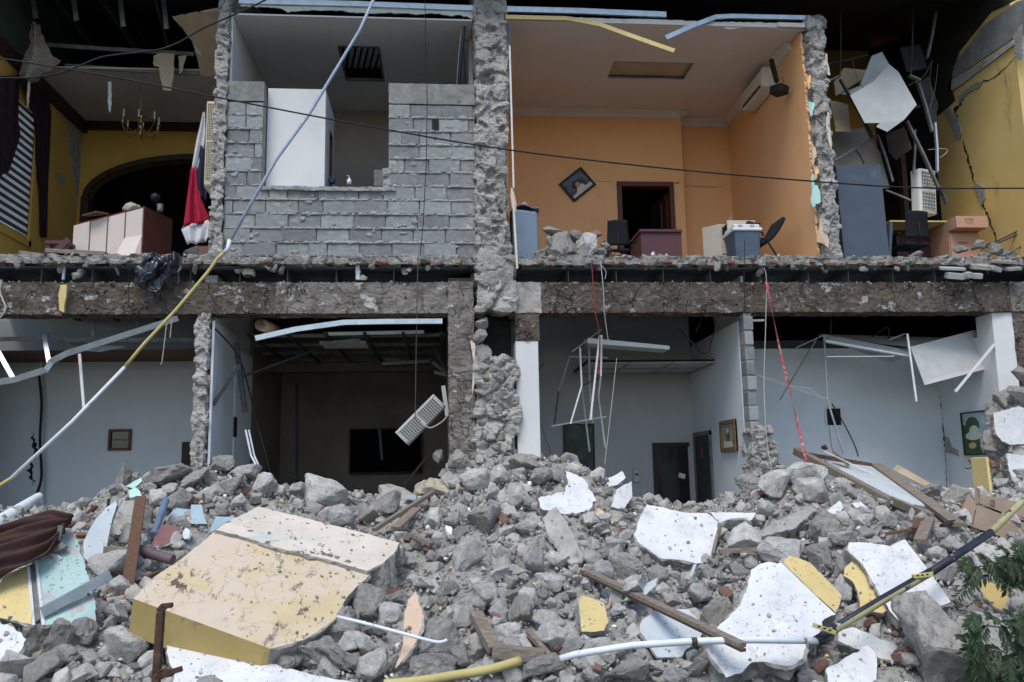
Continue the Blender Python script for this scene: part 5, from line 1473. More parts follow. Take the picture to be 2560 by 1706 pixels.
# pale blue bin beside the pillar
o = T('plastic_drum', 'dented pale blue plastic bin beside the stone pillar', 'bin', (P(1310, 640, .25).x, .3, Z1))
q = [P(1274, 520, .2), P(1346, 530, .2)]
x0, x1, zt = .96, q[1].x, q[1].z
MB().add([(x0, .16, Z1), (x1 + .0, .16, Z1), (x1, .6, Z1), (x0, .6, Z1), (x0 - .0, .12, zt + .02), (x1 - .02, .12, zt - .02), (x1 - .02, .62, zt + .05), (x0, .62, zt + .08)],
         [(3, 2, 1, 0), (0, 1, 5, 4), (1, 2, 6, 5), (2, 3, 7, 6), (3, 0, 4, 7), (4, 5, 6, 7)]).build('body', 'bin_pale', o, bevel=.03)
MB().grid(crumple(lambda u, v: Vector((x0 + (x1 - x0 + .02) * u, .10 + .5 * v, zt + .03 + .05 * v + .03 * sin(u * 4))), 0, 0, .04, 7), 14, 10, thick=.006).build('crumpled_lid', 'bin_pale', o)
rock_obj('stone', P(1310, 516, .3), (.07, .06, .045), 62, 'stone', sub=2, label='small brown stone on top of the pale blue bin', cat='stone')
# masonry remnant in the orange room
wr = T('masonry_remnant', 'low heap of mortared stones left on the slab of the orange room', 'wall remnant', P(1450, 640, .1))
for k, (px, py, w, h, mt) in enumerate([(1400, 615, 90, 80, 'concrete'), (1385, 580, 60, 26, 'concrete_pale'), (1440, 595, 46, 48, 'concrete'), (1470, 612, 60, 66, 'stone'), (1490, 585, 40, 24, 'brick'), (1425, 630, 60, 40, 'concrete_pale'),
        (1455, 635, 44, 32, 'concrete'), (1500, 632, 40, 34, 'concrete'), (1525, 638, 34, 22, 'brick'), (1545, 640, 26, 18, 'brick'), (1355, 635, 46, 34, 'concrete'), (1335, 640, 30, 24, 'stone'), (1372, 608, 40, 40, 'concrete_pale'),
        (1515, 615, 34, 30, 'concrete'), (1480, 640, 34, 20, 'concrete_pale'), (1562, 640, 18, 14, 'stone')]):
    c = P(px, py, .12 + .1 * ((k * 7) % 3 - 1))
    rock_obj('brick' if mt == 'brick' else 'stone', c, (w / 380, max(w, h) / 480, h / 380), 200 + k, mt, parent=wr, rot=(0, random.uniform(-.4, .4), random.uniform(-.3, .3)), rough=.10)
# black office chairs and armchair
def office_chair(label, c, rz, s=1.0, tall=1.0, tilt=0.0, name='office_chair'):
    t = T(name, label, 'chair', c); M = Matrix.Translation(c) @ Matrix.Rotation(rz, 4, 'Z') @ Matrix.Rotation(tilt, 4, 'X') @ Matrix.Scale(s, 4)
    MB(M).box((0, 0, .46), (.48, .46, .08)).build('seat', 'black_mesh', t, bevel=.03)
    def fn(u, v):
        x = (u - .5) * .46 * (1 - .12 * v); return M @ Vector((x, .24 + .06 * v * v - .05 * (1 - (2 * u - 1) ** 2) * 0 + .05 * (2 * u - 1) ** 2 * -1, .56 + .55 * tall * v))
    MB().grid(fn, 10, 10, thick=.03 * s).build('backrest', 'black_mesh', t, smooth=True)
    MB(M).tube([(0, .2, .44), (0, .30, .6), (0, .285, .85)], .02, 8).build('back_bar', 'black_plastic', t)
    MB(M).tube([(0, 0, .1), (0, 0, .44)], .03, 10).build('gas_lift', 'black_plastic', t)
    for k in range(5):
        a = 2 * pi * k / 5; e = Vector((.28 * cos(a), .28 * sin(a), .07))
        MB(M).tube([(0, 0, .12), e], .02, 6).build('base_spoke', 'black_plastic', t)
        MB(M).lathe(e + Vector((-.02, 0, -.04)), [(.03, 0), (.03, .04)], 10, axis=(1, 0, 0)).build('castor', 'black_plastic', t)
    for sx in (-1, 1):
        MB(M).tube([(sx * .24, .05, .46), (sx * .29, .05, .5), (sx * .29, .05, .66), (sx * .29, -.12, .68)], .016, 6).bb(sx * .29 - .03, sx * .29 + .03, -.15, .12, .67, .70).build('armrest', 'black_plastic', t)
    return t
office_chair('dark office chair back showing behind the stone heap', Vector((P(1545, 640, .75).x, .75, Z1 - .02)), pi * .95, .62)
# plum desk
D0, D1, D2 = P(1600, 574, .35), P(1703, 572, .35), P(1728, 640, .9)
o = T('desk', 'plum coloured wooden desk before the doorway', 'desk', (D0.x + .3, .5, Z1))
MB().bb(D0.x - .01, D1.x + .01, .33, 1.0, D0.z - .035, D0.z).build('desk_top', 'wood_plum', o, bevel=.004)
MB().bb(D0.x + .01, D1.x, .36, .39, Z1, D0.z - .036).build('front_panel', 'wood_plum', o)
MB().bb(D1.x - .03, D1.x, .391, .98, Z1, D0.z - .036).build('side_panel', 'wood_plum', o)
MB().bb(D0.x + .01, D0.x + .04, .391, .98, Z1, D0.z - .036).build('side_panel', 'wood_plum', o)
for k, (px, py, w, mt) in enumerate([(1632, 637, 18, 'plaster_white'), (1650, 640, 14, 'concrete'), (1666, 641, 10, 'plaster_sand')]):
    rock_obj('plaster_chip', P(px, py, -.02), (w / 420, .04, w / 480), 230 + k, mt, sub=2, label=['white plaster chip below the plum desk', 'grey plaster chip below the plum desk', 'yellow plaster chip below the plum desk'][k], cat='rubble piece')
# filing cabinet with open drawer
F0, F1 = P(1766, 562, .75), P(1802, 640, .75)
o = T('filing_cabinet', 'beige metal filing cabinet with a drawer pulled out', 'cabinet', (F1.x, .9, Z1))
cxm = P(1802, 600, .75).x; zt = P(1802, 560, .75).z
MB().add([(F0.x, .95, Z1), (cxm, .75, Z1), (cxm + .42, .85, Z1), (cxm + .2, 1.3, Z1), (F0.x, .95, zt), (cxm, .75, zt), (cxm + .42, .85, zt), (cxm + .2, 1.3, zt)], [(3, 2, 1, 0), (4, 5, 6, 7), (0, 1, 5, 4), (1, 2, 6, 5), (2, 3, 7, 6), (3, 0, 4, 7)]).build('carcass', 'file_grey', o, bevel=.005)
for k in range(3):
    z0 = Z1 + .04 + k * (zt - Z1 - .05) / 3; z1_ = z0 + (zt - Z1 - .05) / 3 - .015
    off = .24 if k == 2 else .0
    MB().bb(cxm + .012, cxm + .40, .735 - off, .752 - off, z0, z1_).build('drawer_front', 'file_grey', o, bevel=.004)
    if off: MB().bb(cxm + .03, cxm + .38, .753 - off, .8, z0 + .01, z0 + .02).bb(cxm + .03, cxm + .04, .753 - off, .8, z0, z1_ - .03).bb(cxm + .37, cxm + .38, .753 - off, .8, z0, z1_ - .03).build('drawer_tray', 'slot_black', o)
    MB().bb(cxm + .14, cxm + .26, .722 - off, .734 - off, (z0 + z1_) / 2, (z0 + z1_) / 2 + .02).build('handle', 'slot_black', o)
tag(MB().lathe(P(1826, 560, .8), [(.035, 0), (.035, .09), (.028, .09), (.028, .01)], 14).build('steel_cup', 'galv_dull', smooth=True), 'small grey cup on the beige filing cabinet', 'cup')
# blue rubbish bin with white lid
b0, b1 = P(1833, 572, .12), P(1906, 645, .12); wz = P(1870, 570, .12).z
o = T('waste_bin', 'dark blue plastic box with white lid at the slab edge', 'box', ((b0.x + b1.x) / 2, .3, Z1))
MB().add([(b0.x + .03, .13, Z1), (b1.x - .02, .13, Z1), (b1.x - .02, .48, Z1), (b0.x + .03, .48, Z1), (b0.x, .10, wz), (b1.x, .10, wz), (b1.x, .5, wz), (b0.x, .5, wz)], [(3, 2, 1, 0), (4, 5, 6, 7), (0, 1, 5, 4), (1, 2, 6, 5), (2, 3, 7, 6), (3, 0, 4, 7)]).build('body', 'bin_blue', o, bevel=.03)
MB().bb(b0.x - .015, b1.x + .015, .085, .52, wz - .045, wz - .0).bb(b0.x + .01, b1.x - .01, .11, .49, wz + .001, wz + .05).build('lid', 'lid_white', o, bevel=.015)
for k in range(5): MB().bb(b0.x + .06 + k * .012, b0.x + .066 + k * .012, .088, .10, wz + .01, wz + .035).bb(b0.x + .22 + k * .012, b0.x + .226 + k * .012, .088, .10, wz + .01, wz + .035).build('vent_rib', 'file_grey', o)
# black armchair leaning by the wall
o = T('visitor_chair', 'black visitor armchair leaning back against the orange side wall', 'chair', (P(1930, 640, .5).x, .5, Z1))
s_ = lambda x, y, Y: P(x, y, Y)
MB().grid(lambda u, v: s_(1905 + 60 * v + 18 * u * 0, 612 - 62 * v * v - 4 * v, .3) + Vector((.0, .42 * u, .0)), 8, 12, thick=.05).build('backrest', 'black_mesh', o, smooth=True)
MB().bar(s_(1850, 603, .5), s_(1908, 612, .5), .40, .06).build('seat', 'black_mesh', o, bevel=.02)
for Y_ in (.28, .72):
    MB().tube([s_(1908, 590, Y_), s_(1905, 582, Y_), s_(1860, 560, Y_) + Vector((.15, 0, 0)), s_(1868, 556, Y_) + Vector((.0, 0, 0)), s_(1874, 570, Y_), s_(1895, 590, Y_), s_(1878, 645, Y_)], .014, 8, smooth_pts=4).build('arm_frame', 'black_plastic', o, smooth=True)
    MB().tube([s_(1850, 560, Y_) + Vector((.1, 0, 0)), s_(1958, 562, Y_) - Vector((.33, 0, 0))], .02, 8).build('armrest', 'black_plastic', o, smooth=True)
    MB().tube([s_(1915, 598, Y_), s_(1945, 645, Y_)], .013, 8).build('rear_leg', 'black_plastic', o)
tag(MB().bb(P(1800, 640, .3).x, P(1840, 640, .3).x, .25, .45, Z1, Z1 + .05).build('black_case', 'black_plastic', bevel=.01), 'flat black case on the floor beside the blue box', 'case')
rock_obj('stone', P(1917, 640, -.0), (.05, .05, .035), 63, 'concrete_pale', sub=2, label='pale pebble on the slab edge right of the blue box', cat='stone')

# conduit hanging along the pillar
o = T('hanging_conduit', 'thin pale strip hanging along the right side of the pillar', 'conduit', P(1285, 660, -.1))
pts_ = [P(1275, 58, -.08), P(1274, 115, -.08)]
MB().bar(pts_[0], pts_[1], .02, .012).build('blue_end', 'cable_blue', o)
MB().bar(P(1274, 115, -.08), P(1284, 470, -.1), .022, .012).build('upper_strip', 'cornice_white', o)
MB().bar(P(1281, 470, -.1), P(1293, 672, -.12), .025, .012).build('lower_strip', 'plaster_cream', o)
MB().prism([P(1277, 470, -.1), P(1284, 475, -.1), P(1291, 510, -.1), P(1290, 530, -.1), P(1280, 520, -.1), P(1276, 490, -.1)], (0, .006, 0)).build('torn_paper', 'plaster_peach', o)

# --- right room
lk0, lk1 = P(2095, 410, .3), P(2210, 645, .3)
o = T('steel_locker', 'tall dark blue grey steel cupboard leaning in the collapsed room', 'cupboard', (6.0, .5, Z1))
c4 = [P(2094, 413, .25), P(2206, 408, .25), P(2228, 646, .15), P(2114, 646, .15)]
zf = Z1
bq = [Vector((c4[0].x, .30, c4[0].z)), Vector((c4[1].x, .30, c4[1].z)), Vector((c4[2].x, .18, zf)), Vector((c4[3].x, .18, zf))]
MB().prism(bq, (0, .45, .02)).build('carcass', 'locker_blue', o, bevel=.008)
MB().prism([P(2226, 555, .2), P(2232, 558, .2), P(2228, 644, .2), P(2222, 644, .2)], (0, .1, 0)).build('door_edge', 'locker_blue', o)
MB().bb(5.18, 5.30, .5, .9, Z1, 5.9).build('rear_panel', 'black_plastic', o)
pan = [P(2126, 240, .2), P(2185, 205, .25), P(2222, 160, .35), P(2246, 180, .3), P(2292, 262, .15), P(2260, 300, .12), P(2218, 330, .1), P(2192, 318, .1), P(2200, 308, .1), P(2162, 308, .1)]
tag(MB().prism(pan, (.0, .015, .01)).build('ceiling_board', ['gypsum', 'gyp_edge']), 'big grey ceiling board dangling in the collapsed room', 'ceiling board')
tag(MB().prism([P(2100, 235, .6), P(2150, 215, .5), P(2180, 140, .5), P(2205, 130, .5), P(2225, 165, .45), P(2180, 210, .4), P(2130, 240, .4)], (0, .015, .005)).build('ceiling_board', 'gypsum'), 'folded grey board behind the big dangling one', 'ceiling board')
tag(MB().prism([P(2085, 205, .9), P(2110, 170, .9), P(2190, 178, .9), P(2130, 215, .9), P(2090, 240, .9)], (0, .02, 0)).build('ceiling_board', 'gyp_paper'), 'orange brown board behind the dangling boards', 'ceiling board')
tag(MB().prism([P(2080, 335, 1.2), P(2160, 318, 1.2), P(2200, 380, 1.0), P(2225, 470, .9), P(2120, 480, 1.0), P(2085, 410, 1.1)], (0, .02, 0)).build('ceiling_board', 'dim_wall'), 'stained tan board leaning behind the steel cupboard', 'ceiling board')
for k, (pts_, yy_, mt_, lab_) in enumerate([([(2215, 335), (2262, 318), (2280, 372), (2240, 400), (2222, 380)], .8, 'wood_dark', 'dark torn board hanging below the dangling grey board'), ([(2300, 205), (2322, 190), (2345, 260), (2338, 330), (2318, 300)], .75, 'steel_dark', 'sooty crumpled sheet beside the cracked yellow wall'),
        ([(2150, 60), (2230, 40), (2250, 100), (2180, 120)], 1.2, 'wood_dark', 'dark torn ceiling sheet high in the collapsed room'), ([(2075, 250), (2120, 262), (2128, 330), (2090, 330)], .9, 'gyp_paper', 'tan torn board behind the broken wall end'), ([(2250, 120), (2300, 110), (2318, 170), (2268, 180)], .9, 'steel_dark', 'dark twisted sheet right of the folded grey board')]):
    scrap('ceiling_board', lab_, pts_, yy_, yy_ - .15, mt_, 'ceiling board', edge=mt_)
bars = [((2099, 0), (2099, 192), .5, .02, 'steel_dark', 'straight steel rod above the steel cupboard'), ((2060, 210), (2100, 192), .45, .04, 'galv_dull', 'short steel bar by the broken wall end'), ((2098, 200), (2180, 345), .45, .04, 'steel_dark', 'steel bar slanting down behind the dangling board'),
        ((2085, 405), (2195, 340), .55, .04, 'galv_dull', 'steel channel crossing above the cupboard'), ((2138, 372), (2160, 410), .55, .03, 'galv_dull', 'short strut below the crossing channel'), ((2193, 340), (2230, 455), .5, .035, 'galv_dull', 'steel strut leaning towards the office chair'),
        ((2280, 0), (2275, 190), .6, .03, 'steel_dark', 'thin rafter bar hanging behind the collapsed ceiling'), ((2337, 30), (2315, 145), .5, .05, 'galv_dull', 'steel channel hanging high beside the cracked yellow wall'), ((2272, 192), (2300, 205), .4, .05, 'galv_dull', 'bent bracket joining two hanging bars'),
        ((2290, 200), (2328, 330), .4, .05, 'galv_dull', 'long bent channel beside the cracked yellow wall'), ((2285, 325), (2282, 435), .5, .035, 'galv_dull', 'upright broken steel stud in the collapsed room'), ((2265, 305), (2345, 475), .35, .05, 'galv_dull', 'heavy bar falling across the tilted air conditioner'),
        ((2335, 308), (2341, 430), .2, .04, 'galv', 'bright galvanised channel beside the tilted air conditioner'), ((2345, 470), (2362, 508), .3, .06, 'steel_dark', 'dark bent bracket below the tilted air conditioner'), ((2060, 165), (2170, 140), .8, .03, 'steel_dark', 'dark rafter bar over the dangling board'),
        ((2215, 478), (2280, 505), .4, .03, 'galv_dull', 'small broken strut above the office chair'), ((2200, 290), (2300, 270), .7, .05, 'wood_dark', 'dark timber behind the dangling grey board'), ((2240, 330), (2260, 590), 1.2, .12, 'wood_dark', 'dark wooden post at the back of the collapsed room')]
for a, b, Y_, w_, mt, lab in bars:
    tag(MB().channel([P(*a, Y_), P((a[0] + b[0]) / 2 + 2, (a[1] + b[1]) / 2, Y_), P(*b, Y_ - .05)], w_, w_ * .6, up=(0, -1, .1)).build('steel_bar' if mt != 'wood_dark' else 'timber', mt), lab, 'bar')
MB_ = MB()
for k, pts in enumerate([[(2330, 150), (2325, 200), (2330, 240), (2320, 290)], [(2345, 160), (2338, 220), (2325, 270)], [(2270, 215), (2310, 190), (2325, 160)], [(2130, 150), (2150, 210), (2185, 230)], [(2320, 375), (2360, 372), (2368, 380), (2350, 395)]]):
    tag(MB().tube([P(x, y, .3) for x, y in pts], .004, 5, smooth_pts=6).build('loose_wire', 'cable_grey' if k < 4 else 'cable_white'), ['thin wire dangling left of the hanging channel', 'second thin wire beside the near black upper corner', 'wire stretched between two hanging bars', 'wire curled over the dangling grey board', 'pale wire loop by the galvanised channel'][k], 'wire')
M = frame_at((P(2325, 480, .55)), P(2300, 535, .5) - P(2318, 420, .5), P(2355, 480, .5) - P(2300, 478, .5))
M = frame_at(P(2322, 478, .5), Vector((-.06, 0, -1)), Vector((1, .25, -.05)))
split_ac('white air conditioner fallen on end against the yellow wall', M, .62, .30, .16, cells=11, slot=False)
tag(MB().box(P(2328, 458, .44), (.03, .004, .07)).build('energy_label', 'plaster_ochre'), 'small yellow sticker on the tilted air conditioner', 'sticker')
office_chair('black mesh office chair in front of the beech desk', Vector((P(2278, 640, .45).x, .45, Z1 - .06)), pi + .1, .74, .9)
d0 = P(2245, 548, .8); dz = P(2360, 552, .5).z
o = T('desk', 'beech desk with two drawers under the cracked yellow wall', 'desk', (6.6, .7, Z1))
xa, xb = P(2215, 555, .6).x, P(2445, 555, .45).x
xm0, xm1 = P(2372, 590, .45).x, P(2448, 590, .45).x
MB().bb(xa, xm1 + .02, .5, 1.1, dz - .02, dz).build('desk_top', 'plaster_sand', o)
MB().bb(xm0, xm1, .46, 1.05, Z1, dz - .021).build('pedestal', 'wood_beech', o)
MB().bb(xm0 - .002, xm1 + .01, .25, .45, dz - .17, dz - .01).build('open_drawer', 'wood_beech', o, bevel=.003)
MB().bb(xm0 + .01, xm1 - .02, .43, .458, Z1 + .03, dz - .2).build('lower_drawer', 'wood_beech', o, bevel=.003)
for z, y in ((dz - .06, .24), (dz - .33, .42)): MB().tube([(xm0 + .12, y, z), (xm0 + .13, y - .02, z), (xm0 + .22, y - .02, z), (xm0 + .23, y, z)], .006, 6).build('handle', 'galv_dull', o)
MB().bb(xa + .3, xm0, .9, .93, Z1, dz - .03).build('modesty_panel', 'wood_plum', o)
tag(MB().tube([P(2560, 570, -.1), P(2500, 600, .1), P(2455, 617, .3)], .012, 8).tube([P(2562, 578, -.1), P(2500, 606, .1), P(2455, 622, .3)], .012, 8).build('hose_pair', 'cable_grey'), 'pair of grey hoses on the floor below the yellow wall crack', 'hose')
tag(MB().tube([P(2560, 610, -.1), P(2530, 630, -.05), P(2500, 640, -.05), P(2480, 620, .0)], .008, 6, smooth_pts=6).build('blue_cable', 'cable_blue'), 'blue cable coiled at the right end of the slab', 'cable')
# tile and stone litter at the right end of the slab
for k, (px, py, w, h, mt) in enumerate([(2290, 638, 44, 20, 'concrete'), (2400, 625, 40, 26, 'concrete'), (2440, 616, 50, 40, 'concrete'), (2490, 622, 54, 40, 'concrete'), (2520, 640, 60, 30, 'concrete_pale'), (2350, 648, 60, 16, 'concrete_pale'), (2452, 640, 50, 20, 'concrete_pale'), (2400, 652, 40, 20, 'concrete')]):
    rock_obj('stone', P(px, py, -.02), (w / 380, .09, h / 380), 240 + k, mt, rot=(0, random.uniform(-.3, .3), 0), rough=.1,
             label=['flat grey stone below the office chair', 'small grey stone left of the desk pedestal foot', 'round grey stone under the beech desk', 'broad grey stone at the foot of the yellow wall', 'pale rough stone at the right end of the slab', 'thin pale stone on the slab under the desk', 'pale flat stone among the tiles at the slab end', 'grey lump at the edge below the desk'][k], cat='stone')
for k, (px, py, w, h, a) in enumerate([(2385, 690, 40, 26, .1), (2412, 690, 30, 24, -.2), (2440, 690, 26, 22, .1), (2450, 668, 46, 20, .15), (2485, 672, 30, 20, .2), (2510, 655, 60, 14, .0), (2380, 672, 60, 12, .1), (2530, 672, 40, 14, -.1)]):
    c = P(px, py, -.14)
    tag(MB().box(c, (w / 200, .12, h / 330), Euler((.35, a, random.uniform(-.3, .3))).to_matrix()).build('floor_tile', ['gypsum', 'concrete_pale'][k % 2], bevel=.006), ['leftmost lower', 'second lower', 'third lower', 'wide middle', 'small middle', 'topmost long', 'long upper left', 'rightmost'][k] + ' broken pale floor tile at the right slab end', 'tile', 'broken floor tiles at the slab end')
# ------------------------------------------------------------------ ground-storey things
# room 1
tag(MB().channel([P(-40, 962, -.35), P(35, 950, -.32), P(115, 925, -.30), P(128, 905, -.28), P(150, 893, -.27), P(165, 885, -.26), P(445, 796, -.15)], .065, .04, up=(0, -.3, 1)).build('metal_track', 'galv'),
    'long buckled galvanised track hanging across the lower left room', 'metal track')
tag(MB().channel([P(110, 838, .3), P(122, 905, .1)], .05, .03, up=(1, 0, 0)).build('metal_stud', 'galv'), 'short upright galvanised stud over the buckled track', 'metal stud')
tag(MB().channel([P(-10, 870, -.1), P(32, 945, -.3)], .05, .03, up=(1, 0, 0)).build('metal_stud', 'galv'), 'galvanised stud slanting at the left frame edge', 'metal stud')
tag(MB().channel([P(0, 848, .6), P(110, 845, .6), P(125, 836, .5), P(165, 850, .6), P(490, 850, .7)], .05, .03).build('metal_stud', 'galv_dull'), 'dull steel runner under the ceiling of the lower left room', 'metal stud')
for k, (px, y0, y1) in enumerate([(230, 788, 842), (342, 788, 815)]):
    tag(MB().channel([P(px, y0, .45), P(px + 3, y1, .45)], .045, .03, up=(1, 0, 0)).build('ceiling_hanger', 'galv_dull'), ['left ceiling hanger above the buckled track', 'right ceiling hanger above the buckled track'][k], 'hanger')
tag(MB().prism([P(165, 858, .9), P(310, 868, .7), P(250, 880, .6), P(190, 876, .7)], (0, .01, .012)).build('ceiling_board', 'tile_board'), 'pale triangular board above the buckled track', 'ceiling board')
tag(MB().bar(P(199, 885, -.1), P(210, 1020, -.1), .03, .02).build('metal_strip', 'tbar_white'), 'white strip hanging from the buckled track', 'strip')
tag(MB().bar(P(195, 888, -.09), P(206, 985, -.09), .012, .012).build('metal_strip', 'wood_red'), 'dark red strip hanging beside the white one', 'strip')
o = T('plaster_chunk', 'yellow plaster piece with brick hanging at the edge beam', 'rubble piece', P(150, 790, -.12))
MB().prism([P(152, 712, -.12), P(167, 712, -.12), P(165, 740, -.12), P(160, 765, -.12), P(160, 782, -.12), P(148, 776, -.12), P(146, 735, -.12)], (0, .04, 0)).build('plaster', 'plaster_sand', o)
rock_obj('brick', P(146, 786, -.11), (.05, .05, .04), 71, 'brick', sub=2, parent=o)
tag(MB().tube([P(162, 662, .02), P(158, 700, -.02)], .018, 8).build('pipe_stub', 'pipe_bluegrey'), 'short grey pipe stub under the slab at left', 'pipe')
rock_obj('stone', P(195, 688, .0), (.13, .07, .06), 72, 'concrete_pale', label='pale flat stone resting on the edge beam at left', cat='stone')
blob_cloth('crumpled_paper', P(622, 684, .02), .08, .06, .06, 'cloth_tan', 'crumpled tan paper wedged above the edge beam', 'paper', .03, 14, 3)
tag(MB().tube([P(894, 655, .0), P(895, 700, .0)], .028, 10).lathe(P(895, 684, 0), [(.032, 0), (.033, .03)], 10).build('drain_pipe', 'pipe_white'), 'short white drain pipe between slab and edge beam', 'pipe')
blob_cloth('crumpled_paper', P(908, 696, -.0), .04, .04, .04, 'cloth_tan', 'small crumpled paper beside the white drain pipe', 'paper', .025, 18, 6)
# cables at the left
tag(MB().tube([P(4, 700, -.1), P(0, 730, -.1), P(14, 770, -.1), P(0, 795, -.1)], .010, 6, smooth_pts=6).build('wire', 'cable_white'), 'pale looped wire at the left end of the edge beam', 'wire')
tag(MB().tube([P(98, 940, 2.45), P(104, 1010, 2.45), P(100, 1100, 2.45), P(104, 1190, 2.4), P(92, 1235, 2.4)], .018, 6, smooth_pts=5).build('wire', 'cable_black'), 'black cable beside the wall pipe in the lower left room', 'wire')
tag(MB().tube([P(326, 642, -.13), P(322, 700, -.12), P(320, 790, -.12), P(318, 855, -.12)], .004, 5).build('wire', 'cable_black'), 'thin wire hanging from the slab beside the black bag', 'wire')
tag(MB().tube([P(418, 800, -.2), P(412, 850, -.2), P(405, 905, -.2), P(402, 912, -.2)], .006, 5).tube([P(430, 798, -.2), P(425, 845, -.2)], .006, 5).build('cord', 'cloth_tan'), 'pale cord dangling from the end of the buckled track', 'cord')

# room 2
tag(MB().channel([P(638, 846, -.12), P(740, 823, -.1), P(860, 806, -.08), P(960, 804, -.06), P(1106, 803, -.05)], .062, .04).build('metal_track', 'galv'), 'bright kinked galvanised track over the dark television room', 'metal track')
o = T('drain_pipe', 'open cream plastic pipe end under the edge beam', 'pipe', P(652, 808, .5))
MB().lathe(P(652, 812, .35), [(.075, 0), (.075, .4), (.062, .4), (.062, 0)], 20, axis=(.25, 1, .0)).build('pipe', 'plaster_peach', o, smooth=True)
tag(MB().bar(P(598, 914, .25), P(533, 1013, .12), .05, .04).build('steel_bar', 'steel_dark'), 'dark steel bar leaning against the pale blue side wall', 'bar')
tag(MB().bar(P(590, 858, .5), P(612, 1030, .5), .06, .05).build('steel_bar', 'steel_dark'), 'dark bar leaning further back by the side wall', 'bar')
tag(MB().bar(P(560, 795, .2), P(1110, 796, .6), .001, .001).bar(P(598, 945, .8), P(815, 865, 1.5), .03, .03).build('steel_bar', 'steel_dark'), 'long thin bar crossing the dark television room', 'bar')
tag(MB().tube([P(614, 1075, .1), P(628, 1140, .08), P(644, 1170, .05)], .012, 8).tube([P(622, 1075, .12), P(636, 1140, .1), P(650, 1172, .06)], .010, 8).build('conduit_pair', 'pipe_white'), 'pair of white conduits hanging beside the pale blue wall', 'conduit')
tag(MB().tube([P(538, 822, .05), P(600, 900, .3), P(640, 1050, .5), P(660, 1120, .5), P(690, 1235, .5)], .010, 6, smooth_pts=6).build('wire', 'cable_black'), 'black cable sagging down the left of the television room', 'wire')
for k, (a, b, y_) in enumerate([((945, 1030), (955, 1150), 2.6), ((742, 960), (742, 1230), 3.4), ((1130, 960), (1085, 870), 1.4), ((1010, 1213), (1110, 1090), 1.0), ((725, 1180), (770, 1215), 2.2)]):
    tag(MB().bar(P(*a, y_), P(*b, y_), .04, .03).build('steel_bar', 'steel_dark' if k != 3 else 'wood_dark'), ['dangling steel stud in front of the television', 'upright dark stud left of the television', 'bent steel bar above the hanging air conditioner', 'thin dark rod propped right of the television', 'short dark bar on the floor left of the television'][k], 'bar')
for k, (a, b, y_) in enumerate([((955, 910), (1075, 903), 1.8), ((960, 898), (1075, 915), 2.0), ((1080, 905), (1130, 945), 1.6), ((1085, 930), (1160, 948), 1.5), ((820, 835), (1060, 830), .8), ((800, 860), (900, 850), .7)]):
    tag(MB().channel([P(*a, y_), P(*b, y_)], .045, .03).build('ceiling_runner', 'galv_dull' if k != 4 else 'galv'), ['first fallen runner of the wrecked dark ceiling', 'second fallen runner of the wrecked dark ceiling', 'runner bent down above the hanging air conditioner', 'runner end behind the hanging air conditioner', 'pale runner behind the kinked track', 'short runner beside the square ceiling tile'][k], 'runner')
tvc = [P(875, 1073, 4.45), P(1055, 1183, 4.45)]
o = T('television', 'large black flat television on the dim back wall', 'television', ((tvc[0].x + tvc[1].x) / 2, 4.4, tvc[1].z))
MB().bb(tvc[0].x, tvc[1].x, 4.38, 4.44, tvc[1].z, tvc[0].z).build('casing', 'black_plastic', o, bevel=.008)
MB().bb(tvc[0].x + .02, tvc[1].x - .02, 4.372, 4.381, tvc[1].z + .03, tvc[0].z - .02).build('screen', 'screen_black', o)
a, b = P(1003, 1098, .25), P(1100, 1000, .25)
M = frame_at((a + b) / 2 + Vector((0, 0, 0)), (b - a), P(1030, 1020, .25) - P(1070, 1075, .25))
split_ac('grey air conditioner hanging tilted in the dark television room', M, .66, .23, .2, 'ac_grey', cells=18, slot=False)
tag(MB().tube([P(1052, 1055, .2), P(1075, 1070, .2), P(1105, 1055, .2), P(1118, 1040, .2)], .008, 6, smooth_pts=6).build('hose', 'cable_white'), 'pale hose looped below the hanging air conditioner', 'hose')
tag(MB().tube([P(1045, 640, -.13), P(1042, 780, -.06), P(1040, 900, .1), P(1038, 1050, .2)], .006, 6).build('wire', 'cable_grey'), 'brown cable hanging down to the tilted air conditioner', 'wire')
tag(MB().bar(P(1108, 965, .3), P(1118, 1040, .3), .05, .04).build('metal_bracket', 'ac_grey'), 'grey bracket right of the hanging air conditioner', 'bracket')
rock_obj('stone', P(1095, 1140, .5), (.09, .08, .10), 73, 'stone', label='dark stone lump hanging by the column in the television room', cat='stone')
tag(MB().prism([P(1175, 850, -.05), P(1188, 860, -.05), P(1186, 960, -.05), P(1180, 990, -.05), P(1183, 900, -.05)], (0, .012, 0)).build('plaster_flake', 'plaster_cream'), 'thin cream plaster flake standing beside the pillar stones', 'flake')
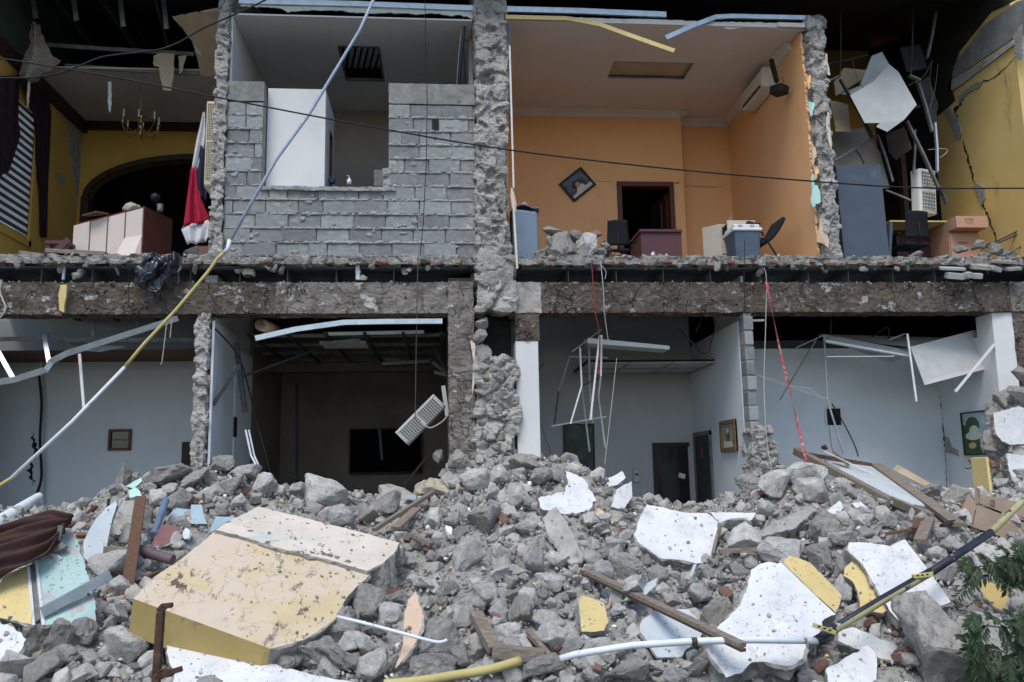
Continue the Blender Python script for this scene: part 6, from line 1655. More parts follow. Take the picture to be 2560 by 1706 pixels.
# room 3: hanging ceiling grid
for k, (a, b, y_, mt) in enumerate([((1450, 870, ), (1454, 965), .5, 'tbar_white'), ((1454, 965), (1426, 1060), .4, 'tbar_white'), ((1472, 855), (1474, 965), .7, 'tbar_grey'), ((1474, 965), (1482, 1058), .7, 'tbar_grey'), ((1499, 838), (1476, 1050), .3, 'tbar_white'), ((1504, 838), (1502, 940), .4, 'tbar_white'),
        ((1502, 940), (1496, 990), .4, 'tbar_grey'), ((1496, 990), (1513, 1120), .5, 'tbar_grey'), ((1454, 970), (1474, 1130), .8, 'tbar_grey'), ((1425, 890), (1396, 980), .9, 'tbar_grey'), ((1396, 980), (1386, 1060), .9, 'steel_dark'), ((1378, 1066), (1515, 1042), .5, 'tbar_grey'), ((1424, 892), (1520, 895), .8, 'tbar_grey'), ((1430, 880), (1505, 823), .6, 'tbar_grey'), ((1455, 965), (1520, 935), .6, 'steel_dark')]):
    tag(MB().bar(P(*a, y_), P(*b, y_), .022, .018).build('ceiling_tee', mt), ['white tee bar upper left of the tangled ceiling grid', 'white tee bar slanting left at the bottom of the grid', 'grey tee bar upper middle of the tangled grid', 'grey tee bar lower middle of the tangled grid', 'long white tee bar beside the red plug', 'short white tee bar above the red plug', 'short grey tee bar right of the red plug', 'grey tee bar dangling lowest right of the grid', 'grey tee bar crossing the garden picture', 'grey tee bar at the upper left bend of the grid', 'dark tee bar hanging at far left of the grid', 'grey tee bar lying level above the garden picture', 'level grey tee bar at the top of the tangled grid', 'slanted grey tee bar at the top of the tangled grid', 'dark diagonal tee bar in the tangled grid'][k], 'ceiling bar')
lt = T('light_fixture', 'long white strip light fixture hanging at the third bay ceiling', 'light', P(1570, 860, .6))
MB().prism([P(1470, 845, .55), P(1674, 865, .55), P(1674, 874, .55), P(1468, 858, .55)], (0, .28, .02)).build('housing', 'tbar_white', lt)
MB().prism([P(1470, 858, .56), P(1670, 873, .56), P(1670, 876, .6), P(1470, 862, .6)], (0, .24, 0)).build('diffuser', 'tile_board', lt)
for k, (a, b, c_) in enumerate([((1667, 850), (1697, 822), (1740, 868)), ((1740, 830), (1762, 780), (1763, 778))]):
    tag(MB().bar(P(*a, .8), P(*b, .8), .02, .02).bar(P(*b, .8), P(*c_, .8), .02, .02).build('ceiling_tee', 'steel_dark'), ['dark angled bar above the strip light', 'dark bar in the ceiling void above the white side wall'][k], 'ceiling bar')
o = T('red_cable', 'red cable with plug hanging from slab through the third bay', 'cable', P(1500, 930, .0))
MB().tube([P(1478, 652, -.12), P(1484, 720, -.1), P(1488, 780, -.06), P(1498, 830, .0), P(1498, 880, .1), P(1496, 930, .15)], .006, 6, smooth_pts=6).build('cord', 'cable_red', o)
MB().lathe(P(1497, 938, .15), [(.012, 0), (.018, .02), (.016, .05), (.006, .06)], 10).build('plug', 'cable_red', o)
tag(MB().tube([P(1502, 660, -.12), P(1508, 720, -.1), P(1512, 790, -.06), P(1522, 860, .05)], .005, 6, smooth_pts=6).tube([P(1502, 662, -.12), P(1515, 680, -.12), P(1512, 698, -.12)], .004, 5, smooth_pts=4).build('wire', 'cable_white'), 'white wire hanging beside the red cable', 'wire')
tag(MB().tube([P(1542, 895, .3), P(1527, 1030, .2), P(1512, 1160, .1)], .004, 5, smooth_pts=4).build('wire', 'cable_white'), 'thin straight string right of the tangled ceiling grid', 'wire')
tag(MB().tube([P(1352, 1060, .5), P(1365, 1100, .5), P(1378, 1135, .5)], .005, 5).build('wire', 'cable_grey'), 'thin wire left of the garden picture', 'wire')
tag(MB().tube([P(1880 - 145, 850, .7), P(1750, 880, .7), P(1770, 880, .7), P(1782, 840, .6), P(1790, 800, .5)], .006, 5, smooth_pts=6).build('wire', 'cable_black'), 'black wire looping along the top of the white side wall', 'wire')
picture('tall garden picture in a dark frame behind the ceiling grid', [(1410, 1060), (1486, 1060), (1487, 1180), (1410, 1180)], Y3, img='picture_green', fw=.02)
def side_picture(label, c4, X_, **k):
    pts = [PX(x, y, X_ - .03) for x, y in c4]
    z1_ = (pts[0].z + pts[1].z) / 2; z0_ = (pts[2].z + pts[3].z) / 2
    ya, yb = (pts[0].y + pts[3].y) / 2, (pts[1].y + pts[2].y) / 2
    c = Vector((X_ - .03, (ya + yb) / 2, (z0_ + z1_) / 2)); w, h = abs(ya - yb), z1_ - z0_
    M = frame_at(c, (0, -1, 0), (0, 0, 1)); t = T('framed_picture', label, 'picture', c)
    fw = k.get('fw', .05)
    MB(M).bb(-w / 2, w / 2, .003, .02, -h / 2, h / 2).build('picture_sheet', k.get('img', 'picture_icon'), t)
    MB(M).bb(-w / 2, -w / 2 + fw, -.015, .02, -h / 2, h / 2).bb(w / 2 - fw, w / 2, -.015, .02, -h / 2, h / 2).bb(-w / 2 + fw, w / 2 - fw, -.014, .02, -h / 2, -h / 2 + fw).bb(-w / 2 + fw, w / 2 - fw, -.014, .02, h / 2 - fw, h / 2).build('frame', k.get('frame', 'gilt'), t)
    return t, M, w, h
t, M, w, h = side_picture('small gilt framed picture on the white side wall', [(1800, 1054), (1838, 1048), (1840, 1128), (1803, 1132)], 3.85)
shape(t, M, ell(0, h * .02, w * .10, h * .2), 'wood_brown', .004); shape(t, M, ell(0, h * .16, w * .07, h * .08), 'paint_hat', .006)
shape(t, M, [(-w * .3, -h * .36), (w * .3, -h * .36), (w * .2, -h * .18), (-w * .25, -h * .15)], 'paint_hat', .003)
c = P(1591, 1190, Y3 - .02)
o = T('wall_phone', 'small white wall box left of the dark glass door', 'wall box', c)
MB().box(c, (.10, .04, .19)).build('casing', 'ac_grey', o, bevel=.01)
MB().box(c + Vector((0, -.022, .02)), (.05, .006, .03)).build('display', 'steel_dark', o)
tag(MB().box(P(1608, 1230, Y3 - .01), (.07, .012, .08)).build('wall_socket', 'ac_grey', bevel=.004), 'white wall socket low beside the dark glass door', 'socket')
tag(MB().bar(P(1878, 802, .1), P(1910, 801, .1), .03, .025).build('metal_strip', 'tbar_white'), 'short white strip at the top of the fourth bay', 'strip')
# room 4
def board(label, pts, ys, mt='tile_board', t=.014):
    return tag(MB().prism([P(x, y, yy) for (x, y), yy in zip(pts, ys)], (0, t, .004)).build('ceiling_tile', mt), label, 'ceiling tile')
board('large grey corrugated ceiling tile hanging at the right', [(2276, 868), (2440, 825), (2470, 842), (2495, 915), (2312, 963)], [.25, .55, .55, .35, .15])
board('narrow ceiling tile sagging in the fourth bay middle', [(2060, 836), (2240, 870), (2275, 882), (2260, 892), (2065, 858)], [.75, .5, .4, .4, .6])
board('dark triangular ceiling tile behind the sagging one', [(2045, 838), (2225, 910), (2270, 890), (2120, 850)], [.8, .7, .6, .8], 'gypsum')
board('grey ceiling tile lying flat at the back of the fourth bay', [(2040, 836), (2270, 842), (2380, 845), (2270, 868), (2200, 860)], [1.2, 1.2, 1.2, .9, .9], 'gypsum')
for k, (a, b, y_, mt, w_) in enumerate([((2060, 837), (2068, 1000), .45, 'tbar_grey', .02), ((2064, 853), (2272, 890), .38, 'tbar_white', .03), ((2067, 892), (2235, 891), .4, 'tbar_white', .016), ((2268, 835), (2291, 1004), .2, 'tbar_white', .022), ((2485, 862), (2388, 980), .05, 'tbar_white', .03), ((2040, 850), (1950, 1000), .5, 'galv_dull', .022),
        ((1880, 933), (1975, 965), .15, 'tbar_grey', .016), ((1975, 965), (2025, 972), .2, 'tbar_grey', .016), ((2025, 972), (2070, 1010), .3, 'tbar_grey', .016), ((1880, 938), (2068, 998), .2, 'tbar_grey', .014), ((2068, 1000), (2110, 1135), .3, 'tbar_grey', .02), ((2262, 835), (2222, 850), .35, 'tbar_grey', .016), ((1990, 870), (2060, 838), .6, 'tbar_grey', .018)]):
    tag(MB().bar(P(*a, y_), P(*b, y_ - .04), w_, w_ * .8).build('ceiling_tee', mt), ['upright tee bar left of the square wall hole', 'white tee bar along the sagging ceiling tile', 'thin level tee bar below the sagging tile', 'tee bar dangling left of the big corrugated tile', 'white tee bar leaning on the right column', 'dull bar slanting left of the upright tee bar', 'first length of wire rail from the block pier', 'second length of wire rail from the block pier', 'third length of wire rail near the square hole', 'lower wire rail from the block pier', 'tee bar falling from the square hole to the door', 'small tee bar bridging above the sagging tile', 'tee bar propping the flat ceiling tile'][k], 'ceiling bar')
tag(MB().tube([P(2080, 1010, .3), P(2110, 1060, .3), P(2135, 1110, .3), P(2146, 1142, .3)], .008, 6, smooth_pts=5).build('wire', 'cable_black'), 'black wire curving down right of the square hole', 'wire')
tag(MB().tube([P(2072, 1060, .6), P(2076, 1100, .6), P(2082, 1130, .6)], .005, 5, smooth_pts=5).build('wire', 'cable_grey'), 'thin wire hanging below the square hole', 'wire')
tag(MB().tube([P(2080, 780, .4), P(2078, 800, .4), P(2076, 838, .4)], .012, 6, smooth_pts=5).tube([P(2180, 842, .6), P(2215, 820, .6), P(2222, 825, .6), P(2224, 850, .6)], .012, 6, smooth_pts=5).build('wire', 'cable_black'), 'black conduit loops in the ceiling void of the fourth bay', 'wire')
tag(MB().tube([P(1910, 670, -.12), P(1916, 700, -.1), P(1914, 820, -.1), P(1910, 960, -.12), P(1917, 1100, -.15), P(1930, 1180, -.2)], .005, 6, smooth_pts=5).build('wire', 'cable_white'), 'long white wire hanging left of the red tape', 'wire')
tag(MB().tube([P(1862, 600, -.12), P(1860, 700, -.12), P(1862, 780, -.1)], .005, 5).build('wire', 'cable_black'), 'black wire hanging down from the blue box', 'wire')
def ribbon(pts, w, twist):
    def fn(u, v):
        p = Vector([np.interp(v, [k / (len(pts) - 1) for k in range(len(pts))], [q[i] for q in pts]) for i in range(3)])
        a = twist * v; return p + Vector((cos(a), sin(a), 0)) * (w * (u - .5))
    return fn
tag(MB().grid(ribbon([P(1916, 706, -.12), P(1950, 880, -.14), P(1985, 1020, -.2), P(2015, 1150, -.45), P(2046, 1283, -.85)], .034, 9), 3, 60, thick=.002).build('barrier_tape', 'tape_red', smooth=True), 'twisted red and white barrier tape hanging from the edge beam', 'tape')
t, M, w, h = side_picture('framed painting of a pale hat on the right side wall', [(2404, 1038), (2484, 1017), (2484, 1132), (2411, 1143)], 7.2, img='picture_sky', frame='wood_dark', fw=.018)
shape(t, M, [(-w * .48, -h * .48), (w * .1, -h * .48), (w * .02, -h * .1), (-w * .1, h * .1), (-w * .48, h * .22)], 'paint_green', .003)
shape(t, M, ell(-w * .15, h * .18, w * .22, h * .2), 'paint_green', .004)
shape(t, M, ell(-w * .14, -h * .06, w * .26, h * .10), 'paint_hat', .006); shape(t, M, ell(-w * .1, h * .05, w * .15, h * .13), 'paint_hat', .008)
shape(t, M, ell(-w * .2, -h * .28, w * .12, h * .07), 'plaster_ochre', .006); shape(t, M, [(w * .1, -h * .46), (w * .44, -h * .46), (w * .44, h * .1), (w * .2, h * .05)], 'blue_panel', .005)
shape(t, M, ell(w * .2, -h * .3, w * .14, h * .14), 'cornice_white', .007)
tag(MB().tube([P(2422, 1150, .6), P(2430, 1165, .6), P(2422, 1172, .6), P(2412, 1170, .6)], .007, 6, smooth_pts=4).build('wire', 'cable_black'), 'short black wire end below the hat painting', 'wire')

# ------------------------------------------------------------------ overhead lines and the long conduit in front
def line(pts, Y, r, mt, label):
    return tag(MB().tube([P(x, y, Y) for x, y in pts], r, 6, smooth_pts=8).build('overhead_cable', mt, smooth=True), label, 'cable')
line([(-300, 105), (0, 146), (300, 196), (600, 255), (900, 312), (1250, 372), (1650, 420), (2050, 455), (2300, 470), (2560, 471), (2900, 470)], -1.2, .009, 'cable_black', 'long black cable sagging across the whole upper storey')
line([(-200, 200), (0, 196), (80, 194), (150, 183), (210, 160), (260, 142), (340, 132), (400, 124), (450, 105), (500, 75), (560, 48), (640, 12), (700, -20)], -.9, .010, 'cable_black', 'thick black cable bending up over the chandelier room')
tag(MB().tube([P(1062, -20, -.2), P(1064, 80, -.2), P(1068, 250, -.2), P(1066, 400, -.15), P(1058, 560, -.13), P(1050, 640, -.14)], .005, 5).build('wire', 'cable_black'), 'thin wire hanging in front of the block wall', 'wire')
cd = T('long_conduit', 'long leaning conduit, blue grey above and yellow and white below', 'conduit', P(570, 615, -.6))
MB().tube([P(940, -15, -.35), P(900, 75, -.38), P(770, 290, -.45), P(690, 400, -.5), P(573, 605, -.6)], .019, 10).build('blue_upper_length', 'pipe_bluegrey', cd, smooth=True)
MB().tube([P(574, 600, -.6), P(570, 622, -.6), P(560, 632, -.6)], .024, 10).build('white_joint', 'pipe_white', cd, smooth=True)
MB().tube([P(562, 630, -.6), P(545, 645, -.6), P(520, 680, -.62), P(440, 775, -.68), P(360, 860, -.72), P(310, 920, -.76)], .018, 10).build('yellow_middle_length', 'pipe_yellow', cd, smooth=True)
MB().tube([P(312, 918, -.76), P(180, 1055, -.85), P(28, 1196, -1.0)], .019, 10).build('white_lower_length', 'pipe_white', cd, smooth=True)
MB().tube([P(30, 1194, -1.0), P(0, 1213, -1.02), P(-120, 1300, -1.1)], .016, 10).build('yellow_tail', 'pipe_yellow', cd, smooth=True)
# ------------------------------------------------------------------ recognisable pieces of the heap
PL = plane_at
# big yellow slab with its raised cream strip
yp = (P(676, 1622, -4.05), None)
_a, _b, _c = P(676, 1622, -4.0), P(345, 1499, -3.75), P(645, 1290, -2.3)
_n = (_b - _a).cross(_c - _a); _n = _n if _n.z > 0 else -_n; _n.normalize()
ys_ = T('wall_slab', 'largest slab, yellow and scuffed with a cream strip along its top', 'rubble slab', _a)
topf = [(333, 1497), (676, 1622), (760, 1600), (838, 1550), (843, 1533), (870, 1490), (905, 1455), (926, 1432), (900, 1418), (810, 1400), (710, 1378), (620, 1350), (537, 1328), (470, 1385), (390, 1440)]
plate('painted_face', topf, (_a, _n), .30, 'plaster_yellow', 'concrete', None, parent=ys_, straight=(0,), side='plaster_ochre', amp=.012, step=.05, rough=.05, levels=5)
_a2 = _a + _n * .035
strip = [(537, 1325), (600, 1290), (645, 1266), (760, 1295), (880, 1325), (999, 1357), (985, 1385), (954, 1411), (916, 1427), (830, 1402), (710, 1374), (620, 1345)]
plate('cream_strip', strip, (_a2, _n), .25, 'plaster_cream', 'concrete', None, parent=ys_, amp=.012, rough=.06, levels=4)
cps = [P(0, 0, 0)]
for k, (px, py, w, h) in enumerate([(950, 1450, 130, 120), (915, 1510, 140, 120), (860, 1580, 150, 130), (790, 1630, 160, 100), (985, 1395, 80, 100), (715, 1650, 80, 70), (830, 1640, 120, 80), (945, 1400, 70, 60)]):
    c = on_plane(px, py, _a - _n * .16, _n); c = P(px, py, min(c.y, Gp(px, py).y) - .04)
    s = 1 / 330
    rock_obj('core_lump', c, (w * s * .5, .16, h * s * .5), 400 + k, 'concrete', parent=ys_, rot=(.2, random.uniform(-.4, .4), 0), rough=.1, sub=4)

def slabp(label, poly, anchor, slope, az, thick, paint, core='concrete', **k):
    return plate(k.pop('name', 'wall_slab'), poly, PL(*anchor, slope, az, k.pop('lift', .12)), thick, paint, core, label, **k)
slabp('white slab at the bottom left in front of the yellow slab', [(415, 1605), (470, 1615), (515, 1631), (570, 1640), (627, 1661), (681, 1660), (775, 1686), (883, 1706), (900, 1740), (430, 1745), (436, 1690), (422, 1650)], (640, 1700), 30, 0, .2, 'plaster_white', lift=.12)
slabp('white slab fragment at the left frame edge', [(-60, 1540), (0, 1555), (36, 1570), (65, 1598), (54, 1624), (20, 1662), (0, 1681), (-60, 1700)], (10, 1660), 35, -20, .15, 'plaster_white', lift=.2)
# mint and cream wall corner at left
ms = T('wall_slab', 'mint green and cream wall corner with broken concrete base at left', 'rubble slab', Gp(150, 1600))
pl_ = PL(170, 1560, 40, 8, .32)
plate('mint_face', [(84, 1395), (110, 1370), (173, 1326), (195, 1352), (202, 1385), (217, 1429), (230, 1470), (238, 1510), (240, 1553), (108, 1564), (98, 1500)], pl_, .34, 'plaster_mint', 'concrete', None, parent=ms, amp=.01, rough=.06, levels=6)
plate('cream_face', [(0, 1458), (11, 1440), (69, 1414), (72, 1440), (80, 1562), (40, 1552), (0, 1545), (-70, 1540), (-70, 1470)], pl_, .30, 'plaster_sand', 'concrete', None, parent=ms, amp=.008, rough=.04)
pts3 = [on_plane(x, y, pl_[0] + pl_[1] * .0, pl_[1]) for x, y in [(70, 1414), (92, 1408), (110, 1540), (82, 1560)]]
MB().prism(pts3, -pl_[1] * .05).build('window_groove', 'galv_dull', ms)
for a, b in (((70, 1416), (84, 1566)), ((90, 1405), (108, 1566))):
    MB().bar(on_plane(*a, *pl_), on_plane(*b, *pl_), .02, .03).build('frame_strip', 'plaster_white', ms)
for k, (px, py, w, h) in enumerate([(85, 1600, 110, 110), (150, 1605, 120, 110), (212, 1590, 70, 100), (130, 1645, 130, 60), (60, 1590, 60, 70)]):
    rock_obj('core_lump', P(px, py, Gp(px, py).y - .06), (w / 620, .16, h / 620), 420 + k, 'concrete', parent=ms, rot=(0, random.uniform(-.3, .3), 0), rough=.09, sub=4)
KEEP.append([(1990, 1120), (2190, 1160), (2400, 1310), (2340, 1310), (2215, 1262)])
KEEP.append([(30, 1555), (240, 1555), (240, 1650), (60, 1650)])
slabp('white slab in the middle right, peppered with grey chips', [(1617, 1261), (1675, 1274), (1707, 1281), (1767, 1283), (1794, 1306), (1790, 1342), (1774, 1403), (1740, 1409), (1707, 1400), (1650, 1395), (1600, 1360), (1584, 1337), (1600, 1295)], (1690, 1405), 42, 12, .16, 'plaster_white', lift=.18)
slabp('thin white slab edge lying behind the middle right slab', [(1775, 1281), (1890, 1283), (1880, 1300), (1830, 1312), (1797, 1306)], (1830, 1315), 35, 0, .1, 'plaster_white')
fs_ = T('wall_slab', 'big white slab with yellow band behind the white pipe', 'rubble slab', Gp(1900, 1690))
pF = PL(1850, 1692, 44, -6, .22)
plate('white_face', [(1877, 1425), (1900, 1410), (1920, 1405), (1953, 1407), (2000, 1452), (2050, 1500), (2090, 1537), (2061, 1548), (2050, 1580), (2014, 1609), (2010, 1638), (1990, 1660), (1964, 1665), (1920, 1656), (1880, 1656), (1859, 1678), (1816, 1694), (1787, 1656), (1765, 1624), (1783, 1584), (1808, 1555), (1852, 1512), (1866, 1479)], pF, .18, 'plaster_white', 'concrete', None, parent=fs_, straight=(3, 4, 5), amp=.016, rough=.05)
plate('yellow_band', [(1956, 1405), (1974, 1389), (2000, 1397), (2025, 1407), (2065, 1448), (2104, 1488), (2100, 1508), (2090, 1533), (2050, 1496), (2000, 1449)], (pF[0] - pF[1] * .015, (pF[1] + Vector((.28, 0, .05))).normalized()), .2, 'plaster_sand', 'concrete', None, parent=fs_, amp=.008, rough=.03)
gs_ = T('wall_slab', 'white slab with yellow strip at the right below the box', 'rubble slab', Gp(2240, 1550))
pG = PL(2240, 1550, 42, -10, .22)
plate('white_face', [(2122, 1357), (2167, 1357), (2225, 1366), (2263, 1349), (2326, 1432), (2377, 1505), (2330, 1520), (2297, 1530), (2275, 1548), (2247, 1552), (2229, 1533), (2190, 1470), (2156, 1410), (2118, 1375)], pG, .17, 'plaster_white', 'concrete', None, parent=gs_, straight=(3, 4), amp=.014, rough=.05)
plate('yellow_strip', [(2113, 1418), (2138, 1400), (2154, 1410), (2190, 1470), (2226, 1525), (2207, 1533), (2153, 1523), (2146, 1487), (2131, 1454), (2109, 1440)], (pG[0] - pG[1] * .03, (pG[1] + Vector((-.25, 0, .0))).normalized()), .15, 'plaster_sand', 'concrete', None, parent=gs_, amp=.012, rough=.04)
slabp('white slab corner at the bottom edge right of centre', [(2066, 1671), (2100, 1655), (2167, 1613), (2189, 1631), (2192, 1670), (2187, 1720), (2075, 1740)], (2130, 1700), 38, 8, .25, 'plaster_white', lift=.15)
slabp('white cracked slab below the yellow strip', [(2097, 1578), (2131, 1568), (2190, 1592), (2243, 1615), (2240, 1655), (2180, 1640), (2095, 1602)], (2170, 1640), 55, -5, .12, 'plaster_white', lift=.12)
slabp('white cracked plaster patch on the central stone heap', [(1413, 1178), (1441, 1187), (1463, 1201), (1475, 1225), (1487, 1245), (1482, 1262), (1470, 1278), (1440, 1285), (1400, 1283), (1351, 1270), (1347, 1245), (1385, 1236), (1413, 1230), (1420, 1205)], (1430, 1280), 52, 8, .12, 'plaster_white', lift=.16, amp=.03)
slabp('small white plaster piece at the top of the central heap', [(1515, 1198), (1535, 1190), (1555, 1178), (1564, 1194), (1545, 1212), (1521, 1218)], (1535, 1216), 40, 10, .06, 'plaster_white', lift=.10)
slabp('tall white plaster piece leaning right of the central heap', [(1542, 1223), (1560, 1212), (1579, 1203), (1580, 1241), (1561, 1272), (1528, 1268), (1534, 1245)], (1555, 1270), 62, 20, .08, 'plaster_white', lift=.08)
slabp('pale blue plaster sheet behind the long diagonal plank', [(1605, 1552), (1657, 1512), (1689, 1523), (1722, 1523), (1761, 1573), (1750, 1595), (1700, 1642), (1642, 1642), (1599, 1573)], (1680, 1640), 45, 0, .05, 'pale_panel')
slabp('yellow plaster brick standing in the rubble centre', [(1447, 1501), (1456, 1490), (1480, 1496), (1510, 1508), (1521, 1555), (1510, 1577), (1480, 1580), (1454, 1579), (1450, 1540)], (1480, 1580), 55, 10, .14, 'plaster_sand', amp=.008)
slabp('peach painted face of the rough chunk right of the yellow slab', [(1039, 1478), (1046, 1505), (1059, 1544), (1044, 1598), (1026, 1627), (987, 1671), (1000, 1640), (1008, 1609), (1010, 1537), (1020, 1500)], (1010, 1660), 62, -28, .05, 'plaster_peach', lift=.22)
slabp('grey concrete slab tilted below the red tape', [(1890, 1335), (1930, 1310), (1980, 1285), (2041, 1258), (2048, 1268), (2010, 1300), (1985, 1322), (1900, 1342)], (1950, 1345), 28, 12, .26, 'concrete_pale', lift=.22, rough=.09)
slabp('small pale plaster sheet left of the blue sheet', [(1560, 1500), (1600, 1470), (1642, 1445), (1640, 1465), (1610, 1490), (1575, 1498)], (1590, 1500), 30, 0, .03, 'pale_panel', lift=.1)
slabp('round topped pale stone slab in front of the television room', [(948, 1213), (975, 1210), (1010, 1220), (1040, 1240), (1050, 1255), (1015, 1268), (985, 1252), (955, 1230)], (1000, 1268), 30, 10, .10, 'concrete_pale', lift=.08)
slabp('orange plaster chip below the white patch', [(1476, 1275), (1495, 1270), (1512, 1282), (1505, 1290), (1480, 1288)], (1495, 1290), 35, 0, .05, 'plaster_peach', lift=.1)
slabp('small white plaster sheet beside the tilted concrete slab', [(2062, 1285), (2085, 1262), (2100, 1252), (2108, 1270), (2095, 1285)], (2085, 1288), 40, 0, .04, 'plaster_white')
slabp('white plaster sheet under the fallen door', [(2130, 1258), (2150, 1254), (2180, 1278), (2160, 1276), (2138, 1268)], (2155, 1280), 35, 0, .04, 'plaster_white')
slabp('yellow plaster panel showing behind the leafy branch', [(2442, 1462), (2470, 1450), (2520, 1480), (2526, 1482), (2508, 1528), (2490, 1520), (2465, 1495)], (2490, 1528), 55, -10, .05, 'plaster_ochre', lift=.12)
# grey slab bits lying in the middle
slabp('long tilted stone slab in the centre of the heap', [(1358, 1295), (1370, 1280), (1391, 1270), (1402, 1285), (1413, 1302), (1440, 1350), (1458, 1393), (1445, 1405), (1427, 1409), (1405, 1389), (1380, 1350), (1366, 1328)], (1430, 1408), 50, -12, .11, 'concrete_pale', lift=.12, amp=.02)
# left cluster: panels, planks, tubes
slabp('pale rounded panel leaning left of the brown plank', [(208, 1357), (220, 1330), (238, 1299), (265, 1270), (289, 1252), (293, 1262), (280, 1300), (271, 1342), (264, 1385), (245, 1400), (224, 1407), (209, 1393)], (235, 1405), 62, -12, .03, 'pale_panel', lift=.05, amp=.004, margin=0)
slabp('rough concrete piece leaning beside the brown plank', [(307, 1252), (343, 1252), (335, 1285), (325, 1313), (310, 1330), (296, 1338), (274, 1335), (285, 1300)], (298, 1340), 62, 0, .12, 'concrete_pale', lift=.12)
slabp('dark red square panel lying in the left rubble', [(404, 1311), (451, 1317), (440, 1340), (422, 1360), (376, 1367), (388, 1340)], (400, 1366), 40, 0, .02, 'red_panel', amp=.003, margin=0, lift=.05)
slabp('folded mint plaster scrap, upper piece', [(314, 1216), (333, 1205), (352, 1194), (356, 1203), (345, 1213), (332, 1221)], (330, 1222), 50, -10, .02, 'mint_bright', lift=.25, amp=.003, margin=0)
slabp('folded mint plaster scrap, lower piece', [(321, 1227), (339, 1218), (350, 1228), (354, 1240), (325, 1245)], (335, 1246), 45, 0, .02, 'mint_bright', lift=.25, amp=.003, margin=0)
slabp('pale blue board lying right of the blue tube', [(412, 1302), (425, 1285), (440, 1270), (473, 1274), (468, 1290), (455, 1299)], (435, 1304), 40, 0, .02, 'blue_panel', amp=.003, margin=0, lift=.06)
slabp('ribbed pale blue board above the yellow slab', [(478, 1262), (505, 1262), (508, 1285), (518, 1310), (478, 1310)], (498, 1312), 45, 0, .03, 'blue_panel', amp=.003, margin=0, lift=.06)
slabp('blue grey board beside the top corner of the yellow slab', [(540, 1291), (592, 1294), (560, 1310), (530, 1330), (522, 1330)], (545, 1330), 40, 0, .02, 'blue_panel', amp=.003, margin=0, lift=.06)
slabp('small white plaster chip beside the dark red panel', [(450, 1328), (465, 1320), (474, 1325), (472, 1345), (460, 1348)], (462, 1350), 50, 0, .02, 'plaster_white', lift=.06)
slabp('small white plate beside the brown plank', [(350, 1332), (360, 1334), (370, 1346), (366, 1356), (356, 1350)], (360, 1356), 50, 0, .015, 'plaster_white', lift=.08, amp=.003, margin=0)
def stick(name, a, b, w, h, mt, label, cat, la=.06, lb=.06, bevel=.003, up=(0, 0, 1), off=(0, 0)):
    p, q = Gp(*a) + Vector((0, off[0], la)), Gp(*b) + Vector((0, off[1], lb))
    return tag(MB().bar(p, q, w, h, up).build(name, mt, bevel=bevel), label, cat)
def stickP(name, a, ya, b, yb, w, h, mt, label, cat='plank', up=(0, 0, 1)):
    return tag(MB().bar(P(*a, ya), P(*b, yb), w, h, up).build(name, mt, bevel=.003), label, cat)
g1 = Gp(318, 1492).y
stickP('plank', (352, 1244), g1 + 1.05, (316, 1492), g1 - .05, .10, .04, 'wood_brown', 'brown plank standing upright in the left rubble')
stickP('plank', (240, 1268), Gp(240, 1268).y - .1, (178, 1318), Gp(178, 1318).y - .1, .05, .03, 'wood_red', 'dark red strip above the brown curtain')
stickP('plank', (215, 1405), Gp(215, 1405).y - .1, (330, 1450), Gp(330, 1450).y - .05, .07, .03, 'wood_dark', 'dark plank low behind the steel channel')
stickP('plank', (318, 1466), Gp(318, 1466).y - .1, (395, 1432), Gp(395, 1432).y - .1, .05, .03, 'wood_brown', 'brown strip meeting the left corner of the yellow slab')
stickP('plank', (268, 1372), Gp(268, 1372).y - .2, (325, 1378), Gp(325, 1378).y - .25, .10, .05, 'wood_old', 'short grey plank behind the upright brown plank')
stickP('plank', (272, 1250), Gp(272, 1290).y - .3, (262, 1385), Gp(262, 1385).y - .15, .03, .03, 'wood_dark', 'thin dark strip along the rounded panel')
stickP('plank', (303, 1247), Gp(303, 1280).y - .3, (285, 1300), Gp(285, 1300).y - .2, .03, .02, 'pale_panel', 'thin pale strip beside the rounded panel')
def tubeG(name, pts, r, mt, label, cat='pipe', n=10, sm=0, lift=.08):
    return tag(MB().tube([Gp(x, y) + Vector((0, -.05, lift)) for x, y in pts], r, n, smooth_pts=sm).build(name, mt, smooth=False, angle=50), label, cat)
tag(MB().tube([P(415, 1252, Gp(415, 1280).y - .25), P(383, 1338, Gp(383, 1338).y - .12)], .035, 14).build('tube', 'pipe_blue', angle=50), 'dusty blue tube leaning above the dark red panel', 'tube')
tag(MB().tube([P(347, 1375, Gp(347, 1375).y - .22), P(432, 1400, Gp(432, 1400).y - .22)], .048, 14).build('tube', 'pipe_plum', angle=50), 'plum coloured tube lying below the dark red panel', 'tube')
bl = T('rolled_blind', 'white rolled blind lying at the left frame edge', 'blind', Gp(30, 1290))
c0_, c1_ = P(-60, 1345, Gp(20, 1310).y - .1), P(99, 1240, Gp(90, 1275).y + .1)
MB().tube([c0_, c1_], .06, 14, rs=[.10, .045]).build('roll', 'pipe_white', bl, angle=50)
MB().grid(crumple(lambda u, v: (c0_ + Vector((0, -.12, -.12))).lerp(c1_ + Vector((.02, -.1, -.22)), u) + Vector((0, .1 * v, .06 * v)), 0, 0, .04, 8), 18, 8, thick=.003).build('loose_sheet', 'pale_panel', bl)
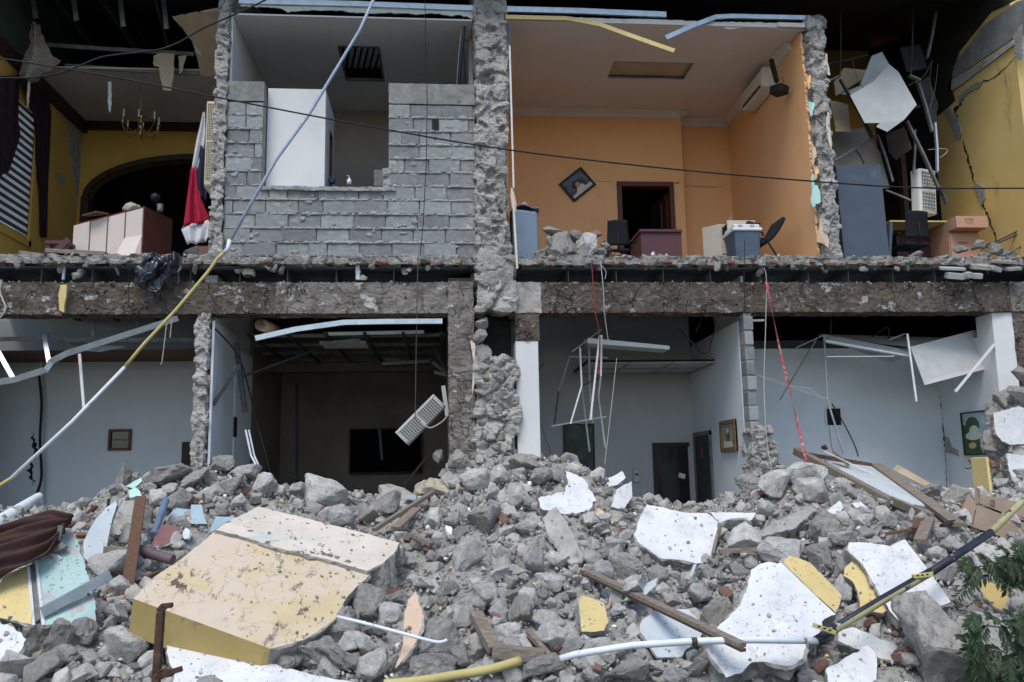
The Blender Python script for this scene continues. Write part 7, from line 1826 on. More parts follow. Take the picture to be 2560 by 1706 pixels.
# brown curtain draped over the mint slab
def cur(u, v):
    L = [(185, 1302), (130, 1290), (60, 1305), (0, 1330), (-60, 1360)]; R = [(150, 1345), (120, 1395), (70, 1428), (10, 1446), (-40, 1475)]
    ks = [0, .25, .5, .75, 1]
    a = (np.interp(v, ks, [p[0] for p in L]), np.interp(v, ks, [p[1] for p in L])); b = (np.interp(v, ks, [p[0] for p in R]), np.interp(v, ks, [p[1] for p in R]))
    x, y = a[0] + (b[0] - a[0]) * u, a[1] + (b[1] - a[1]) * u
    p = on_plane(x, y, pl_[0] + pl_[1] * .10, pl_[1])
    return p + pl_[1] * (.035 * sin(u * 26 + 3 * v) + .02 * sin(u * 47 + v * 9) + .03)
tag(MB().grid(cur, 60, 30, thick=.006).build('curtain', 'cloth_brown', smooth=True), 'brown folded curtain lying over the mint wall corner', 'curtain')
tag(MB().channel([on_plane(105, 1533, pl_[0] + pl_[1] * .06, pl_[1]), on_plane(278, 1438, pl_[0] + pl_[1] * .12 + Vector((0, 0, .0)), pl_[1])], .075, .05).build('metal_track', 'galv'), 'straight steel channel lying across the mint wall corner', 'metal track')
cc = on_plane(150, 1370, pl_[0] + pl_[1] * .05, pl_[1])
o = T('socket_box', 'small broken socket box with plaster on the mint wall corner', 'rubble piece', cc)
rock_obj('plaster_lump', cc, (.05, .05, .07), 76, 'concrete_pale', sub=3, parent=o); rock_obj('white_face', cc + Vector((-.01, -.03, -.08)), (.035, .025, .06), 77, 'plaster_white', sub=2, parent=o)
MB().bar(cc + Vector((-.01, -.02, .06)), cc + Vector((.0, 0, .18)), .035, .03).build('metal_box', 'galv_dull', o)
# rusty post with hook
pc = P(404, 1520, -4.75)
o = T('rusty_post', 'rusty iron post with hooked top in front of the yellow slab', 'post', P(395, 1720, -4.75))
MB().bar(P(402, 1530, -4.75), P(388, 1740, -4.75), .045, .05).build('shaft', 'rust', o, bevel=.006)
MB().bar(P(398, 1530, -4.75), P(412, 1514, -4.75), .04, .045).bar(P(405, 1516, -4.75), P(432, 1513, -4.75), .04, .03).build('hook', 'rust', o, bevel=.006)
rock_obj('bracket', P(412, 1695, -4.75), (.085, .06, .05), 78, 'rust', parent=o, rough=.12); MB().bar(P(395, 1690, -4.77), P(455, 1672, -4.77), .03, .03).build('bolt', 'rust', o)
# planks, frames and pipes of the middle and right
pa, pb = Gp(1469, 1458) + Vector((0, -.05, .10)), Gp(1819, 1700) + Vector((0, -.35, .30))
pln = T('plank', 'long weathered plank lying diagonally under the white pipe', 'plank', pa)
MB().bar(pa, pb, .075, .035).build('board', 'wood_old', pln, bevel=.003)
MB().bar(pa + Vector((0, -.02, -.03)), pb + Vector((0, -.02, -.03)), .045, .02).build('batten', 'wood_brown', pln)
fr_ = T('window_frame_piece', 'broken wooden window frame corner in the lower middle rubble', 'window frame', Gp(1236, 1624))
y0_ = Gp(1270, 1645).y - .15
MB().bar(P(1189, 1535, y0_ + .35), P(1238, 1626, y0_), .10, .06).build('stile', 'wood_old', fr_, bevel=.003)
MB().bar(P(1232, 1628, y0_), P(1362, 1640, y0_ - .05), .11, .085).build('rail', 'wood_old', fr_, bevel=.003)
MB().bar(P(1320, 1580, y0_ + .2), P(1372, 1638, y0_ - .05), .04, .03).build('splinter', 'wood_old', fr_)
wp_ = T('white_pipe', 'long white peeling pipe lying across the lower right rubble', 'pipe', Gp(1729, 1604))
yy = -4.35
MB().tube([P(1400, 1648, yy), P(1440, 1636, yy), P(1580, 1614, yy), P(1729, 1604, yy - .02), P(1880, 1600, yy - .05), P(2046, 1602, yy - .05)], .024, 12).build('pipe_length', 'pipe_white', wp_, smooth=True)
MB().lathe(P(1735, 1604, yy - .02) + Vector((-.02, 0, 0)), [(.027, 0), (.028, .02), (.027, .04)], 12, axis=(1, 0, 0)).build('coupling', 'rust', wp_)
bp_ = T('peeling_pipe', 'black pipe with peeling yellow paint slanting up to the right', 'pipe', Gp(2300, 1440))
ptsb = [P(2040, 1602, -4.4), P(2085, 1575, -4.35), P(2200, 1505, -4.1), P(2326, 1432, -3.8), P(2478, 1331, -3.3), P(2560, 1250, -3.0), P(2640, 1150, -2.7)]
MB().tube(ptsb[:2], .031, 12).build('dark_end', 'pipe_navy', bp_, smooth=True)
MB().tube(ptsb[1:4], .029, 12).build('faded_length', 'pipe_faded', bp_, smooth=True)
MB().tube([q + Vector((-.004, .0, .011)) for q in ptsb[1:4]], .025, 12).build('dark_streak', 'pipe_navy', bp_, smooth=True)
MB().tube(ptsb[3:5], .031, 12).build('navy_length', 'pipe_navy', bp_, smooth=True)
MB().tube(ptsb[4:], .029, 12).build('faded_length', 'pipe_faded', bp_, smooth=True)
for k, (a, b, yv) in enumerate([((2034, 1563), (2088, 1582), -4.45), ((2282, 1442), (2330, 1436), -3.9)]):
    br = MB().bar(P(*a, yv), P(*b, yv), .035, .03).build('bracket', 'pipe_yellow', bp_, bevel=.003)
    for q in (.25, .5, .75):
        MB().box(P(a[0] + (b[0] - a[0]) * q, a[1] + (b[1] - a[1]) * q - 1, yv - .016), (.02, .004, .012)).build('slot', 'slot_black', br)
tag(MB().tube([P(960, 1712, -4.9), P(1050, 1703, -4.85), P(1130, 1690, -4.75), P(1220, 1675, -4.65), P(1300, 1652, -4.55)], .030, 12, smooth_pts=4).build('yellow_pipe', 'pipe_yellow', smooth=True), 'yellow pipe at the bottom edge below the window frame', 'pipe')
tag(MB().tube([P(843, 1542, -3.75), P(930, 1563, -3.9), P(1040, 1593, -4.05), P(1095, 1606, -4.1), P(1118, 1600, -4.1)], .012, 10, smooth_pts=3).build('conduit', 'pipe_white', smooth=True), 'thin white conduit sticking out of the yellow slab', 'conduit')
# small wood scraps
for k, (a, b, w_, h_, mt, lab) in enumerate([((935, 1350), (1085, 1252), .05, .04, 'wood_old', 'thin plank leaning under the tan cloth'), ((990, 1345), (1042, 1295), .11, .03, 'wood_old', 'pale board beside the thin plank'), ((1012, 1265), (1045, 1265), .10, .05, 'pale_panel', 'painted wood block under the tan cloth'),
        ((1030, 1362), (1080, 1388), .06, .04, 'wood_old', 'short plank at the right corner of the yellow slab'), ((1795, 1405), (1960, 1398), .07, .04, 'wood_old', 'weathered plank behind the big white slab'), ((1965, 1392), (2045, 1388), .05, .03, 'wood_dark', 'dark lath at the top of the yellow band'),
        ((1780, 1410), (1796, 1340), .03, .03, 'wood_old', 'splintered lath on the side of the middle right slab'), ((2295, 1380), (2318, 1322), .11, .05, 'wood_old', 'short grey plank above the right white slab'), ((2280, 1350), (2300, 1325), .07, .05, 'wood_brown', 'short brown batten above the right white slab'),
        ((2210, 1360), (2275, 1350), .05, .03, 'wood_brown', 'brown lath along the top of the right white slab'), ((2350, 1340), (2420, 1310), .05, .03, 'wood_dark', 'dark charred lath below the fallen door'), ((1725, 1470), (1735, 1440), .03, .02, 'pale_panel', 'small pale batten left of the big white slab')]):
    stick('plank', a, b, w_, h_, mt, lab, 'plank', la=.10, lb=.10, off=(-.05, -.05))
blob_cloth('rag', Gp(1085, 1235) + Vector((0, -.05, .05)), .22, .16, .10, 'cloth_tan', 'tan crumpled cloth lying on the heap before the television room', 'cloth', .07, 8, 4)
# fallen door and timber in front of the fourth bay
gy_ = lambda x, y, d=.08: P(x, y, Gp(x, y).y - d)
fd = T('fallen_door', 'fallen panelled door lying on the rubble of the fourth bay', 'door', Gp(2150, 1240))
yA = .35
dpt = [P(2060, 1150, .75), P(2190, 1168, .7), gy_(2330, 1268), gy_(2200, 1250)]
MB().prism(dpt, (0, .02, -.03)).build('door_panel', 'pale_panel', fd)
MB().bar(P(2012, 1135, .75), P(2190, 1165, .75), .06, .05).build('top_rail', 'wood_brown', fd, bevel=.003)
MB().bar(P(2190, 1163, .72), gy_(2395, 1312, .12), .13, .05).build('stile', 'wood_old', fd, bevel=.003)
MB().bar(P(1990, 1128, .72), gy_(2232, 1258, .12), .10, .09).build('stile', 'wood_old', fd, bevel=.003)
MB().bar(gy_(2225, 1250, .12), gy_(2330, 1295, .12), .05, .09).build('broken_stile_end', 'wood_old', fd, bevel=.003)
MB().bar(P(2160, 1196, .3), P(2225, 1198, .35), .03, .02).build('middle_rail', 'wood_old', fd)
tag(MB().bar(P(2083, 1130, .5), P(2122, 1165, .4), .09, .03).build('hinge_plate', 'wood_old'), 'grey bracket plate on the top of the fallen door', 'bracket')
tag(MB().bar(P(2060, 1128, .4), P(2225, 1205, .15), .012, .012).build('metal_strip', 'tbar_white'), 'thin white strip lying across the fallen door', 'strip')
rock_obj('brown_lump', P(2063, 1118, .6), (.06, .05, .06), 79, 'wood_brown', sub=2, label='small brown lump standing behind the fallen door', cat='rubble piece')
tag(MB().prism([P(2232, 1175, .5), P(2245, 1162, .5), P(2330, 1210, .4), P(2310, 1215, .3)], (0, .02, .0)).build('board', 'gyp_paper'), 'thin tan board standing behind the fallen door', 'board')
# cardboard box
cb = T('cardboard_box', 'opened brown cardboard box on the rubble at right', 'box', Gp(2450, 1310))
ycb = Gp(2440, 1320).y - .1
fA, fB, fC, fD = P(2393, 1306, ycb), P(2430, 1222, ycb + .35), P(2560, 1258, ycb + .25), P(2560, 1362, ycb - .1)
MB().prism([fA, P(2420, 1235, ycb + .2), P(2441, 1255, ycb + .1), P(2430, 1316, ycb - .05)], (0, .008, 0)).build('left_flap', 'cardboard', cb)
MB().prism([P(2432, 1318, ycb - .05), P(2443, 1262, ycb + .1), P(2620, 1330, ycb + .05), P(2610, 1385, ycb - .15), P(2500, 1340, ycb - .12)], (0, .008, 0)).build('front_panel', 'cardboard', cb)
MB().prism([P(2442, 1256, ycb + .12), P(2450, 1236, ycb + .3), P(2620, 1270, ycb + .35), P(2610, 1322, ycb + .1)], (0, .008, 0)).build('top_flap', 'cardboard', cb)
MB().prism([P(2438, 1262, ycb + .08), P(2436, 1215, ycb + .2), P(2450, 1225, ycb + .3), P(2446, 1255, ycb + .12)], (.008, 0, 0)).build('side_flap', 'cardboard', cb)
MB().box(P(2482, 1258, ycb + .12), (.05, .004, .07)).build('printed_mark', 'red_panel', cb)
# standing wall remnant at right
wr2 = T('wall_remnant', 'standing broken wall stump with white plaster at the right edge', 'wall remnant', Gp(2520, 1250))
w0 = P(2462, 1050, -.15); 
rough_box('masonry_core', P(2485, 1000, -.1).x, P(2640, 1000, -.1).x, -.25, .25, 1.0, P(2500, 985, -.1).z, 'concrete', wr2, res=.024, amp=.045, scale=5.5, cells=.2, cell_amp=.04, seed=31,
          taper=lambda V: np.stack([V[:, 0] + np.clip(V[:, 2] - 1.9, 0, 1) * .35 - .12 * np.clip(2.0 - V[:, 2], 0, 1), V[:, 1] - .35 * np.clip(2.2 - V[:, 2], 0, 1), V[:, 2]], 1))
plate('white_plaster', [(2484, 1035), (2510, 1026), (2537, 1019), (2620, 1025), (2620, 1100), (2560, 1110), (2530, 1112), (2505, 1104), (2490, 1085), (2486, 1060)], (P(2520, 1060, -.37), Vector((-.05, -1, .1)).normalized()), .12, 'plaster_white', 'concrete', None, parent=wr2, keep=False)
plate('white_plaster', [(2517, 1135), (2560, 1138), (2620, 1140), (2620, 1260), (2545, 1250), (2535, 1215), (2522, 1170)], (P(2550, 1190, -.50), Vector((-.1, -1, .15)).normalized()), .14, 'plaster_white', 'concrete', None, parent=wr2, keep=False)
MB().prism([P(2464, 1145, -.42), P(2470, 1143, -.42), P(2484, 1240, -.5), P(2476, 1238, -.5)], (0, .3, 0)).build('yellow_edge', 'plaster_sand', wr2)
for k, (px, py, w, h, mt) in enumerate([(2480, 1160, 40, 34, 'brick'), (2500, 1200, 50, 60, 'concrete_pale'), (2490, 1240, 46, 40, 'concrete'), (2472, 1120, 36, 30, 'concrete'), (2552, 935, 50, 40, 'concrete_pale'), (2545, 980, 70, 60, 'concrete'), (2500, 1000, 60, 40, 'concrete_pale')]):
    rock_obj('brick' if mt == 'brick' else 'core_stone', P(px, py, -.28), (w / 400, .10, h / 400), 340 + k, mt, parent=wr2, rough=.1, rot=(0, .2 * k, 0))

# ------------------------------------------------------------------ loose stones
def near(px, py, w):
    p = Gp(px, py); return p, w / 2 / (FOC / (p - CAM).dot(CF))
HERO = [  # px, py, width, height, lift, label
 (2335, 1615, 250, 260, .0, 'huge pale boulder at the bottom right beside the leaves'), (2470, 1640, 180, 200, .0, 'grey boulder behind the lower leafy branch'),
 (820, 1235, 180, 110, .02, 'large craggy lump in front of the television room'), (1190, 1198, 95, 60, .05, 'broad rounded stone at the foot of the pillar'), (1245, 1195, 54, 66, .05, 'upright egg shaped stone right of the pillar foot'),
 (1150, 1150, 88, 56, .10, 'flat topped pale stone against the column foot'), (1350, 1190, 80, 52, .05, 'large pale stone below the white column'), (1310, 1160, 90, 56, .08, 'pale stone directly at the white column foot'),
 (860, 1290, 95, 62, .03, 'blocky grey stone above the cream strip'), (1085, 1300, 70, 66, .06, 'dark round stone right of the thin plank'), (1130, 1300, 56, 64, .05, 'angular pale stone right of the dark round stone'),
 (1330, 1400, 60, 84, .05, 'upright block stone left of the long tilted slab'), (1245, 1385, 50, 64, .04, 'pointed grey stone in the middle of the heap'), (1255, 1415, 70, 66, .05, 'wedge shaped stone below the pointed one'),
 (1375, 1455, 100, 52, .03, 'rounded stone above the yellow plaster brick'), (1375, 1555, 100, 66, .04, 'dark flat sided boulder left of the yellow brick'), (1305, 1530, 54, 84, .06, 'tall tan stone in the lower middle'),
 (1275, 1585, 84, 60, .08, 'dark lump lying inside the broken window frame'), (1170, 1520, 60, 60, .03, 'cube shaped stone above the window frame'), (1120, 1475, 74, 60, .02, 'rounded stone above the peach faced chunk'),
 (1065, 1450, 70, 64, .02, 'broad stone right of the yellow slab end'), (1500, 1620, 84, 60, .03, 'round stone below the yellow brick'), (1430, 1610, 66, 60, .03, 'grey stone left of the yellow brick foot'),
 (1100, 1600, 110, 130, .03, 'rough mortared chunk behind the peach face'), (1090, 1670, 150, 80, .04, 'lower part of the rough mortared chunk'), (1790, 1530, 80, 100, .04, 'large tan stone left of the big white slab'), (1720, 1470, 60, 44, .04, 'grey stone above the pale blue sheet'),
 (1560, 1420, 90, 70, .04, 'stone with tan side left of the middle white slab'), (1640, 1440, 70, 60, .04, 'pale greenish stone below the middle white slab'), (1595, 1370, 56, 60, .04, 'round stone at the left corner of the middle slab'), (1540, 1360, 60, 54, .04, 'round grey stone right of the long tilted slab'),
 (1672, 1395, 30, 60, .10, 'dark upright shard before the middle white slab'), (1430, 1255, 60, 44, .05, 'round stone on the lower edge of the white patch'),
 (2060, 1320, 90, 100, .08, 'mortared boulder under the end of the red tape'), (1960, 1380, 150, 80, .02, 'crumbling concrete face under the tilted slab'), (2050, 1390, 80, 110, .03, 'grey block below the mortared boulder'), (2110, 1480, 60, 90, .02, 'dusty stone between the two yellow strips'),
 (2220, 1300, 44, 52, .05, 'square grey stone under the fallen door'), (2270, 1325, 50, 44, .05, 'pale split stone beside the short grey plank'), (2110, 1340, 90, 60, .03, 'broad grey stone left of the right white slab'), (2160, 1300, 60, 40, .03, 'rounded stone below the fallen door end'),
 (2390, 1240, 80, 70, .05, 'pale boulder left of the cardboard box'), (2330, 1228, 70, 36, .05, 'flat pale stone at the foot of the crack'), (2380, 1370, 70, 60, .04, 'cracked stone left of the cardboard box corner'), (2420, 1400, 90, 60, .03, 'grey stone under the peeling pipe'),
 (1840, 1310, 90, 60, .05, 'dark laminated stone behind the tilted slab'), (1790, 1330, 60, 50, .04, 'dark stone right of the middle white slab'), (1870, 1220, 90, 70, .06, 'mortar chunk with a yellow corner at the doorway'), (1940, 1210, 110, 70, .05, 'dusty lump left of the fallen door'), (2010, 1190, 120, 90, .04, 'large dusty mound stone under the red tape'),
 (560, 1155, 60, 44, .05, 'squared brown grey stone below the pale blue wall'), (620, 1180, 80, 50, .03, 'smooth stone below the white conduits'), (600, 1210, 90, 70, .05, 'large pointed stone on the left heap'), (430, 1190, 130, 60, .0, 'broad crusted mortar lump on the left heap'), (500, 1200, 110, 56, .0, 'pale crusted lump on the crest of the left heap'),
 (300, 1200, 60, 80, .05, 'brick and mortar stub with white edge on the left heap'), (365, 1290, 60, 60, .05, 'tan mortar lump right of the brown plank'), (560, 1275, 60, 40, .02, 'small pale stone above the yellow slab corner'),
 (310, 1610, 130, 100, .03, 'large dark stone left of the rusty post'), (290, 1530, 80, 60, .02, 'dark stone under the upright plank'), (210, 1680, 90, 60, .02, 'dark stone at the bottom below the mint corner'), (40, 1665, 90, 90, .05, 'grey stone with yellow paint at the bottom left corner'),
 (1360, 1670, 120, 90, .06, 'rough stone at the bottom under the white pipe start'), (1560, 1680, 130, 80, .05, 'pale rough stone at the bottom edge middle'), (1480, 1655, 70, 60, .05, 'smooth stone under the white pipe'), (1290, 1690, 100, 60, .04, 'dark stone at the bottom beside the yellow pipe'), (1190, 1680, 60, 50, .06, 'small lump resting on the yellow pipe'),
 (930, 1660, 110, 90, .02, 'dark stone right of the white bottom slab'), (880, 1610, 100, 70, .0, 'grey stone below the yellow slab end'), (1690, 1690, 90, 50, .04, 'broken stone at the bottom under the plank end'), (2020, 1690, 110, 50, .04, 'grey stone at the bottom left of the white corner'), (2310, 1480, 60, 70, .02, 'grey stone right of the right white slab'),
]
for k, (px, py, w, h, lift, lab) in enumerate(HERO):
    p, r = near(px, min(py + h * .25, 1700), w)
    dpt_ = (p - CAM).dot(CF); s = dpt_ / FOC
    c = p + Vector((0, -r * .12, lift))
    c = CAM + ray(px, py) * ((c.y - CAM.y) / ray(px, py).y)
    mtk = 'concrete_pale' if ('pale' in lab or 'tan' in lab) else ('concrete' if ('rough' in lab or 'mortar' in lab or 'crust' in lab or 'chunk' in lab) else 'stone')
    rock_obj('stone', c, (w * s * .52, (w + h) * s * .26, h * s * .54), 1000 + k, mtk, sub=4, planes=random.choice((7, 9, 12)), rough=.05 if mtk == 'stone' else .085,
             rot=(random.uniform(-.2, .2), random.uniform(-.25, .25), random.uniform(-.5, .5)), label=lab, cat='stone')
# anonymous loose stones: shared meshes, grouped by the part of the heap they lie in
protos = []
for k in range(26):
    V, F = rock_np(2000 + k, 3, random.choice((6, 8, 10, 12)), random.choice((.045, .07, .10)))
    me = bpy.data.meshes.new('stone')
    me.vertices.add(len(V)); me.vertices.foreach_set('co', V.astype(np.float32).ravel())
    me.loops.add(F.size); me.loops.foreach_set('vertex_index', F.astype('i').ravel())
    me.polygons.add(len(F)); me.polygons.foreach_set('loop_start', np.arange(0, F.size, 3, dtype='i'))
    me.polygons.foreach_set('use_smooth', np.full(len(F), True)); me.materials.append(MAT['stone'] if k % 5 else MAT['concrete']); me.update(calc_edges=True)
    me.set_sharp_from_angle(angle=radians(28))
    protos.append(me)
bprotos = []
for k in range(4):
    bm = bmesh.new(); bmesh.ops.create_cube(bm, size=2.0); bmesh.ops.bevel(bm, geom=list(bm.edges), offset=.22, segments=2, affect='EDGES')
    me = bpy.data.meshes.new('brick'); bm.to_mesh(me); bm.free()
    co = np.array([v.co[:] for v in me.vertices]); co += .16 * np.stack([noise(co * 1.4 + 9 * k), noise(co * 1.4 + 30 + k), noise(co * 1.4 + 60 + k)], 1)
    me.vertices.foreach_set('co', co.astype(np.float32).ravel()); me.materials.append(MAT['brick']); bprotos.append(me)
MARKS = [(120, 1480, 'mint wall corner'), (330, 1370, 'upright brown plank'), (400, 1600, 'rusty post'), (600, 1480, 'big yellow slab'), (800, 1320, 'cream strip'), (430, 1340, 'dark red panel'), (560, 1180, 'pale blue wall'),
         (820, 1235, 'large craggy lump'), (1085, 1240, 'tan cloth'), (1025, 1570, 'peach painted face'), (1270, 1610, 'wooden window frame'), (1480, 1540, 'yellow plaster brick'), (1405, 1340, 'long tilted slab'), (1420, 1240, 'white plaster patch'),
         (1230, 1160, 'pillar foot'), (1560, 1235, 'tall white plaster piece'), (1680, 1250, 'dark glass door'), (1680, 1570, 'pale blue sheet'), (1690, 1330, 'middle white slab'), (1920, 1550, 'big white slab'), (1960, 1310, 'tilted concrete slab'),
         (2050, 1250, 'end of the red tape'), (2200, 1220, 'fallen door'), (2240, 1450, 'right white slab'), (2480, 1290, 'cardboard box'), (2480, 1430, 'upper leafy branch'), (2330, 1610, 'huge pale boulder'), (2130, 1660, 'white corner slab'), (1130, 1690, 'yellow pipe'), (650, 1690, 'white bottom slab'), (1560, 1625, 'white pipe')]
ORD = ['nearest', 'second', 'third', 'fourth', 'fifth', 'sixth', 'seventh', 'eighth', 'ninth', 'tenth', 'eleventh', 'twelfth']
PENDING = []
def settle(items, kind, group):
    """name every loose piece by its landmark, the side of it and its rank counted outward from it"""
    box = {}
    for o, px, py in items:
        mx, my, nm = min(MARKS, key=lambda m: (m[0] - px) ** 2 + ((m[1] - py) * 1.3) ** 2)
        dx, dy = px - mx, (py - my) * 1.3
        side = ('right of' if dx > 0 else 'left of') if abs(dx) > abs(dy) else ('below' if dy > 0 else 'above')
        box.setdefault((nm, side), []).append((dx * dx + dy * dy, o))
    for (nm, side), L in box.items():
        L.sort(key=lambda q: q[0])
        for k, (_, o) in enumerate(L):
            tag(o, '%s, %s %s the %s' % (kind, ORD[min(k, 11)] if k == 0 else ORD[min(k, 11)] + ' out', side, nm), kind.split()[-1] if kind.split()[-1] in ('stone', 'brick') else 'brick', group)
rk = random.Random(21)
placed = []
for (px, py, w, h, *_r) in HERO: placed.append((px, py, max(w, h) * .38))
n_st = 0; tries = 0
while n_st < 225 and tries < 6000:
    tries += 1
    px = rk.uniform(5, 2555); py = rk.uniform(1175, 1700)
    dep = (py - 1170) / 530
    size = rk.choice((36, 44, 54, 66, 80, 100, 124)) * (.7 + .5 * dep)
    crest = np.interp(px, _cpx, _cpy)
    if py < crest + 6: continue
    if any(inside(px + dx * size * .4, py + dy * size * .4, q) for q in KEEP for dx, dy in ((0, 0), (1, 0), (-1, 0), (0, 1), (0, -1))): continue
    if any((px - a) ** 2 + (py - b) ** 2 < (.5 * (size * .5 + c)) ** 2 * 1.35 for a, b, c in placed): continue
    placed.append((px, py, size * .5)); n_st += 1
    p = Gp(px, py); s = (p - CAM).dot(CF) / FOC
    r = size * s * .5
    sc = (r * rk.uniform(.85, 1.25), r * rk.uniform(.8, 1.2), r * rk.uniform(.65, 1.0))
    o = bpy.data.objects.new('stone', rk.choice(protos)); link(o)
    o.location = p + Vector((0, 0, r * .42)); o.scale = sc; o.rotation_euler = (rk.uniform(-.6, .6), rk.uniform(-.6, .6), rk.uniform(0, 6.3))
    PENDING.append((o, px, py))
settle(PENDING, 'loose grey stone', 'loose stones of the rubble heap'); PENDING = []
nb = 0; tries = 0
while nb < 42 and tries < 3000:
    tries += 1
    px = rk.uniform(5, 2555); py = rk.uniform(1190, 1690)
    if py < np.interp(px, _cpx, _cpy) + 8 or any(inside(px, py, q) for q in KEEP): continue
    p = Gp(px, py); o = bpy.data.objects.new('brick', rk.choice(bprotos)); link(o); nb += 1
    o.location = p + Vector((0, 0, .035)); o.scale = (rk.uniform(.035, .085), rk.uniform(.03, .05), rk.uniform(.02, .03)); o.rotation_euler = (rk.uniform(-.7, .7), rk.uniform(-.7, .7), rk.uniform(0, 6.3))
    PENDING.append((o, px, py))
settle(PENDING, 'reddish brick fragment', 'brick fragments of the rubble heap')

# the uncountable rest: fragments and gravel as one mass
def scatter(n, rmin, rmax, sub, seed, power=2.2):
    r = np.random.default_rng(seed)
    x = r.uniform(-7.5, 10, n * 2); y = r.uniform(-5.6, .45, n * 2)
    z = heap(x, y)
    v = np.stack([x, y, z], 1) - np.array(CAM)
    d = v @ np.array(CF); px = IMG_W / 2 + FOC * (v @ np.array(CR)) / d; py = IMG_H / 2 - FOC * (v @ np.array(CU)) / d
    ok = (px > -700) & (px < 3300) & (py < 1900) & (z > .02)
    for q in KEEP:
        qa = np.array(q)
        bx = (px > qa[:, 0].min()) & (px < qa[:, 0].max()) & (py > qa[:, 1].min()) & (py < qa[:, 1].max())
        for i in np.nonzero(bx & ok)[0]:
            if inside(px[i], py[i], q): ok[i] = False
    idx_ = np.nonzero(ok)[0][:n]
    rad = rmin + (rmax - rmin) * r.random(len(idx_)) ** power
    pr = [rock_np(5000 + seed * 50 + k, sub, int(r.integers(6, 11)), .07 if sub > 1 else .03) for k in range(14)]
    Vs, Fs, Cs = [], [], []; base = 0
    for i, rr_ in zip(idx_, rad):
        V, F = pr[int(r.integers(14))]
        a = r.uniform(0, 2 * pi, 3)
        R = np.array(Euler(a).to_matrix())
        P_ = (V * (rr_ * r.uniform(.6, 1.25, 3))) @ R.T + np.array([x[i], y[i], z[i] + rr_ * r.uniform(-.45, .35)])
        Vs.append(P_); Fs.append(F + base); base += len(V)
        t = r.uniform(.7, 1.2); c = np.array([t, t * r.uniform(.97, 1.0), t * r.uniform(.93, 1.0)])
        u = r.random()
        if u < .03 and rr_ < .06: c = np.array([1.05, .66, .54]) * r.uniform(.7, 1.1)
        elif u < .055 and rr_ < .07: c = np.array([2.2, 2.2, 2.2])
        elif u < .065 and rr_ < .07: c = np.array([2.0, 1.6, .8])
        Cs.append(np.tile(c, (len(V), 1)))
    return np.concatenate(Vs), np.concatenate(Fs), np.concatenate(Cs)
for nm, args in (('rubble_fragments', (3200, .022, .125, 2, 1, 2.1)), ('rubble_gravel', (30000, .006, .028, 1, 2))):
    V, F, Cc = scatter(*args)
    tag(mesh_np(nm, V, F, 'stone_tone', None, False, Cc), {'rubble_fragments': 'mass of broken stone fragments covering the heap', 'rubble_gravel': 'fine grey gravel and crumbs filling the heap'}[nm], 'rubble', kind='stuff')
# grit lying on the fallen slabs
r = np.random.default_rng(55); Vs, Fs, Cs = [], [], []; base = 0
pr = [rock_np(7100 + k, 1, 7, .05) for k in range(8)]
for pts_, n_ in PLATES:
    if n_.z < .45: continue
    c_ = sum(pts_, Vector((0, 0, 0))) / len(pts_)
    area = sum((pts_[i] - c_).cross(pts_[(i + 1) % len(pts_)] - c_).length / 2 for i in range(len(pts_)))
    for k in range(int(area * 75)):
        i = int(r.integers(len(pts_))); a, b = r.random(), r.random()
        if a + b > 1: a, b = 1 - a, 1 - b
        q = c_ + (pts_[i] - c_) * a * .95 + (pts_[(i + 1) % len(pts_)] - c_) * b * .95
        rr_ = .003 + .016 * r.random() ** 4
        V, F = pr[int(r.integers(8))]
        V = V * (rr_ * r.uniform(.6, 1.3, 3)) @ np.array(Euler(r.uniform(0, 6, 3)).to_matrix()).T + np.array(q + n_ * rr_ * .5)
        Vs.append(V); Fs.append(F + base); base += len(V); t = r.uniform(.6, 1.3); Cs.append(np.tile([t, t * .98, t * .95], (len(V), 1)))
tag(mesh_np('slab_grit', np.concatenate(Vs), np.concatenate(Fs), 'stone_tone', None, False, np.concatenate(Cs)), 'fine grit scattered over the fallen slabs', 'grit', kind='stuff')
# crumbs along the slab edge and beam tops
r = np.random.default_rng(77); Vs, Fs, Cs = [], [], []; base = 0
pr = [rock_np(7000 + k, 1, 8, .05) for k in range(8)]
for k in range(1500):
    xx = r.uniform(-5.6, 7.9)
    if .4 < xx < 1.0: continue
    if r.random() < .62: yy, zz = r.uniform(-.12, .12), Z1 - .005
    else: yy, zz = r.uniform(.01, .12), ZT + .002
    rr_ = .004 + .022 * r.random() ** 2.5
    V, F = pr[int(r.integers(8))]; V = V * (rr_ * r.uniform(.6, 1.3, 3)) @ np.array(Euler(r.uniform(0, 6, 3)).to_matrix()).T + np.array([xx, yy, zz + rr_ * .4])
    Vs.append(V); Fs.append(F + base); base += len(V); t = r.uniform(.8, 1.35); Cs.append(np.tile([t, t * .98, t * .95] if r.random() > .08 else [1.05, .66, .54], (len(V), 1)))
tag(mesh_np('slab_crumbs', np.concatenate(Vs), np.concatenate(Fs), 'stone_tone', None, False, np.concatenate(Cs)), 'mortar crumbs scattered along the floor edge and edge beam', 'crumbs', kind='stuff')

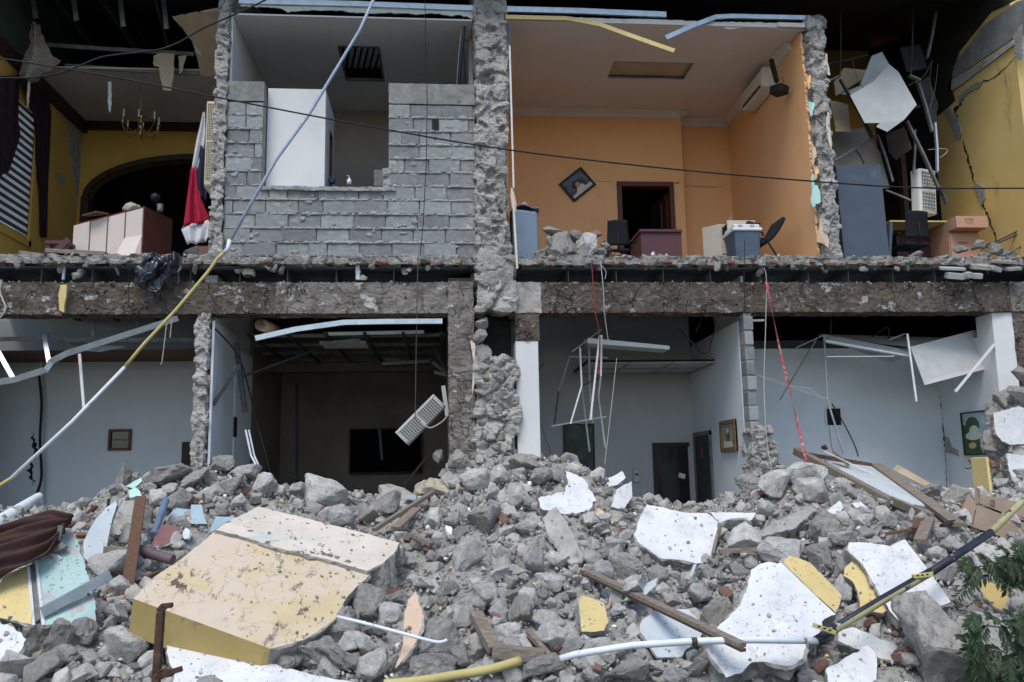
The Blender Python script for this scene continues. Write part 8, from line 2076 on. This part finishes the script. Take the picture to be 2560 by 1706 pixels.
# ------------------------------------------------------------------ leafy branches at the right edge
def branch(label, stems, seed, n_leaf=13, size=.07):
    r_ = random.Random(seed); t = T('leafy_branch', label, 'branch', stems[0][0])
    st = MB(); V = []; F = []; Cc = []
    for pts, rad, fr in stems_full(stems):
        st.tube(pts, rad, 6, rs=[rad * (1 - .7 * k / (len(pts) - 1)) for k in range(len(pts))])
        if not fr: continue
        Lp = len(pts)
        for i in range(2, Lp):
            d = (pts[i] - pts[i - 1]).normalized()
            for sgn in (-1, 1):
                side = d.cross(Vector((0, -.6, .8))).normalized() * sgn
                L = size * (1.0 - .45 * abs(i / Lp - .45)) * r_.uniform(.8, 1.15)
                dirv = (side * .8 + d * .55 + Vector((0, 0, -.22)) + Vector((r_.uniform(-.15, .15), r_.uniform(-.2, .2), r_.uniform(-.15, .15)))).normalized()
                w = dirv.cross(Vector((r_.uniform(-.3, .3), -.8, .6))).normalized() * L * .14
                nrm = dirv.cross(w).normalized()
                b = len(V); p = pts[i]
                V += [p, p + dirv * L * .35 + w + nrm * .004, p + dirv * L * .35 - w + nrm * .004, p + dirv * L * .75 + w * .75 - Vector((0, 0, L * .06)), p + dirv * L * .75 - w * .75 - Vector((0, 0, L * .06)), p + dirv * L - Vector((0, 0, L * .14)), p + dirv * L * .5 - nrm * .006]
                F += [(b, b + 1, b + 6), (b, b + 6, b + 2), (b + 1, b + 3, b + 6), (b + 2, b + 6, b + 4), (b + 3, b + 5, b + 6), (b + 4, b + 6, b + 5)]
                tv = r_.uniform(.6, 1.35); Cc += [(tv * r_.uniform(.9, 1.15), tv, tv * .85)] * 7
    st.build('twigs', 'twig', t)
    o = mesh_np('leaves', np.array([tuple(v) for v in V]), np.array(F), 'leaf', t, False, np.array(Cc))
    return t
def stems_full(stems):
    out = []
    r_ = random.Random(8)
    for a, b, fronds in stems:
        main = [a.lerp(b, k / 8) + Vector((0, 0, -.03 * sin(pi * k / 8))) for k in range(9)]
        out.append((main, .010, False))
        for k in range(fronds):
            s = a.lerp(b, .15 + .85 * (k + 1) / fronds)
            ang = r_.uniform(-.3, pi + .3)
            L = r_.uniform(.18, .29)
            e = s + Vector((-.6 * L + r_.uniform(-.4, .9) * L, r_.uniform(-.5, .3) * L, r_.uniform(-.75, .35) * L))
            c = s.lerp(e, .5) + Vector((0, 0, .06))
            fr = [(s * (1 - q) ** 2 + c * 2 * q * (1 - q) + e * q * q) for q in [j / 15 for j in range(16)]]
            out.append((fr, .0035, True))
    return out
branch('upper leafy branch with feathery green leaves at the right edge', [(P(2660, 1360, -3.9), P(2425, 1420, -4.1), 15), (P(2660, 1420, -3.9), P(2470, 1440, -4.0), 8)], 3)
branch('lower leafy branch with drooping feathery leaves in the corner', [(P(2680, 1560, -4.6), P(2430, 1560, -4.9), 16), (P(2680, 1640, -4.6), P(2430, 1630, -4.9), 16), (P(2680, 1700, -4.5), P(2480, 1690, -4.8), 10)], 4)
